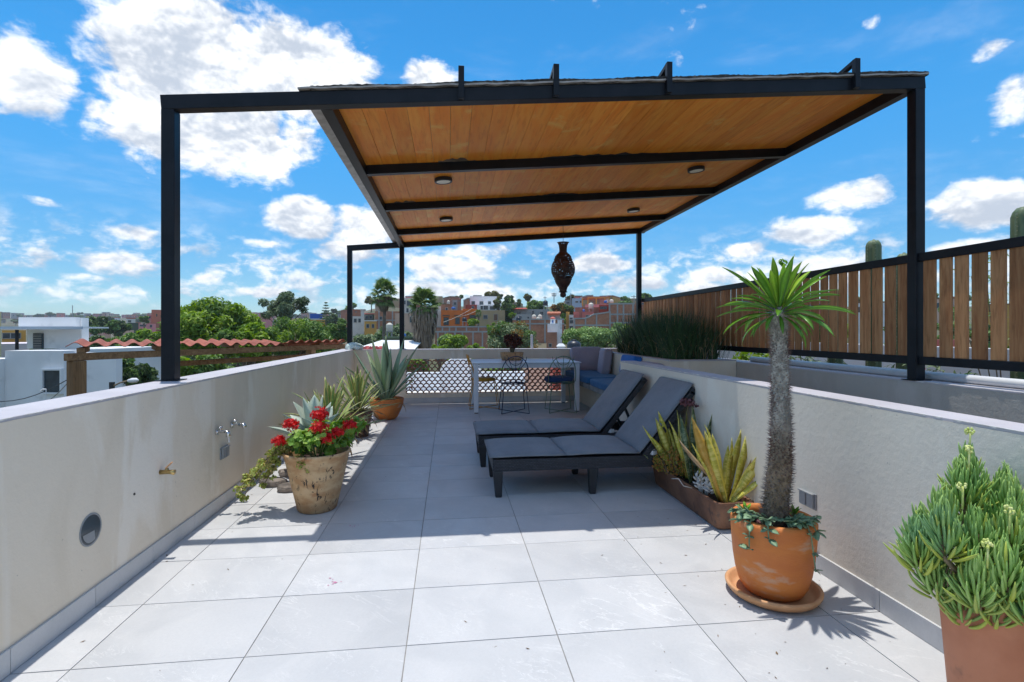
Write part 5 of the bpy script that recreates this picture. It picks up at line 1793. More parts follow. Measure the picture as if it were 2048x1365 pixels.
for (hx, hy, hz) in ((-.04, .05, .62), (.02, .10, .68), (-.14, -.02, .50), (-.075, -.10, .44), (-.17, -.12, .33), (-.05, -.19, .33)):
    hz = .16 + (hz - .25) * .78
    m = MB(); m.tube([(hx, hy, hz - .07), (hx + .003, hy, hz)], .003, 5)
    for k in range(16):
        d = Vector((random.gauss(0, 1), random.gauss(0, 1), random.gauss(.3, .8))).normalized() * .011
        m.blob((hx + d.x, hy + d.y, hz + d.z), (.004, .004, .005), 5, sub=4)
    m.build('flower_bud', M_FLYEL, ck, smooth=True)
m = MB()
for k in range(60):
    a = rnd(2.4, 5.2); r_ = rnd(.1, .17)
    x, y = r_ * math.cos(a), r_ * math.sin(a)
    m.tube([(x, y, .10), (x * 1.1, y * 1.1, .07), (x * 1.12 + rnd(-.01, .01), y * 1.12, rnd(.0, .05))], .0022, 4)
m.build('dry_leaves', M_DRY, ck, kind='stuff')

# reeds
t = thing('reed_hedge', 'dense dark green reeds with bent dry stalks growing in the masonry planter', 'reeds', (3.0, 7.0, .80))
m = MB(); md = MB(); vals = []
def blade(mb, b, a, L_, lean, w_, curl):
    p = Vector(b)
    e = PI / 2 - lean
    o_ = len(mb.v)
    n_ = 5
    d2 = Vector((-math.sin(a), math.cos(a), 0))
    for i in range(n_ + 1):
        u = i / n_
        ww = w_ * (1 - u ** 2.2) + .0004
        mb.v += [tuple(p - d2 * ww), tuple(p + d2 * ww)]
        p = p + Vector((math.cos(a) * math.cos(e), math.sin(a) * math.cos(e), math.sin(e))) * (L_ / n_)
        e -= curl / n_
    for i in range(n_):
        mb.face((o_ + 2 * i, o_ + 2 * i + 1, o_ + 2 * i + 3, o_ + 2 * i + 2))
for k in range(2400):
    bx, by = rnd(-.30, .36), rnd(-.98, 1.15)
    ed = max(0, -bx - .05) + max(0, -.7 - by) * .8
    a = math.atan2(by * .35 + rnd(-.4, .4), bx + rnd(-.35, .35)) if random.random() < .75 else rnd(0, 2 * PI)
    blade(m, (bx, by, 0), a, rnd(.45, .82) * (.8 if by < -.7 else 1), rnd(.02, .36) + .18 * (ed > .15), rnd(.003, .0065), rnd(-.05, .5))
    v_ = random.random() ** 2
    vals += [v_] * 5
m.at['rnd'] = ('FACE', vals)
m.build('green_blades', M_REED, t, kind='stuff')
for k in range(230):
    bx, by = rnd(-.30, .32), rnd(-.98, .9)
    blade(md, (bx, by, rnd(0, .15)), rnd(2.2, 5.6) if random.random() < .7 else rnd(0, 6.28), rnd(.3, .62), rnd(.1, .6), rnd(.0022, .004), rnd(.6, 2.6))
md.build('dry_blades', M_REEDD, t, kind='stuff')

# plastic bag and cloth on the wall corner
m = MB()
g = random.Random(4)
for i in range(9):
    for j in range(22):
        a = 2 * PI * j / 22
        e = PI / 2 * i / 8
        r_ = .145 * math.cos(e) * (1 + .14 * math.sin(5 * a + i) + g.uniform(-.06, .06)) + .002
        m.v.append((r_ * math.cos(a), r_ * .8 * math.sin(a), .085 * math.sin(e) * (1 + g.uniform(-.1, .1)) - (.03 if i == 0 and j % 3 == 0 else 0) + .03))
for i in range(8):
    for j in range(22):
        m.face((i * 22 + j, i * 22 + (j + 1) % 22, i * 22 + 22 + (j + 1) % 22, i * 22 + 22 + j))
m.face([8 * 22 + j for j in range(22)]); m.face([j for j in range(22)][::-1])
o = m.build('plastic_bag', M_BAG, None, smooth=False); o.location = (-1.58, 8.98, .915); tag(o, 'crumpled pale plastic bag on the corner of the back wall', 'bag')
m = MB()
for i in range(7):
    for j in range(12):
        x, y = -.16 + .32 * j / 11, -.05 + .10 * i / 6
        m.v.append((x, y, .02 + .022 * math.sin(j * 1.7 + i) + g.uniform(0, .012) if i > 0 else .004 - g.uniform(0, .05)))
for i in range(6):
    for j in range(11):
        a = i * 12 + j
        m.face((a, a + 1, a + 13, a + 12))
o = m.build('red_cloth', M_CLOTH, None); o.modifiers.new('solid', 'SOLIDIFY').thickness = .006
o.location = (-1.27, 9.02, .925); tag(o, 'red and white cloth lying on the back wall behind the tall agave', 'cloth')
m = MB(); m.box(-.02, .02, -.02, .02, 0, .245); o = m.build('white_stake', M_WHITE, None, bevel=.003); o.location = (1.45, 9.06, .918); tag(o, 'short white upright stake on the back wall right of the red plant', 'stake')

# ================================================================== SURROUNDINGS
SN, CS = math.sin(YAW), math.cos(YAW)
FPX = 1040.0
def at(px, py, t):
    """the point seen in that direction at t metres ahead"""
    u = (px - 1024) / FPX
    return Vector((t * (SN + u * CS), t * (CS - u * SN), EYE + t * (662 - py) / FPX))

PROF_L = ([0, 30, 80, 150, 250, 400, 600, 800, 1000, 2000, 4000], [-6.5, -7, -7, -6, -3.5, 2, 11, 21, 26, 20, 10])
PROF_R = ([0, 40, 60, 80, 100, 115, 140, 180, 250, 350, 500, 1000, 4000], [-6.5, -6.5, -5, -3, 0.6, 2.0, 4.2, 8.5, 13, 17, 20, 17, 8])
def ground(x, y):
    t = x * SN + y * CS
    r = math.hypot(x, y)
    u = (x * CS - y * SN) / max(t, 1e-3) if t > 0 else 9
    k = min(1, max(0, (u * FPX + 1024 - 560) / 220)) if t > 0 else .5
    k = k * k * (3 - 2 * k)
    q = t if t > 0 else r
    q = max(q, r * .72)
    return float(np.interp(q, *PROF_L)) * (1 - k) + float(np.interp(q, *PROF_R)) * k

m = MB()
radii = [0.01, 12, 25, 40, 55, 70, 85, 100, 115, 130, 150, 180, 220, 280, 350, 450, 600, 800, 1000, 1400, 2000, 3000, 4200]
NA_ = 180
for r_ in radii:
    for j in range(NA_):
        a = 2 * PI * j / NA_
        x, y = r_ * math.sin(a), r_ * math.cos(a)
        m.v.append((x, y, ground(x, y) + (rnd(-.3, .3) if 20 < r_ < 700 else 0)))
for i in range(len(radii) - 1):
    for j in range(NA_):
        j2 = (j + 1) % NA_
        m.face((i * NA_ + j, i * NA_ + j2, (i + 1) * NA_ + j2, (i + 1) * NA_ + j)[::-1])
structure(m.build('ground', M_GROUND, smooth=True))

# ------------------------------------------------------------------ buildings
CB = {}
def house(name, label, px0, px1, y0, y1, t, mat, wins=(), depth=7.0, yaw=0.0, cat='house', parapet=None, doors=(), base=None, group=None, frame=None, wtype='window'):
    a, b = at(px0, y1, t), at(px1, y1, t)
    c = (a + b) / 2
    zt = at(px0, y0, t).z
    zb_ = min(ground(c.x, c.y), c.z) - 1.0 if base is None else base
    beta = math.atan(((px0 + px1) / 2 - 1024) / FPX) * (1 if yaw is not None else 0)
    cb = math.cos(beta)
    W2 = (b - a).length / 2 * cb
    th = thing(name, label, cat, (c.x, c.y, zb_), -YAW - beta + (yaw or 0), group)
    CB[th.name] = cb
    m = MB(); m.box(-W2, W2, 0, depth, 0, zt - zb_); m.build('walls', mat, th)
    if parapet is not None:
        m = MB(); h = t * .0022
        m.box(-W2 - .06, W2 + .06, -.06, depth + .06, zt - zb_ + .001, zt - zb_ + h); m.build('roof_edge', parapet, th)
    for kind_, lst in ((wtype, wins), ('door', doors)):
        for (wx0, wx1, wy0, wy1) in lst:
            x0 = (wx0 - px0) / FPX * t * cb - W2
            x1 = (wx1 - px0) / FPX * t * cb - W2
            z1 = EYE + t * (662 - wy0) / FPX - zb_
            z0 = EYE + t * (662 - wy1) / FPX - zb_
            fr = max(.06, (x1 - x0) * .10)
            m = MB()
            fx = frame or P['concrete']
            m.box(x0 - fr, x1 + fr, -.10, -.001, z1, z1 + fr); m.box(x0 - fr, x1 + fr, -.10, -.001, z0 - fr, z0)
            m.box(x0 - fr, x0, -.10, -.001, z0, z1); m.box(x1, x1 + fr, -.10, -.001, z0, z1)
            w_ = m.build(kind_, fx, th)
            m = MB(); m.box(x0, x1, -.03, -.002, z0, z1); m.build('pane' if kind_ == 'window' else 'leaf', M_GLASSD if kind_ == 'window' else P['brown'], w_)
    return th

def columns(th, px0, px1, y0, y1, t, xs, hs, w_=.28, c=None):
    """concrete posts and bands that frame a brick wall"""
    cb = CB[th.name]
    W2 = (px1 - px0) / FPX * t / 2 * cb
    zb_ = th.location.z
    for x in xs:
        xx = (x - px0) / FPX * t * cb - W2
        m = MB(); m.box(xx - w_ / 2, xx + w_ / 2, -.07, -.002, 0, EYE + t * (662 - y0) / FPX - zb_ + .002); m.build('concrete_post', P['concrete'], th)
    for y in hs:
        zz = EYE + t * (662 - y) / FPX - zb_
        m = MB(); m.box(-W2 - .02, W2 + .02, -.09, -.003, zz - w_ * .5, zz + w_ * .5); m.build('concrete_band', P['concrete'], th)

def tank(label, px, ybot, t, wpx, hpx, mat, legs=0.0, name='water_tank'):
    c = at(px, ybot, t)
    r_ = wpx / FPX * t / 2
    h = hpx / FPX * t
    th = thing(name, label, 'water tank', (c.x, c.y, c.z))
    m = MB(); m.lathe([(.01, 0), (r_ * .97, 0), (r_, h * .06), (r_, h * .3), (r_ * 1.02, h * .33), (r_, h * .36), (r_, h * .70), (r_ * .93, h * .80), (r_ * .55, h * .92), (r_ * .35, h * .94)], 20, cap1=True); m.build('tank_body', mat, th, smooth=True)
    m = MB(); m.lathe([(r_ * .36, h * .93), (r_ * .36, h), (r_ * .3, h * 1.02)], 14, cap1=True); m.build('lid', mat, th, smooth=True)
    if legs:
        m = MB()
        for sx in (-1, 1):
            for sy in (-1, 1):
                m.bar((sx * r_ * .7, sy * r_ * .7, -legs), (sx * r_ * .7, sy * r_ * .7, -.001), .10, .10, up=(0, 1, 0))
        m.box(-r_, r_, -r_, r_, -.12, -.002)
        m.build('stand', P['concrete'], th)
    return th

# ------------------------------------------------------------------ trees
def tree(name, label, px, t, ytop, ybot, wpx, mats, n, leaf, aspect=.45, blobs=9, mi=None, drop=0.0, shape='round', group=None, seed=1, depthk=.8, cat='tree', flat=1.0):
    c = at(px, ybot, t)
    gz = ground(c.x, c.y)
    zt = at(px, ytop, t).z
    zc = c.z
    R_ = wpx / FPX * t / 2
    th = thing(name, label, cat, (c.x, c.y, gz - .3), 0, group)
    g = random.Random(seed)
    H_ = zt - zc
    cls = []
    lz = zc - gz + .3
    for i in range(blobs):
        u = (i + .5) / blobs
        for _ in range(30):
            x, y, z_ = g.uniform(-1, 1), g.uniform(-1, 1), g.uniform(0, 1)
            if shape == 'round' and x * x + y * y + (2 * z_ - 1) ** 2 * .8 < 1:
                break
            if shape == 'cone' and math.hypot(x, y) < .25 + .8 * (1 - z_):
                break
            if shape == 'dome' and x * x + y * y + z_ * z_ < 1:
                break
        k = g.uniform(.22, .40) if blobs < 20 else g.uniform(.17, .32)
        cls.append((x * R_ * (1 - k * .7), y * R_ * depthk * (1 - k * .7), lz + H_ * (k * .5 * flat + z_ * (1 - k * flat)), R_ * k, R_ * k * depthk, min(R_ * k * .8, H_ * k * .75)))
    m = MB()
    m.tube([(0, 0, 0), (R_ * .03, 0, lz * .5), (0, 0, lz + H_ * .35), (0, 0, lz + H_ * .6)], [R_ * .085 + .05, R_ * .07 + .03, R_ * .045 + .02, .03], 8)
    for q in cls[:24]:
        s0 = Vector((0, 0, min(lz + H_ * .1, q[2] * .8)))
        e = Vector(q[:3])
        m.tube([s0, s0.lerp(e, .5) + Vector((0, 0, -.06 * H_)), e], [R_ * .035 + .02, R_ * .022 + .01, .012], 5)
    m.build('trunk', M_BARK, th, smooth=True)
    leaf_cloud('crown', mats, cls, n, leaf, aspect, th, rs=seed, drop=drop, mi=mi, kind='stuff' if n > 5000 else None)
    return th

def fan_leaf(name, mat, L_, n=22):
    m = MB()
    m.tube([(0, 0, 0), (L_ * .25, 0, L_ * .03), (L_ * .5, 0, 0)], [L_ * .018, L_ * .014, L_ * .012], 5)
    val = [.9] * len(m.f)
    g = random.Random(3)
    for i in range(n):
        a = (i / (n - 1) - .5) * 3.6
        l_ = L_ * .52 * (1 - .12 * abs(a)) * g.uniform(.9, 1.05)
        c = Vector((L_ * .5, 0, 0))
        d = Vector((math.cos(a), math.sin(a), 0))
        s_ = Vector((-d.y, d.x, 0))
        w_ = L_ * .040
        p1 = c + d * l_ * .55 + Vector((0, 0, .02 * L_ - .05 * L_ * abs(a)))
        p2 = c + d * l_ + Vector((0, 0, -.16 * L_ - .06 * L_ * abs(a)))
        o = len(m.v)
        m.v += [tuple(c), tuple(p1 + s_ * w_), tuple(p1 - s_ * w_), tuple(p2), tuple(p1 + Vector((0, 0, -.012 * L_)))]
        m.f += [(o, o + 4, o + 1), (o, o + 2, o + 4), (o + 1, o + 4, o + 3), (o + 4, o + 2, o + 3)]
        m.mi += [0] * 4
        q = g.random()
        val += [q, q * .4, q, q * .4]
    m.at['rnd'] = ('FACE', val)
    return m.mesh(name, mat)

def fan_palm(label, px, t, ytop, yhead, ybase, wpx, skirt=0.0, n=34, trunk_w=.2):
    c = at(px, yhead, t)
    gz = ground(c.x, c.y)
    th = thing('fan_palm', label, 'palm tree', (c.x, c.y, gz - .3))
    hz = c.z - gz + .3
    R_ = wpx / FPX * t / 2
    m = MB()
    k = 22
    m.tube([(.05 * math.sin(i * .4), 0, hz * i / k) for i in range(k + 1)], [trunk_w * (1.25 - .45 * i / k) * (1 + .07 * (i % 2)) for i in range(k + 1)], 12)
    m.build('trunk', M_BARK, th, smooth=True)
    fl = fan_leaf('frond', M_PALMF, R_ * 1.05)
    for i in range(n):
        u = i / (n - 1)
        e = -.75 + 2.15 * u
        inst('frond', fl, th, aim(i * 2.4 + rnd(-.2, .2), e + rnd(-.1, .1), (0, 0, hz - .15 * R_ + .35 * R_ * u), rnd(.85, 1.08), rnd(-.25, .25)))
    if skirt:
        m = MB(); vals = []
        for i in range(900 if skirt > 1 else 160):
            a = rnd(0, 2 * PI); z1 = hz - rnd(0, skirt * .8); l_ = rnd(.5, 1.3) * min(1.0, skirt * .6)
            r0 = trunk_w * rnd(.8, 1.3) + (.30 * R_ * max(0, 1 - (hz - z1) / skirt) if skirt > 1 else 0)
            spread_ = rnd(.0, .34) * max(.25, 1 - (hz - z1) / skirt)
            d = Vector((math.cos(a), math.sin(a), 0)); s_ = Vector((-d.y, d.x, 0)) * rnd(.03, .075)
            p0 = d * r0 + Vector((0, 0, z1)); p1 = d * (r0 + l_ * spread_) + Vector((0, 0, z1 - l_ * .5)); p2 = d * (r0 + l_ * spread_ * .8) + Vector((0, 0, z1 - l_))
            o = len(m.v)
            m.v += [tuple(p0 - s_ * .4), tuple(p0 + s_ * .4), tuple(p1 - s_), tuple(p1 + s_), tuple(p2)]
            m.f += [(o, o + 1, o + 3, o + 2), (o + 2, o + 3, o + 4)]; m.mi += [0, 0]
            q = random.random() ** 2; vals += [q, q * .6]
        m.at['rnd'] = ('FACE', vals)
        m.build('dead_fronds', M_SKIRTP, th, kind='stuff')
    return th

# ------------------------------------------------------------------ left neighbour: timber shelter with red corrugated roof
A_, B_ = Vector((-4.05, 6.13, 0)), Vector((-1.93, 9.90, 0))
dr = (B_ - A_).normalized()
nrm = Vector((-.50, .866, 0))
sh = thing('timber_shelter', 'timber shelter with a red corrugated roof beyond the left parapet', 'shelter', (A_.x, A_.y, -6.0))
LL = (B_ - A_).length
def sheet(s0, s1, zf, zbk, w_, over=-.05, zend=0.0):
    m = MB()
    n_ = int((s1 - s0) / .2 * 10)
    for i in range(n_ + 1):
        s_ = s0 + (s1 - s0) * i / n_
        zz = .023 * math.sin(2 * PI * s_ / .2) + zend * (s_ - s0) / (s1 - s0)
        for (q, z_) in ((over, zf), (w_, zbk)):
            p = A_ + dr * s_ + nrm * q
            m.v += [(p.x, p.y, z_ + zz), (p.x, p.y, z_ + zz + .007)]
    for i in range(n_):
        a, b = 4 * i, 4 * i + 4
        m.face((a, a + 2, b + 2, b)); m.face((a + 1, b + 1, b + 3, a + 3)); m.face((a, b, b + 1, a + 1)); m.face((a + 2, a + 3, b + 3, b + 2))
    return m.build('roof_sheet', M_CORR, sh, world=True, smooth=False)
sheet(-.04, .98, 1.078, 1.105, 1.2, -.06, -.025)
sheet(.95, 2.05, 1.050, 1.09, 1.2, -.05, -.015)
sheet(2.02, 2.95, 1.035, 1.075, 1.2, -.05, -.025)
sheet(2.92, LL, 1.055, .94, .7, -.10, .0)
for (s0, s1, z0, z1, q, nm) in ((-.04, LL, .905, .985, 0.02, 'front_beam'), (1.3, LL - .4, .74, .81, .55, 'back_beam')):
    m = MB(); a, b = A_ + dr * s0 + nrm * q, A_ + dr * s1 + nrm * q
    m.bar((a.x, a.y, (z0 + z1) / 2), (b.x, b.y, (z0 + z1) / 2), .09, z1 - z0); m.build('beam', M_RUSTIC, sh, world=True, bevel=.006)
for s_ in (.10, .95, 2.05, 2.95, 3.75):
    m = MB(); a, b = A_ + dr * s_ - nrm * .02, A_ + dr * s_ + nrm * 1.15
    m.bar((a.x, a.y, 1.012), (b.x, b.y, 1.00 if s_ < 2.9 else .90), .07, .06); m.build('joist', M_RUSTIC, sh, world=True, bevel=.004)
for s_, q in ((.06, .02), (3.9, 1.0)):
    p = A_ + dr * s_ + nrm * q
    m = MB(); m.bar((p.x, p.y, -6), (p.x, p.y, .904), .13, .13, up=(dr.x, dr.y, 0)); m.build('post', M_RUSTICV, sh, world=True, bevel=.008)

# ------------------------------------------------------------------ white modern house on the left
T_ = 18.0
wh = house('white_house', 'white flat roofed modern house beyond the timber shelter', 10, 128, 702, 900, T_, P['white'], [(90, 124, 741, 785)], 5.0, None, base=-7.0, frame=P['white'])
xx = lambda px, d=0.0: ((px - 1024) * (T_ + d) - (69 - 1024) * T_) / FPX
zz = lambda y, d=0.0: EYE + (T_ + d) * (662 - y) / FPX + 7.0
m = MB(); m.box(xx(128) + .001, xx(232, .45), .45, .75, 0, zz(706, .45)); m.build('side_wing', P['white'], wh)
m = MB(); m.box(xx(54, 2.2), xx(163, 2.2), 2.2, 2.55, zz(702), zz(636, 2.2)); m.build('upper_block', P['white'], wh)
m = MB(); m.box(xx(37, 2.0), xx(152, 2.0), 2.0, 2.19, zz(655, 2), zz(636, 2.0) + .02); m.build('parapet', P['white'], wh)
m = MB(); m.box(xx(-60, .9), xx(163, .9), .9, 2.18, zz(657, .9), zz(654, .9)); m.build('canopy', M_WHITE, wh)
m = MB(); m.box(xx(-60, .85), xx(163.5, .85), .85, .899, zz(659, .85), zz(653.5, .85)); m.build('canopy_edge', P['bluegrey'], wh)
m = MB(); m.box(xx(30, 1.0), xx(32.5, 1.0), 1.0, 1.1, zz(702), zz(660, 1)); m.build('canopy_post', M_STEEL, wh)
m = MB(); m.box(xx(65, 2.1), xx(83, 2.1), 2.12, 2.199, zz(702, 0), zz(667, 2.1)); lv = m.build('louvre_window', M_GLASSD, wh)
m = MB()
for i in range(9):
    y = 670 + i * 3.4
    m.box(xx(66, 2.1), xx(82, 2.1), 2.08, 2.119, zz(y + 1.2, 2.1), zz(y, 2.1))
m.build('slat', P['grey'], lv)
m = MB(); m.box(xx(-60), xx(10) - .002, -.2, 4.8, 0, zz(718)); m.build('near_wing', P['white'], wh)
m = MB(); m.box(xx(-10), xx(10) - .03, -.26, -.201, zz(830), zz(742)); m.build('sliding_door', M_GLASSD, wh)
th = house('cream_house', 'cream painted wall at the far left edge of the view', -60, 3, 624, 760, 30, P['cream'], [], 6)
th = house('orange_house', 'small orange house seen under the white canopy at far left', 4, 52, 661, 700, 60, P['ochre'], [(6, 20, 667, 677), (22, 32, 667, 677), (34, 41, 667, 677)], 8)
th = house('pink_terrace', 'pale pink terrace wall under the white canopy', -40, 60, 688, 720, 34, P['lilac'], [], 6, cat='wall')

# street lamp, wires
lp = thing('street_lamp', 'grey street lamp on a bent arm above the left parapet', 'street lamp', at(226, 776, 15))
a, b, c = at(226, 773, 15), at(240, 766, 15), at(256, 762, 15)
m = MB(); m.tube([a, b, c], .022, 6); m.build('arm', M_STEM, lp, world=True)
m = MB(); e = at(277, 761, 15); m.tube([c, c.lerp(e, .35), c.lerp(e, .8), e], [.04, .075, .07, .02], 8); m.build('lamp_head', P['white'], lp, world=True, smooth=True)
m = MB(); q = at(224, 773, 15); m.box(q.x - .05, q.x + .05, q.y - .05, q.y + .05, -7.2, q.z + .12); m.build('pole', M_WIRE, lp, world=True)
for (p0, p1, lab) in (((-40, 802, 15), (142, 756, 14), 'black cable running across the white house from its left door'), ((50, 812, 15), (145, 755, 14), 'pale cable slanting down in front of the white house window')):
    a, b = at(*p0), at(*p1)
    m = MB(); m.tube([a.lerp(b, i / 8) + Vector((0, 0, -.25 * math.sin(PI * i / 8))) for i in range(9)], .012, 5)
    tag(m.build('cable', M_WIRE if 'black' in lab else P['grey'], None, smooth=True), lab, 'cable')
lw = thing('wall_lamp', 'thin white lamp on a stalk in front of the white house window', 'lamp', at(92, 800, 14))
m = MB(); m.tube([at(92, 800, 14), at(92, 779, 14)], .012, 5); m.build('stalk', P['white'], lw, world=True)
m = MB(); m.tube([at(92, 779, 14), at(86, 779, 14), at(81, 783, 14)], .018, 6); m.build('lamp_head', P['white'], lw, world=True)

# ------------------------------------------------------------------ trees, left
tree('leafy_tree', 'big bright green feathery tree behind the left post', 428, 26, 598, 720, 190, [M_LF_BRIGHT, M_LF_MID], 15000, .30, .34, 62, [.68, .32], .25, seed=11, flat=.8)
tree('leafy_tree', 'lower bright tree crown in front of the feathery tree, right above the red roof', 500, 21, 640, 730, 120, [M_LF_BRIGHT, M_LF_MID], 7000, .26, .34, 32, [.6, .4], .25, seed=12)
tree('leafy_tree', 'mid green willowy tree right of the feathery tree', 590, 32, 636, 715, 165, [M_LF_MID, M_LF_BRIGHT], 11000, .30, .25, 44, [.75, .25], 1.0, seed=13)
tree('leafy_tree', 'dark green tree below the shelter beam beside the left post', 268, 20, 700, 790, 95, [M_LF_DARK, M_LF_MID], 6500, .26, .38, 18, [.5, .5], .4, seed=14)
tree('leafy_tree', 'green tree showing under the shelter roof right of the left post', 410, 15, 706, 775, 130, [M_LF_MID, M_LF_BRIGHT], 6500, .22, .38, 18, [.5, .5], .4, seed=15)
tree('leafy_tree', 'tall green tree behind the left post above the corrugated roof', 290, 42, 655, 735, 110, [M_LF_MID, M_LF_BRIGHT], 7000, .36, .42, 18, [.7, .3], .3, seed=16)
tree('leafy_tree', 'bushy tree right of the white house roof', 215, 46, 668, 730, 90, [M_LF_MID, M_LF_DARK], 5500, .36, .42, 16, [.7, .3], .3, seed=17)
tree('leafy_tree', 'dark broad tree on the far side behind the white house', 190, 110, 629, 672, 55, [M_LF_DARK, M_LF_MID], 3200, .75, .5, 14, [.7, .3], .2, seed=18)
tree('leafy_tree', 'green round tree left of the far salmon house', 240, 105, 635, 675, 55, [M_LF_MID, M_LF_DARK], 3200, .75, .5, 14, [.7, .3], .2, seed=19)
tree('leafy_tree', 'small green tree beside the far red orange house', 288, 150, 626, 650, 20, [M_LF_MID], 1200, .8, .5, 9, None, .2, seed=20)
tree('leafy_tree', 'low green hedge tree under the far pink domes', 150, 60, 682, 730, 110, [M_LF_MID, M_LF_DARK], 4500, .5, .45, 16, [.6, .4], .2, seed=21)
tree('pine_tree', 'tall grey green open crowned pine behind the willowy tree', 568, 70, 580, 648, 96, [M_LF_GREY, M_LF_DARK], 5200, .55, .25, 22, [.65, .35], .2, seed=22, flat=.6)
tree('leafy_tree', 'slim dark green tree left of the back corner posts', 676, 48, 622, 705, 44, [M_LF_MID, M_LF_GREY], 3600, .36, .4, 14, [.6, .4], .3, seed=24)
tree('leafy_tree', 'grey green bush behind the left fan palm', 742, 60, 655, 712, 84, [M_LF_GREY, M_LF_MID], 4200, .42, .35, 14, [.75, .25], .3, seed=25)
tree('leafy_tree', 'grey green tree between the two fan palms', 790, 64, 642, 705, 66, [M_LF_GREY, M_LF_MID], 4200, .42, .35, 14, [.75, .25], .3, seed=26)
# araucaria
c = at(652, 655, 90)
ar = thing('norfolk_pine', 'small tiered Norfolk pine with a straight pointed top', 'tree', (c.x, c.y, ground(c.x, c.y)))
hh = at(652, 604, 90).z - ground(c.x, c.y)
m = MB(); m.tube([(0, 0, 0), (0, 0, hh)], [.16, .02], 6); m.build('trunk', M_BARK, ar)
cls = []
for i in range(9):
    z_ = hh - .25 - i * .46
    r_ = .16 + i * .15
    for k in range(7):
        a = k * 2 * PI / 7 + i
        for u in (.45, .8, 1):
            cls.append((r_ * u * math.cos(a), r_ * u * math.sin(a), z_ + .10 * u, .15, .15, .06))
leaf_cloud('crown', [M_LF_DARK, M_LF_GREY], cls, 3200, .22, .25, ar, rs=27, mi=[.7, .3])

fan_palm('tall fan palm with a bare trunk between the two back posts', 768, 47, 558, 590, 700, 62, 1.1, 30, .16)
fan_palm('shaggy fan palm with a thick skirt of dead fronds right of the corner post', 848, 40, 580, 613, 700, 70, 3.2, 44, .42)
fan_palm('small distant fan palm in front of the tan house', 957, 92, 613, 628, 645, 17, .5, 22, .14)

# ------------------------------------------------------------------ the hillside town, near right
house('pale_house', 'pale grey house with a tall chimney left of the fan palm', 704, 728, 633, 655, 112, P['offwhite'], [(708, 713, 638, 645), (717, 722, 638, 645)], 8)
house('brick_house', 'low red brick house behind the pale grey house', 690, 727, 626, 648, 135, M_BRICK, [(700, 704, 632, 637)], 8)
q = at(724.5, 652, 111); m = MB(); m.box(q.x - .3, q.x + .3, q.y, q.y + .6, q.z, at(724, 619, 111).z); m.box(q.x - .45, q.x + .45, q.y - .15, q.y + .75, at(724, 621, 111).z, at(724, 619, 111).z + .05); tag(m.build('chimney_stack', P['offwhite']), 'square pale chimney stack beside the left fan palm', 'chimney')
house('green_house', 'small dark green and yellow house left of the brick house', 729, 749, 629, 645, 120, P['green'], [(731, 736, 632, 638), (739, 744, 632, 638)], 6, parapet=P['salmon'])
house('orange_house', 'small orange house with a pale roof edge behind the left palm', 729, 753, 643, 662, 92, P['ochre'], [(733, 738, 649, 656), (744, 748, 649, 656)], 6, parapet=P['offwhite'])
th = house('brick_house', 'long unplastered brick house right behind the left fan palm', 750, 803, 623, 648, 116, M_BRICK, [(759, 764, 634, 641)], 9)
columns(th, 750, 803, 623, 648, 116, (758, 785), (641,))
house('peach_house', 'plain peach coloured house behind the corner post', 790, 832, 627, 662, 104, P['peach'], [(800, 804, 636, 644), (820, 826, 634, 645)], 8)
house('white_tower_house', 'slim white house with two storeys beside the corner post', 801, 827, 596, 628, 128, P['offwhite'], [(806, 811, 602, 609), (814, 823, 602, 612), (813, 817, 617, 625)], 8)
house('white_tower_house', 'dirty white house wall right of the shaggy palm', 866, 882, 613, 650, 110, P['offwhite'], [(870, 874, 622, 630)], 8)
tank('squat cream water tank on a stand between the two fan palms', 779, 662, 52, 13, 16, M_TANKW, 2.2)
tank('blue water tank lying below the corner post', 807, 676, 55, 10, 9, M_TANKBL)
m = MB(); a, b = at(715, 690, 38), at(835, 690, 38)
cn = thing('awning_roof', 'long pale sheet roof below the fan palms', 'roof', (a + b) / 2, -YAW)
W2 = (b - a).length / 2
m = MB(); m.hexa([(-W2, -1.2, -.35), (W2, -1.2, -.35), (W2, 2.4, .25), (-W2 + 1.2, 2.4, .25), (-W2, -1.2, -.29), (W2, -1.2, -.29), (W2, 2.4, .31), (-W2 + 1.2, 2.4, .31)]); m.build('roof_sheet', P['white'], cn)
m = MB(); m.box(-W2 + 1.4, W2, 2.5, 2.7, -.2, .42); m.box(-W2 + 1.3, W2, 2.3, 2.9, .421, .58); m.build('roof_edge', P['green'], cn)
m = MB()
for i in range(5):
    x = -W2 + .5 + i * (2 * W2 - 1) / 4
    m.box(x - .06, x + .06, 0, .12, -4.5, -.2)
m.build('post', M_STEEL, cn)

oh = house('orange_hacienda', 'bright orange house with dark framed windows', 882, 926, 621, 652, 108, P['orange'], [(888, 897, 636, 650), (911, 919, 636, 648)], 8, frame=P['brown'])
W2 = (926 - 882) / FPX * 108 / 2
for (p0, p1) in ((885.5, 899.5), (908.5, 921.5)):
    m = MB(); z0 = EYE + 108 * (662 - 631.5) / FPX - oh.location.z; m.box((p0 - 882) / FPX * 108 - W2, (p1 - 882) / FPX * 108 - W2, -.18, -.004, z0 - .12, z0 + .12); m.build('lintel', P['brown'], oh)
house('orange_house', 'taller orange house block adjoining the bright orange house', 925, 953, 618, 652, 110, P['orange'], [(940, 952, 631, 637)], 8, frame=P['brown'])
house('brick_house', 'upper brick house with white door surround above the orange house', 881, 903, 609, 624, 122, M_BRICK, [(891, 895.5, 616, 621)], 7, frame=P['offwhite'])
tank('small cream tank on the upper brick house', 897, 609, 122, 6, 8, M_TANKW)
tank('blue tank among clutter on the orange roof', 907, 619, 118, 8, 5, M_TANKBL)
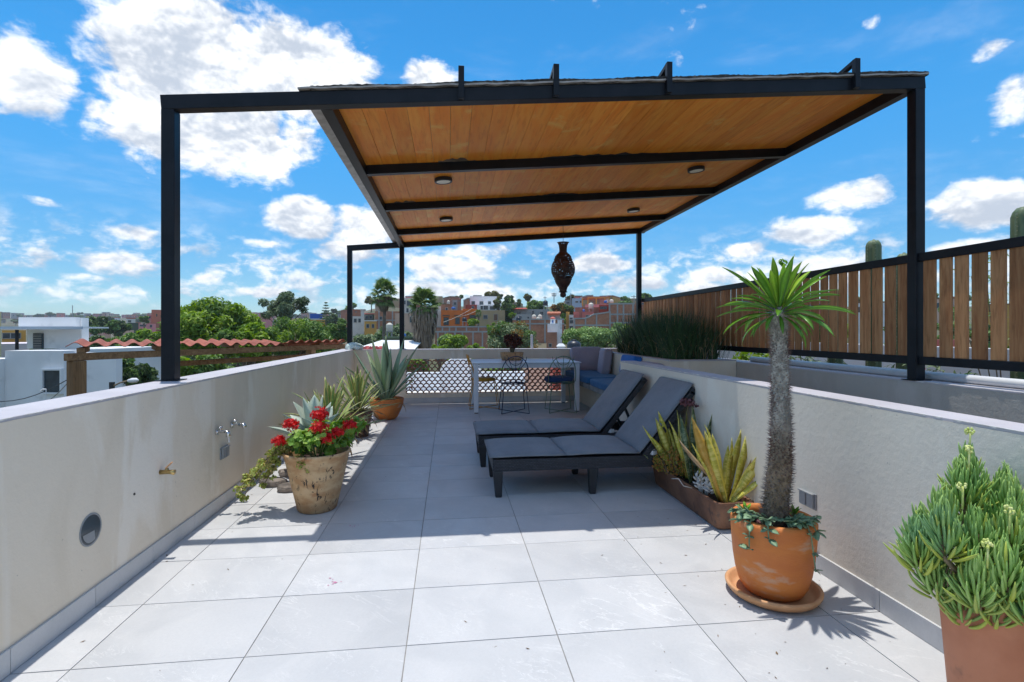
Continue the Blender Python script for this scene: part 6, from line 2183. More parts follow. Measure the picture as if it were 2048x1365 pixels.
house('brick_house', 'dark red brick block left below the white modern building', 931, 956, 610, 624, 124, P['red'], [(944, 948, 613, 617)], 7)
house('small_house', 'small grey roof room with a tank between brick and white buildings', 905, 915, 600, 621, 126, P['grey'], [(908, 912, 605, 610)], 5)
wb2 = house('white_building', 'white modern building with a porch high on the hill', 940, 994, 593, 628, 128, P['white'], [(943, 950, 603, 610), (959, 967, 603, 610), (976, 982, 603, 609)], 10, frame=P['white'])
house('white_porch', 'white porch with glass doors in front of the white modern building', 954, 1004, 610, 625, 124, P['white'], [(961, 966, 612, 620), (967, 976, 612, 620), (980, 990, 613, 620), (993, 998, 613, 620)], 4, frame=P['white'])
th = house('tan_house', 'tan house with a grey stone door frame', 952, 1010, 621, 655, 106, P['tan'], [(967, 975, 631, 638)], 8, doors=[(988, 995, 629, 641)], frame=P['grey'])
bw = house('brick_wall', 'long brick wall with concrete posts behind the green bush', 870, 975, 663, 720, 76, M_BRICK2, [], .5, cat='wall')
columns(bw, 870, 975, 663, 720, 76, (876, 891, 910, 925, 946, 965), (664,), .22)
bw = house('brick_wall', 'upper terrace of brick wall below the orange house', 872, 976, 653, 672, 84, M_BRICK2, [], .5, cat='wall')
columns(bw, 872, 976, 653, 672, 84, (885, 899, 912, 933, 957), (654,), .22)
tank('black water tank in front of the orange house', 929, 643, 95, 9, 8, M_TANKB, 1.2)
tree('leafy_tree', 'bright round bush over the brick wall right of the shaggy palm', 908, 42, 664, 715, 72, [M_LF_BRIGHT, M_LF_PALE], 5200, .26, .45, 16, [.7, .3], .1, seed=31)
tree('leafy_tree', 'yellow green bush at the foot of the shaggy palm', 878, 37, 684, 715, 40, [M_LF_BRIGHT], 2600, .24, .45, 10, None, .1, seed=32)
tree('leafy_tree', 'small bright shrub right of the round bush', 950, 40, 682, 718, 40, [M_LF_BRIGHT, M_LF_MID], 2600, .24, .45, 10, [.6, .4], .1, seed=33)
tree('leafy_tree', 'bright shrub in front of the orange house', 946, 88, 637, 655, 26, [M_LF_BRIGHT], 1600, .4, .5, 10, None, .1, seed=34)
tree('leafy_tree', 'yellow green shrub left of the flowering tree', 982, 78, 643, 680, 24, [M_LF_BRIGHT], 1800, .4, .5, 10, None, .1, seed=35)
tree('flowering_tree', 'broad grey green tree dotted with orange blossom behind the table', 1030, 46, 642, 712, 128, [M_LF_GREY, M_LF_MID, M_LF_ORANGE], 10500, .28, .32, 42, [.68, .22, .10], .4, seed=36)
tree('leafy_tree', 'tall dark tree right of the white modern building', 1016, 112, 592, 650, 40, [M_LF_DARK, M_LF_MID], 4200, .6, .42, 18, [.7, .3], .2, seed=37, flat=.7)
tree('leafy_tree', 'slimmer dark tree beside the tall dark tree', 1034, 116, 590, 640, 22, [M_LF_DARK, M_LF_GREY], 2400, .6, .42, 12, [.6, .4], .2, seed=38)
tree('leafy_tree', 'olive topped tree behind the white modern building', 980, 150, 580, 615, 44, [M_LF_OLIVE, M_LF_DARK], 3000, .7, .45, 14, [.75, .25], .1, seed=39)
tree('leafy_tree', 'olive tree crown over the porch right of the white building', 998, 122, 588, 625, 26, [M_LF_OLIVE, M_LF_MID], 2200, .6, .45, 12, [.6, .4], .1, seed=40)
tree('leafy_tree', 'mid green tree line left of the black hill tank', 1072, 150, 601, 622, 50, [M_LF_MID, M_LF_BRIGHT, M_LF_OLIVE], 3000, .7, .45, 14, [.5, .3, .2], .1, seed=41)
tree('flowering_tree', 'orange flowering tree below the lantern on the hill', 1125, 118, 606, 636, 52, [M_LF_ORANGE, M_LF_MID, M_LF_OLIVE], 3600, .55, .45, 16, [.42, .28, .3], .1, seed=42)
tree('leafy_tree', 'green tree below the orange flowering tree', 1128, 112, 622, 665, 22, [M_LF_BRIGHT, M_LF_MID], 1600, .5, .45, 10, [.5, .5], .1, seed=43)
tree('leafy_tree', 'small lime bush left of the grey concrete house', 1026, 104, 625, 637, 18, [M_LF_BRIGHT], 900, .4, .5, 8, None, .1, seed=44)
tree('leafy_tree', 'broad pale green tree above the clay tiled ridge', 1186, 48, 652, 708, 128, [M_LF_PALE, M_LF_MID], 11000, .28, .36, 46, [.72, .28], .4, seed=45)
tree('leafy_tree', 'pale green tree behind the reeds on the right', 1255, 52, 632, 705, 90, [M_LF_PALE, M_LF_BRIGHT], 6500, .30, .36, 18, [.6, .4], .4, seed=46)

gh = house('concrete_house', 'grey concrete house with a red awning and dark openings', 1028, 1098, 619, 650, 112, P['grey'], [(1034, 1041, 624, 630), (1064, 1068, 622, 629), (1080, 1088, 624, 630)], 7, frame=P['concrete'])
W2 = (1098 - 1028) / FPX * 112 / 2
zz = lambda y, t: EYE + t * (662 - y) / FPX
m = MB(); z0 = zz(619, 112) - gh.location.z; m.hexa([(-W2 - .2, -1.5, z0 - .05), (-W2 + 2.8, -1.5, z0 - .05), (-W2 + 2.8, 1.5, z0 + .25), (-W2 - .2, 1.5, z0 + .25), (-W2 - .2, -1.5, z0 + .06), (-W2 + 2.8, -1.5, z0 + .06), (-W2 + 2.8, 1.5, z0 + .36), (-W2 - .2, 1.5, z0 + .36)]); m.build('awning', P['red'], gh)
house('concrete_house', 'pale concrete lower house beside the dark hill tree', 1030, 1062, 629, 650, 104, P['concrete'], [(1037, 1043, 633, 639), (1055, 1058, 634, 640)], 6)
bw = house('brick_house', 'brick house front below the three cream tanks', 1025, 1128, 638, 690, 92, M_BRICK, [], 7)
columns(bw, 1025, 1128, 638, 690, 92, (1060, 1090, 1121), (648, 639), .25)
tank('black bullet shaped tank at the left of the brick house front', 1037, 646, 90, 10, 13, M_TANKB)
tank('left cream tank of the three on the brick house', 1068, 638, 93, 8.5, 8.5, M_TANKW)
tank('right cream tank of the three on the brick house', 1080, 638, 93, 8.5, 8.5, M_TANKW)
tank('front cream tank of the three, lower than the other two', 1076, 639.5, 91, 7, 5, M_TANKW)
tr = house('tiled_canopy', 'small clay tiled canopy on the grey roof left of the white lane walls', 1096, 1120, 628, 640, 96, P['grey'], [], 3, cat='canopy')
m = MB(); z0 = zz(628, 96) - tr.location.z; W2 = 24 / FPX * 96 / 2
for i in range(9):
    x = -W2 + i * 2 * W2 / 8
    m.tube([(x, -.6, z0 - .02), (x, 1.5, z0 + .35)], .15, 6)
m.build('clay_tiles', M_CLAYTILE, tr)
wc = house('white_tower', 'white cube roof room carrying a little red domed lantern', 1095, 1116, 648, 700, 74, P['white'], [], 2.2, frame=P['white'], cat='tower')
cz = zz(648, 74) - wc.location.z
m = MB(); m.lathe([(.36, 0), (.36, .62), (.40, .64), (.40, .68)], 8, (0, .8, cz + .001), cap1=True); dm = m.build('dome_drum', P['white'], wc)
m = MB(); m.lathe([(.40, 0), (.37, .12), (.26, .24), (.10, .31), (.02, .33)], 14, (0, .8, cz + .682), cap1=True); m.build('dome', P['salmon'], dm, smooth=True)
m = MB(); m.box(-.10, .10, .42, .445, cz + .12, cz + .50); m.build('window', M_TANKBL, dm)
house('brick_block', 'rough brick and block wall under the white cube', 1093, 1114, 665, 710, 72, M_BRICK2, [(1098, 1103, 688, 694)], 2)
house('white_lane_wall', 'tall white rendered wall beside the white cube', 1115, 1124, 640, 712, 74, P['white'], [], 5, cat='wall')
house('ochre_house', 'narrow ochre house at the end of the lane', 1132, 1139, 624, 690, 100, P['ochre'], [], 6)
house('white_house', 'narrow white stacked house on the right of the lane', 1138, 1147, 630, 700, 98, P['offwhite'], [(1139.5, 1146, 641, 647), (1139.5, 1146, 653, 659), (1140, 1145, 636, 638.5)], 6)
house('salmon_house', 'salmon red house with a ladder behind the curved brick wall', 1147, 1188, 624, 645, 100, P['salmon'], [(1172, 1176, 631, 636), (1177, 1181, 631, 636)], 7)
c0, c1 = at(1161.5, 636, 99.6), at(1161.5, 624, 99.6)
m = MB()
for s_ in (-.17, .17):
    m.bar((c0.x + s_, c0.y, c0.z), (c1.x + s_, c1.y, c1.z), .07, .05, up=(0, 1, 0))
for i in range(5):
    z_ = c0.z + (c1.z - c0.z) * (i + .5) / 5
    m.bar((c0.x - .17, c0.y, z_), (c0.x + .17, c0.y, z_), .05, .05)
tag(m.build('ladder', P['brown']), 'ladder against the salmon red house', 'ladder')
tank('small round blue tank above the salmon house', 1167.5, 624, 104, 4.6, 5.5, M_TANKBL, 0)
cb_ = thing('brick_wall', 'brick wall with a curved concrete top at the right of the lane', 'wall', at(1185, 700, 88), -YAW)
pts = [(1148, 637.5), (1160, 637.5), (1170, 637), (1178, 634.5), (1184, 631), (1188, 629), (1196, 628), (1210, 626), (1221, 624)]
t_ = 88
org = at(1185, 700, t_)
lx = lambda px: (px - 1185) / FPX * t_
lz = lambda y: (700 - y) / FPX * t_
m = MB()
for (px, y) in pts:
    for yy in (0, .4):
        m.v += [(lx(px), yy, -6), (lx(px), yy, lz(y))]
for i in range(len(pts) - 1):
    a, b = 4 * i, 4 * i + 4
    m.face((a, b, b + 1, a + 1)); m.face((a + 2, a + 3, b + 3, b + 2)); m.face((a + 1, b + 1, b + 3, a + 3))
m.face((0, 1, 3, 2)); k_ = 4 * (len(pts) - 1); m.face((k_, k_ + 2, k_ + 3, k_ + 1))
m.build('brickwork', M_BRICK, cb_)
m = MB()
for (p, y), (p2, y2) in zip(pts, pts[1:]):
    m.hexa([(lx(p), -.10, lz(y) - .12), (lx(p2), -.10, lz(y2) - .12), (lx(p2), .5, lz(y2) - .12), (lx(p), .5, lz(y) - .12), (lx(p), -.10, lz(y) + .12), (lx(p2), -.10, lz(y2) + .12), (lx(p2), .5, lz(y2) + .12), (lx(p), .5, lz(y) + .12)])
m.build('concrete_coping', P['concrete'], cb_)
for px, yt in ((1149, 638), (1171, 637), (1193, 629), (1220, 625)):
    m = MB(); m.box(lx(px) - .12, lx(px) + .12, -.09, -.003, -6, lz(yt)); m.build('concrete_post', P['concrete'], cb_)
m = MB(); m.box(lx(1148), lx(1221), -.105, -.004, lz(652.5), lz(649.5)); m.build('concrete_band', P['concrete'], cb_)
th = house('brick_house', 'tall brick wall with concrete frame left of the right back post', 1217, 1270, 607, 690, 100, M_BRICK, [], 8)
columns(th, 1217, 1270, 607, 690, 100, (1219, 1235, 1247, 1266), (608, 629, 646), .3)
house('brick_house', 'brick house seen right of the back post above the fence', 1268, 1330, 606, 680, 104, M_BRICK, [(1284, 1288, 606.5, 609)], 8)
house('brick_house', 'low brown brick house behind the salmon house roof', 1150, 1220, 615, 640, 108, M_BRICK2, [], 8)
bg_ = house('bluegrey_house', 'blue grey house left of the orange timber pergola on the hill', 1144, 1164, 597, 616, 126, P['bluegrey'], [(1151, 1156, 603, 605.5), (1160, 1163, 602, 606)], 7)
house('small_house', 'dark roofed hut left of the blue grey house', 1130, 1143, 601, 612, 132, P['grey'], [(1133, 1139, 604, 608)], 5, parapet=P['brown'])
# timber pergola on the hill
hp = thing('hill_pergola', 'orange timber pergola on the hilltop right of the lantern', 'pergola', at(1190, 609, 114), -YAW)
lx = lambda px: (px - 1190) / FPX * 114
lz = lambda y: (609 - y) / FPX * 114
m = MB(); m.hexa([(lx(1160), -2, lz(602)), (lx(1172), -2.6, lz(597.5)), (lx(1216), -2.6, lz(597.5)), (lx(1216), 3, lz(597.5)), (lx(1160), -2, lz(601)), (lx(1172), -2.6, lz(594.6)), (lx(1216), -2.6, lz(595)), (lx(1216), 3, lz(594.6))]); m.build('roof', P['rust'], hp)
for px in (1162, 1172.5, 1189, 1205.5):
    m = MB(); m.box(lx(px) - .13, lx(px) + .13, -2.5, -2.24, lz(613), lz(598)); m.build('post', P['ochre'], hp)
m = MB(); m.box(lx(1172), lx(1216), -2.62, -2.5, lz(598.5), lz(596.8)); m.build('beam', P['ochre'], hp)
house('brick_house', 'low pink brick wall under the orange timber pergola', 1170, 1222, 609, 630, 110, P['pink'], [], 6)
tank('big cream tank on legs in front of the orange timber pergola', 1182, 617, 106, 10, 11, M_TANKW, 1.0)
tank('cream tank at the right end of the orange timber pergola', 1214, 606, 112, 6.5, 13, M_TANKW)
tank('square cream tank right of the pergola end', 1223, 606, 108, 8, 7, M_TANKW)
tank('blue tank beside the pergola end', 1211, 607, 106, 6, 6, M_TANKBL)
th = house('red_shed', 'dark red sheet roof on posts below the cream tanks', 1198, 1217, 610, 620, 104, P['red'], [(1200, 1214, 613, 619)], 4, frame=P['red'])
tank('black water tank high on a pole in front of the flowering tree', 1091, 611, 108, 9.5, 10, M_TANKB, 3.0)
# masts
def mast(label, px, y0, y1, t, w_=.10, arms=()):
    a, b = at(px, y1, t), at(px, y0, t)
    th = thing('mast', label, 'mast', a)
    m = MB(); m.tube([(0, 0, 0), (0, 0, b.z - a.z)], w_, 6); m.build('pole', P['grey'], th)
    for (y, half) in arms:
        m = MB(); z_ = (y1 - y) / FPX * t; m.bar((-half, 0, z_), (half, 0, z_), w_ * 1.3, w_ * 1.6); m.build('crossarm', P['grey'], th)
mast('cell tower with three antenna panels on the hill', 1108, 586, 606, 190, .16, ((588, .9), (590.5, .9), (592.5, .7)))
mast('thin dark pole left of the blue grey house', 1141.5, 587, 612, 130, .10)
mast('telegraph pole with a crossarm left of the right back post', 1268, 591, 610, 130, .10, ((594, .75),))
mast('short pole over the black hill tank', 1090, 593, 602, 110, .06, ((596, .4),))
mast('tall thin antenna on the left horizon', 145, 611, 635, 500, .35)
mast('lattice antenna on the horizon above the feathery tree', 404, 597, 625, 380, .45, ((600, .8), (603, .8)))
for i, (p0, p1, t_, lab) in enumerate((((887, 645), (945, 617), 100, 'upper wire across the orange house'), ((915, 634), (953, 622), 100, 'lower wire across the orange house'))):
    a, b = at(*p0, t_), at(*p1, t_); m = MB(); m.tube([a.lerp(b, k / 6) + Vector((0, 0, -.2 * math.sin(PI * k / 6))) for k in range(7)], .035, 4); tag(m.build('cable', P['offwhite']), lab, 'cable')

# ridge of clay tiles and tanks just beyond the back wall
rg = thing('clay_tile_roof', 'red clay tile ridge just beyond the back wall behind the bench', 'roof', at(1180, 703, 13), -YAW)
W2 = 118 / FPX * 13 / 2
for i in range(19):
    x = -W2 + .05 + i * (2 * W2 - .1) / 18
    m = MB(); m.tube([(x, -.25, -.045), (x, .9, -.10)], [.048, .052], 8); m.build('roof_tile', M_CLAYTILE, rg, smooth=True)
m = MB(); m.box(-W2 - .2, W2, -.2, .9, -1.2, -.11); m.build('roof_deck', P['red'], rg)
tank('large black tank half hidden by the clay tile ridge', 1148, 712, 22, 28, 32, M_TANKB)
th = thing('white_tank', 'white square cistern lid left of the large black tank', 'water tank', at(1122, 698, 26), -YAW)
m = MB(); m.hexa([(-.18, -.18, -.25), (.18, -.18, -.25), (.18, .18, -.25), (-.18, .18, -.25), (-.17, -.17, .12), (.17, -.17, .12), (.17, .17, .12), (-.17, .17, .12)]); m.build('tank_body', P['white'], th)
m = MB(); m.hexa([(-.22, -.22, .121), (.22, -.22, .121), (.22, .22, .121), (-.22, .22, .121), (-.10, -.10, .26), (.10, -.10, .26), (.10, .10, .26), (-.10, .10, .26)]); m.build('lid', P['white'], th)

# seen through the lattice: sunlit yard roof, white walls, bushes
yd = thing('flat_roof', 'bright white flat roof beyond the lattice', 'roof', (1.2, 13.5, -1.0))
m = MB(); m.box(-2.6, 6.5, 10.0, 19.5, -1.4, -.95); m.build('roof_slab', M_WHITE, yd, world=True)
m = MB(); m.box(-2.6, 6.5, 10.0, 10.14, -.949, -.68); m.build('red_kerb', P['red'], yd, world=True)
m = MB(); m.box(-2.6, 6.5, 19.3, 19.5, -.949, -.30); m.build('parapet', P['white'], yd, world=True)
th = thing('white_arch_wall', 'white rounded gable beyond the lattice', 'wall', (.35, 15.4, -.949))
m = MB(); pr_ = [(-.62, 0), (-.62, .9)] + [(.62 * -math.cos(PI * i / 12), .9 + .5 * math.sin(PI * i / 12)) for i in range(13)] + [(.62, .9), (.62, 0)]
n_ = len(pr_)
for yy in (0, .25):
    m.v += [(x, yy, z_) for (x, z_) in pr_]
m.face(range(n_)); m.face([n_ + i for i in range(n_)][::-1])
for i in range(n_):
    m.face((i, n_ + i, n_ + (i + 1) % n_, (i + 1) % n_))
m.build('gable', P['white'], th)
house('adobe_wall', 'patchy orange brick wall beyond the right end of the lattice', 1050, 1135, 725, 790, 15, P['peach'], [], .3, cat='wall', base=-.95)
tree('leafy_bush', 'green bush behind the left part of the lattice', 832, 22, 712, 752, 55, [M_LF_MID, M_LF_BRIGHT], 3000, .22, .5, 14, [.5, .5], .1, seed=51, cat='bush')
tree('leafy_bush', 'green bush behind the middle of the lattice', 925, 22, 712, 752, 75, [M_LF_MID, M_LF_BRIGHT], 3600, .22, .5, 16, [.5, .5], .1, seed=52, cat='bush')

# ------------------------------------------------------------------ neighbour's terrace beyond the fence
m = MB(); m.box(3.70, 9.0, .2, 9.0, -.6, .16); structure(m.build('planting_bed', M_SOIL))
nw = tag((lambda m: (m.box(6.3, 6.5, 1.0, 9.6, -2, 1.02), m.build('white_wall', P['white']))[1])(MB()), 'white low wall of the neighbour seen under the fence rail', 'wall')
nw = tag((lambda m: (m.box(3.75, 6.29, 9.2, 9.4, -2, .98), m.build('white_wall', P['offwhite']))[1])(MB()), 'pale end wall of the neighbouring terrace behind the reeds', 'wall')
def cactus(label, x, y, h, r_, ribs=7):
    th = thing('column_cactus', label, 'cactus', (x, y, .14), rnd(0, 1), 'column cacti behind the fence')
    m = MB(); n_ = ribs * 6
    prof = [(r_ * .92, 0)] + [(r_ * (1 + .03 * math.sin(i)), h * i / 12) for i in range(1, 11)] + [(r_ * .97, h - r_ * .9), (r_ * .85, h - r_ * .5), (r_ * .6, h - r_ * .18), (r_ * .3, h - .02), (.01, h)]
    for (q, z_) in prof:
        for j in range(n_):
            a = 2 * PI * j / n_
            k = 1 - .16 * (1 - abs(math.cos(ribs * a / 2)) ** .8)
            m.v.append((q * k * math.cos(a), q * k * math.sin(a), z_))
    for i in range(len(prof) - 1):
        for j in range(n_):
            m.face((i * n_ + j, i * n_ + (j + 1) % n_, (i + 1) * n_ + (j + 1) % n_, (i + 1) * n_ + j))
    m.build('stem', M_CACTUS, th, smooth=True)
    m = MB()
    for k in range(ribs):
        a = 2 * PI * k / ribs
        z_ = .05
        while z_ < h - r_ * .4:
            b = Vector((r_ * 1.0 * math.cos(a), r_ * 1.0 * math.sin(a), z_))
            for q in range(4):
                d = Vector((math.cos(a) + rnd(-.5, .5), math.sin(a) + rnd(-.5, .5), rnd(-.5, .5))).normalized()
                s_ = d.cross(Vector((0, 0, 1))).normalized() * .002
                o = len(m.v); m.v += [tuple(b + s_), tuple(b - s_), tuple(b + d * .028)]; m.face((o, o + 1, o + 2))
            z_ += .035
    m.build('spines', M_CSPINE, th, kind='stuff')
cactus('tall column cactus showing above the fence left of the right post', 4.62, 5.18, 2.09, .078)
cactus('column cactus just left of the right post, its tip level with the rail', 4.45, 4.62, 1.86, .07)
cactus('thick column cactus at the right edge rising above the rail', 4.70, 3.72, 2.12, .105)
cactus('short thick column cactus standing behind the slats of the fence', 4.62, 5.75, 1.60, .085)
cactus('column cactus under the rail near the right edge', 4.55, 3.30, 1.02, .09)
def shrub(name, label, x, y, z0, h, r_, mat, n, leaf, asp=.4, cat='shrub', drop=0.2, flower=None):
    th = thing(name, label, cat, (x, y, z0))
    m = MB(); cls = []
    for k in range(9):
        a = rnd(0, 2 * PI); q = r_ * math.sqrt(rnd(.05, 1)); zz_ = h * rnd(.45, .95)
        m.tube([(q * .2 * math.cos(a), q * .2 * math.sin(a), 0), (q * .7 * math.cos(a), q * .7 * math.sin(a), zz_ * .6), (q * math.cos(a), q * math.sin(a), zz_)], .006, 5)
        cls.append((q * math.cos(a), q * math.sin(a), zz_, r_ * .45, r_ * .45, h * .22))
    m.build('stems', M_STEM, th)
    leaf_cloud('foliage', mat, cls, n, leaf, asp, th, rs=random.randrange(999), drop=drop)
    if flower:
        leaf_cloud('flowers', M_MAG, flower, 160, .04, .8, th, rs=7)
shrub('oleander', 'oleander with magenta flowers under the rail left of the right post', 4.55, 4.72, .16, .72, .25, M_LF_GREY, 260, .12, .18, flower=[(.05, -.05, .70, .10, .10, .06), (-.1, .0, .62, .05, .05, .04)])
shrub('narrow_leaf_shrub', 'narrow leafed dark shrub between the cacti and the spiny palm', 4.5, 5.9, .16, .78, .3, M_LF_GREY, 260, .16, .14, drop=-.4)
shrub('narrow_leaf_shrub', 'bright shrub showing right behind the spiny trunk', 4.4, 6.9, .16, .85, .3, M_LF_BRIGHT, 300, .12, .4)
shrub('conifer_shrub', 'dark feathery shrub right of the right post', 4.35, 3.72, .16, .72, .14, M_LF_DARK, 700, .05, .25)
shrub('conifer_shrub', 'grey feathery sprig just right of the right post base', 4.1, 3.95, .16, .70, .12, M_LF_GREY, 300, .06, .2)
shrub('flowering_shrub', 'pale green loose shrub near the right edge below the rail', 4.5, 3.25, .16, .66, .28, M_LF_PALE, 700, .05, .5)
shrub('flowering_shrub', 'yellow green loose shrub at the right edge corner', 4.5, 2.75, .16, .70, .25, M_LF_BRIGHT, 500, .05, .5)
shrub('tall_shrub', 'wispy shrub behind the slats at the right edge', 5.6, 4.6, .16, 1.92, .35, M_LF_PALE, 260, .09, .2)
# beyond the fence, glimpsed between slats
for i, (px, y0, y1, t, wpx, mats) in enumerate(((1480, 600, 720, 40, 120, [M_LF_MID, M_LF_PALE]), (1640, 618, 720, 36, 120, [M_LF_BRIGHT, M_LF_MID]), (1800, 640, 730, 30, 100, [M_LF_BRIGHT, M_LF_MID]), (1900, 605, 700, 50, 80, [M_LF_PALE, M_LF_MID]), (1990, 640, 740, 28, 90, [M_LF_MID, M_LF_DARK]))):
    tree('leafy_tree', ['green tree behind the reeds end of the fence', 'bright tree behind the middle of the fence', 'bright tree behind the fence just left of the right post', 'pale tree behind the fence just right of the right post', 'dark tree behind the fence at the right edge'][i], px, t, y0, y1, wpx, mats, 3000, .3, .4, 14, [.6, .4], .2, seed=60 + i)
tree('leafy_tree', 'round dark tree top just above the fence rail on the horizon', 1407, 150, 572, 612, 22, [M_LF_DARK], 1400, .8, .5, 9, None, .1, seed=66)
tree('leafy_tree', 'low green trees on the hilltop left of the right back post', 1250, 160, 600, 615, 30, [M_LF_MID], 1200, .8, .5, 9, None, .1, seed=67)
for i, (p0, p1, y0, y1, t, k) in enumerate(((1440, 1560, 604, 680, 90, 'offwhite'), (1600, 1690, 600, 660, 100, 'salmon'), (1700, 1800, 606, 690, 84, 'white'), (1862, 1935, 598, 640, 110, 'peach'), (1950, 2060, 610, 680, 80, 'ochre'))):
    house('hill_house', ['off white house glimpsed through the left half of the fence', 'salmon house glimpsed through the middle of the fence', 'white house glimpsed through the slats left of the right post', 'peach house glimpsed through the slats right of the right post', 'ochre house glimpsed through the slats at the right edge'][i], p0, p1, y0, y1, t, P[k], [(p0 + 10, p0 + 20, y0 + 8, y0 + 18), (p0 + 34, p0 + 44, y0 + 8, y0 + 18)], 8, parapet=P['brown'])
th = house('red_wall', 'deep red garden wall seen between the slats right of the right post', 1870, 1930, 680, 735, 22, P['salmon'], [], .4, cat='wall')

# ------------------------------------------------------------------ the far left town
house('salmon_house', 'salmon house with a white tank and two dark windows, left of the left post', 229, 247, 652, 690, 150, P['salmon'], [(232, 234.5, 655, 658), (239, 242, 655, 658)], 9, frame=P['peach'])
tank('white water tank on the far salmon house', 231, 652, 150, 6, 6, M_TANKW)
house('peach_house', 'long peach coloured house below the far salmon house', 230, 268, 661, 690, 140, P['peach'], [(241, 244, 665, 669)], 9)
house('red_orange_house', 'tall red orange house just left of the left post', 303, 330, 620, 660, 170, P['rust'], [(312, 315, 628, 634), (321, 325, 630, 636)], 10, frame=P['ochre'])
house('brown_house', 'brick tower house left of the tall red orange house', 294, 305, 630, 660, 172, P['pink'], [(298, 301, 633, 637)], 8)
house('dark_green_house', 'dark green block in front of the far houses', 256, 277, 646, 662, 180, P['green'], [], 8)
house('white_roofed_house', 'white and dark red house above the green block', 253, 271, 638, 650, 240, P['offwhite'], [(256, 262, 641, 645)], 10, parapet=P['red'])
house('pink_house', 'pink house with a red awning left of the left post', 278, 312, 648, 668, 160, P['pink'], [(280, 291, 650, 653), (300, 304, 650, 655)], 9)
for (px, lab) in ((194, 'left red dome on the far pink church'), (212, 'right red dome on the far pink church')):
    c = at(px, 669, 160); th = thing('church_dome', lab, 'dome', c, 0, 'red domes of the far pink church')
    r_ = 4.6 / FPX * 160
    m = MB(); m.lathe([(r_, 0), (r_, r_ * 1.6), (r_ * 1.1, r_ * 1.65), (r_ * 1.1, r_ * 1.8)], 12, cap1=True); m.build('drum', P['pink'], th)
    m = MB(); m.lathe([(r_ * 1.02, r_ * 1.81), (r_ * .85, r_ * 2.2), (r_ * .4, r_ * 2.5), (r_ * .1, r_ * 2.65), (.03, r_ * 2.9)], 14, cap1=True); m.build('dome', P['red'], th, smooth=True)
house('pink_church', 'pale pink church front under the two red domes', 180, 200, 669, 690, 161, P['lilac'], [(186, 190, 673, 677)], 9, cat='church', parapet=P['salmon'])
house('pink_church', 'low brick coloured nave behind the two red domes', 176, 222, 661, 680, 175, P['peach'], [], 9, cat='church')
house('blue_house', 'bright blue house wall right of the tall pine', 620, 645, 628, 642, 120, P['blue'], [], 7)
house('orange_house', 'orange house block between the pine and the Norfolk pine', 619, 650, 640, 668, 95, P['ochre'], [], 8, parapet=P['offwhite'])
house('pink_house', 'long low pink house on the horizon left of the tall pine', 518, 545, 627, 640, 150, P['pink'], [(524, 528, 630, 634)], 8)
g = random.Random(21)
names = dict(offwhite='off white', white='white', peach='peach', salmon='salmon', pink='pink', grey='grey', rust='rust brown', ochre='ochre', concrete='concrete grey', tan='tan', brown='dark brown')
keys = list(names)
def far_house(px, ytop, t, k, group, lab):
    w_ = g.uniform(9, 17) if t > 500 else g.uniform(12, 22)
    h = g.uniform(5, 9)
    n_ = g.randrange(1, 4)
    wins = [(px + w_ * (i + .5) / n_ - 1.0, px + w_ * (i + .5) / n_ + .9, ytop + 2, ytop + 4.2) for i in range(n_)]
    house('far_house', lab, px, px + w_, ytop, ytop + h, t, P[k], wins, 12, g.uniform(-.3, .3), group=group, parapet=P[g.choice(['brown', 'concrete', 'rust'])] if g.random() < .5 else None)
for row, (t, yb, lab) in enumerate(((820, 634, 'on the far left ridge'), (560, 642, 'on the slope below the far left ridge'), (400, 651, 'low on the far left slope'))):
    px = -90 + row * 7
    while px < 720:
        if row == 0 or g.random() < (.75 if row == 1 else .4):
            gx = at(px + 6, 662, t)
            zt = ground(gx.x, gx.y) + g.uniform(3.0, 6.2) * (1.25 if row == 0 else 1)
            yt = 662 - (zt - EYE) / t * FPX
            k = g.choice(keys)
            far_house(px, yt, t + g.uniform(-25, 25), k, 'small distant houses ' + lab, 'small distant %s house %s' % (names[k], lab))
        px += g.uniform(7, 15) + row * 5
for i in range(34):
    px = g.uniform(-80, 720); t = g.uniform(380, 830)
    gx = at(px, 662, t)
    zt = ground(gx.x, gx.y) + g.uniform(6, 11)
    yt = 662 - (zt - EYE) / t * FPX
    tree('distant_tree', 'small dark tree among the houses of the far left slope', px, t, yt, yt + 9, g.uniform(12, 26), [M_LF_DARK if i % 2 else M_LF_GREY], 420, 2.0, .6, 6, None, .1, seed=100 + i, group='small trees among the far left houses')
# more roofs high on the right hill and beyond the fence
for i in range(40):
    px = g.uniform(690, 1290) if i < 30 else g.uniform(1300, 2060)
    t = g.uniform(150, 260)
    gx = at(px, 662, t)
    zt = ground(gx.x, gx.y) + g.uniform(3.0, 5.0)
    k = g.choice(['rust', 'salmon', 'ochre', 'peach', 'rust', 'white', 'tan', 'salmon', 'pink'])
    far_house(px, 662 - (zt - EYE) / t * FPX, t, k, 'small houses high on the right hill', 'small %s house high on the right hill' % names[k])
for i in range(26):
    px = g.uniform(690, 1300) if i < 16 else g.uniform(1300, 2060); t = g.uniform(150, 270)
    gx = at(px, 662, t)
    zt = ground(gx.x, gx.y) + g.uniform(4, 7)
    yt = 662 - (zt - EYE) / t * FPX
    tree('distant_tree', 'small tree among the houses high on the right hill', px, t, yt, yt + 18, g.uniform(16, 34), [[M_LF_DARK], [M_LF_MID], [M_LF_OLIVE]][i % 3], 700, 1.0, .55, 7, None, .1, seed=200 + i, group='small trees among the right hill houses')
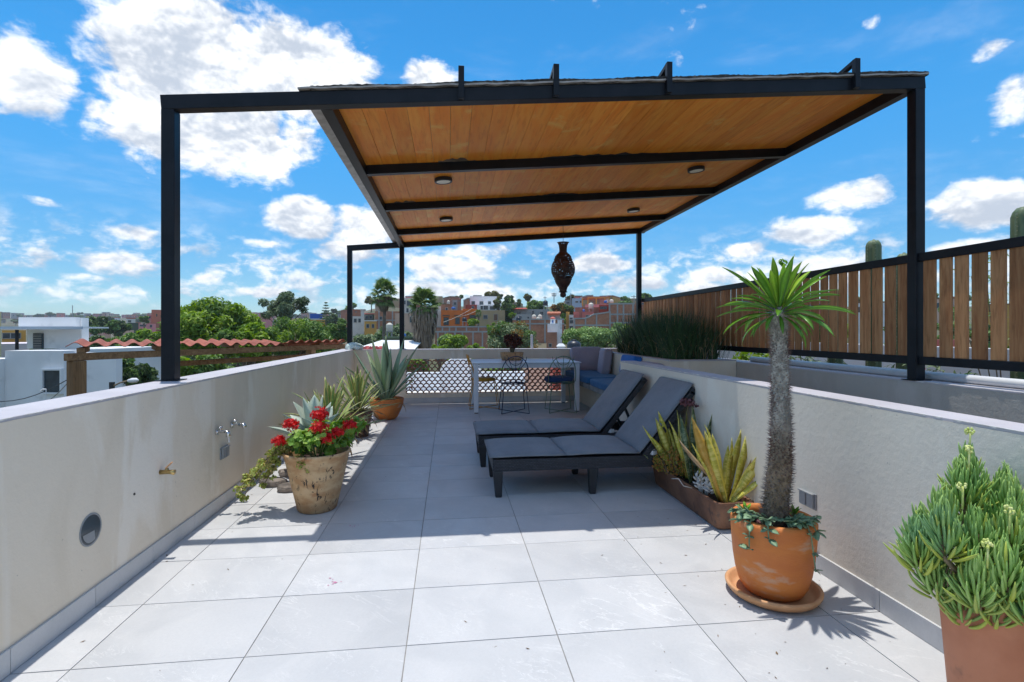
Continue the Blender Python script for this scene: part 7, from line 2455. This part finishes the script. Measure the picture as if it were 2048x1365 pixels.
# low trees filling the valley floor
for i in range(30):
    px = g.uniform(-60, 720); t = g.uniform(55, 240)
    gx = at(px, 662, t)
    zt = ground(gx.x, gx.y) + g.uniform(3.5, 6)
    yt = 662 - (zt - EYE) / t * FPX
    wp = g.uniform(4, 8) / t * FPX
    tree('valley_tree', 'round green tree on the valley floor to the left', px, t, yt, yt + wp * .62, wp, [[M_LF_MID, M_LF_BRIGHT], [M_LF_DARK, M_LF_MID], [M_LF_MID, M_LF_PALE]][i % 3], 1500, .5 + t / 300, .5, 11, [.65, .35], .1, seed=300 + i, group='trees on the left valley floor')
for i in range(20):
    px = g.uniform(720, 1350); t = g.uniform(48, 95)
    gx = at(px, 662, t)
    zt = ground(gx.x, gx.y) + g.uniform(2.0, 3.6)
    yt = 662 - (zt - EYE) / t * FPX
    wp = g.uniform(3, 5) / t * FPX
    tree('valley_tree', 'low bush on the slope below the right hill', px, t, yt, yt + wp * .6, wp, [[M_LF_MID, M_LF_BRIGHT], [M_LF_GREY, M_LF_MID], [M_LF_MID, M_LF_PALE]][i % 3], 1100, .4, .5, 9, [.65, .35], .1, seed=400 + i, group='bushes below the right hill')

# things that would share a label are told apart by their order from the left
ORD = ['first', 'second', 'third', 'fourth', 'fifth', 'sixth', 'seventh', 'eighth', 'ninth', 'tenth', 'eleventh', 'twelfth']
MARKS = [(40, 'at the left edge of the view'), (170, 'above the white house'), (330, 'between white house and left post'), (372, 'behind the left post'), (520, 'beyond the feathery tree'), (620, 'around the tall pine'), (705, 'left of the back corner posts'),
         (800, 'behind the left fan palm'), (890, 'around the shaggy palm'), (1000, 'around the white modern building'), (1100, 'around the concrete house'), (1215, 'near the orange hill pergola'), (1300, 'by the right back post'), (1560, 'behind the left fence slats'), (1815, 'left of the right post'), (9999, 'right of the right post')]
def bearing(o):
    x, y = o.location.x, o.location.y
    return 1024 + FPX * (x * CS - y * SN) / max(1e-3, x * SN + y * CS)
SHORT = {'small tree among the houses high on the right hill': 'small tree high on the right hill', 'small dark tree among the houses of the far left slope': 'small dark far tree',
         'round green tree on the valley floor to the left': 'round green valley tree', 'low bush on the slope below the right hill': 'low hillside bush'}
by = {}
for o in [o for o in bpy.data.objects if o.parent is None and 'label' in o and 'category' in o]:
    by.setdefault(o['label'], []).append(o)
for lab, lst in list(by.items()):
    if len(lst) < 2:
        continue
    sub_ = {}
    for o in sorted(lst, key=bearing):
        mk = next(t for p, t in MARKS if bearing(o) < p)
        sub_.setdefault(mk, []).append(o)
    base_ = SHORT.get(lab, lab.replace('small distant', 'far').replace('on the far left ridge', 'on ridge').replace('on the slope below the far left ridge', 'below ridge').replace('low on the far left slope', 'on low slope').replace('high on the right hill', 'on hill'))
    for mk, q in sub_.items():
        for i, o in enumerate(q):
            o['label'] = base_ + ' ' + mk + ('' if len(q) == 1 else ', %s from left' % ORD[min(i, 11)])

HAZE = 0.00025
# thin summer haze over the whole valley
m = MB(); m.box(-4300, 4300, -4300, 4300, -12, 60)
hz_ = m.build('haze', [])
hm = bpy.data.materials.new('haze_air')
hm.use_nodes = True
hm.node_tree.nodes.clear()
ho = hm.node_tree.nodes.new('ShaderNodeOutputMaterial')
hv = hm.node_tree.nodes.new('ShaderNodeVolumePrincipled')
hv.inputs['Color'].default_value = (0.80, 0.88, 1.0, 1)
hv.inputs['Density'].default_value = HAZE
hm.node_tree.links.new(hv.outputs[0], ho.inputs['Volume'])
hz_.data.materials.append(hm)
hz_['kind'] = 'stuff'
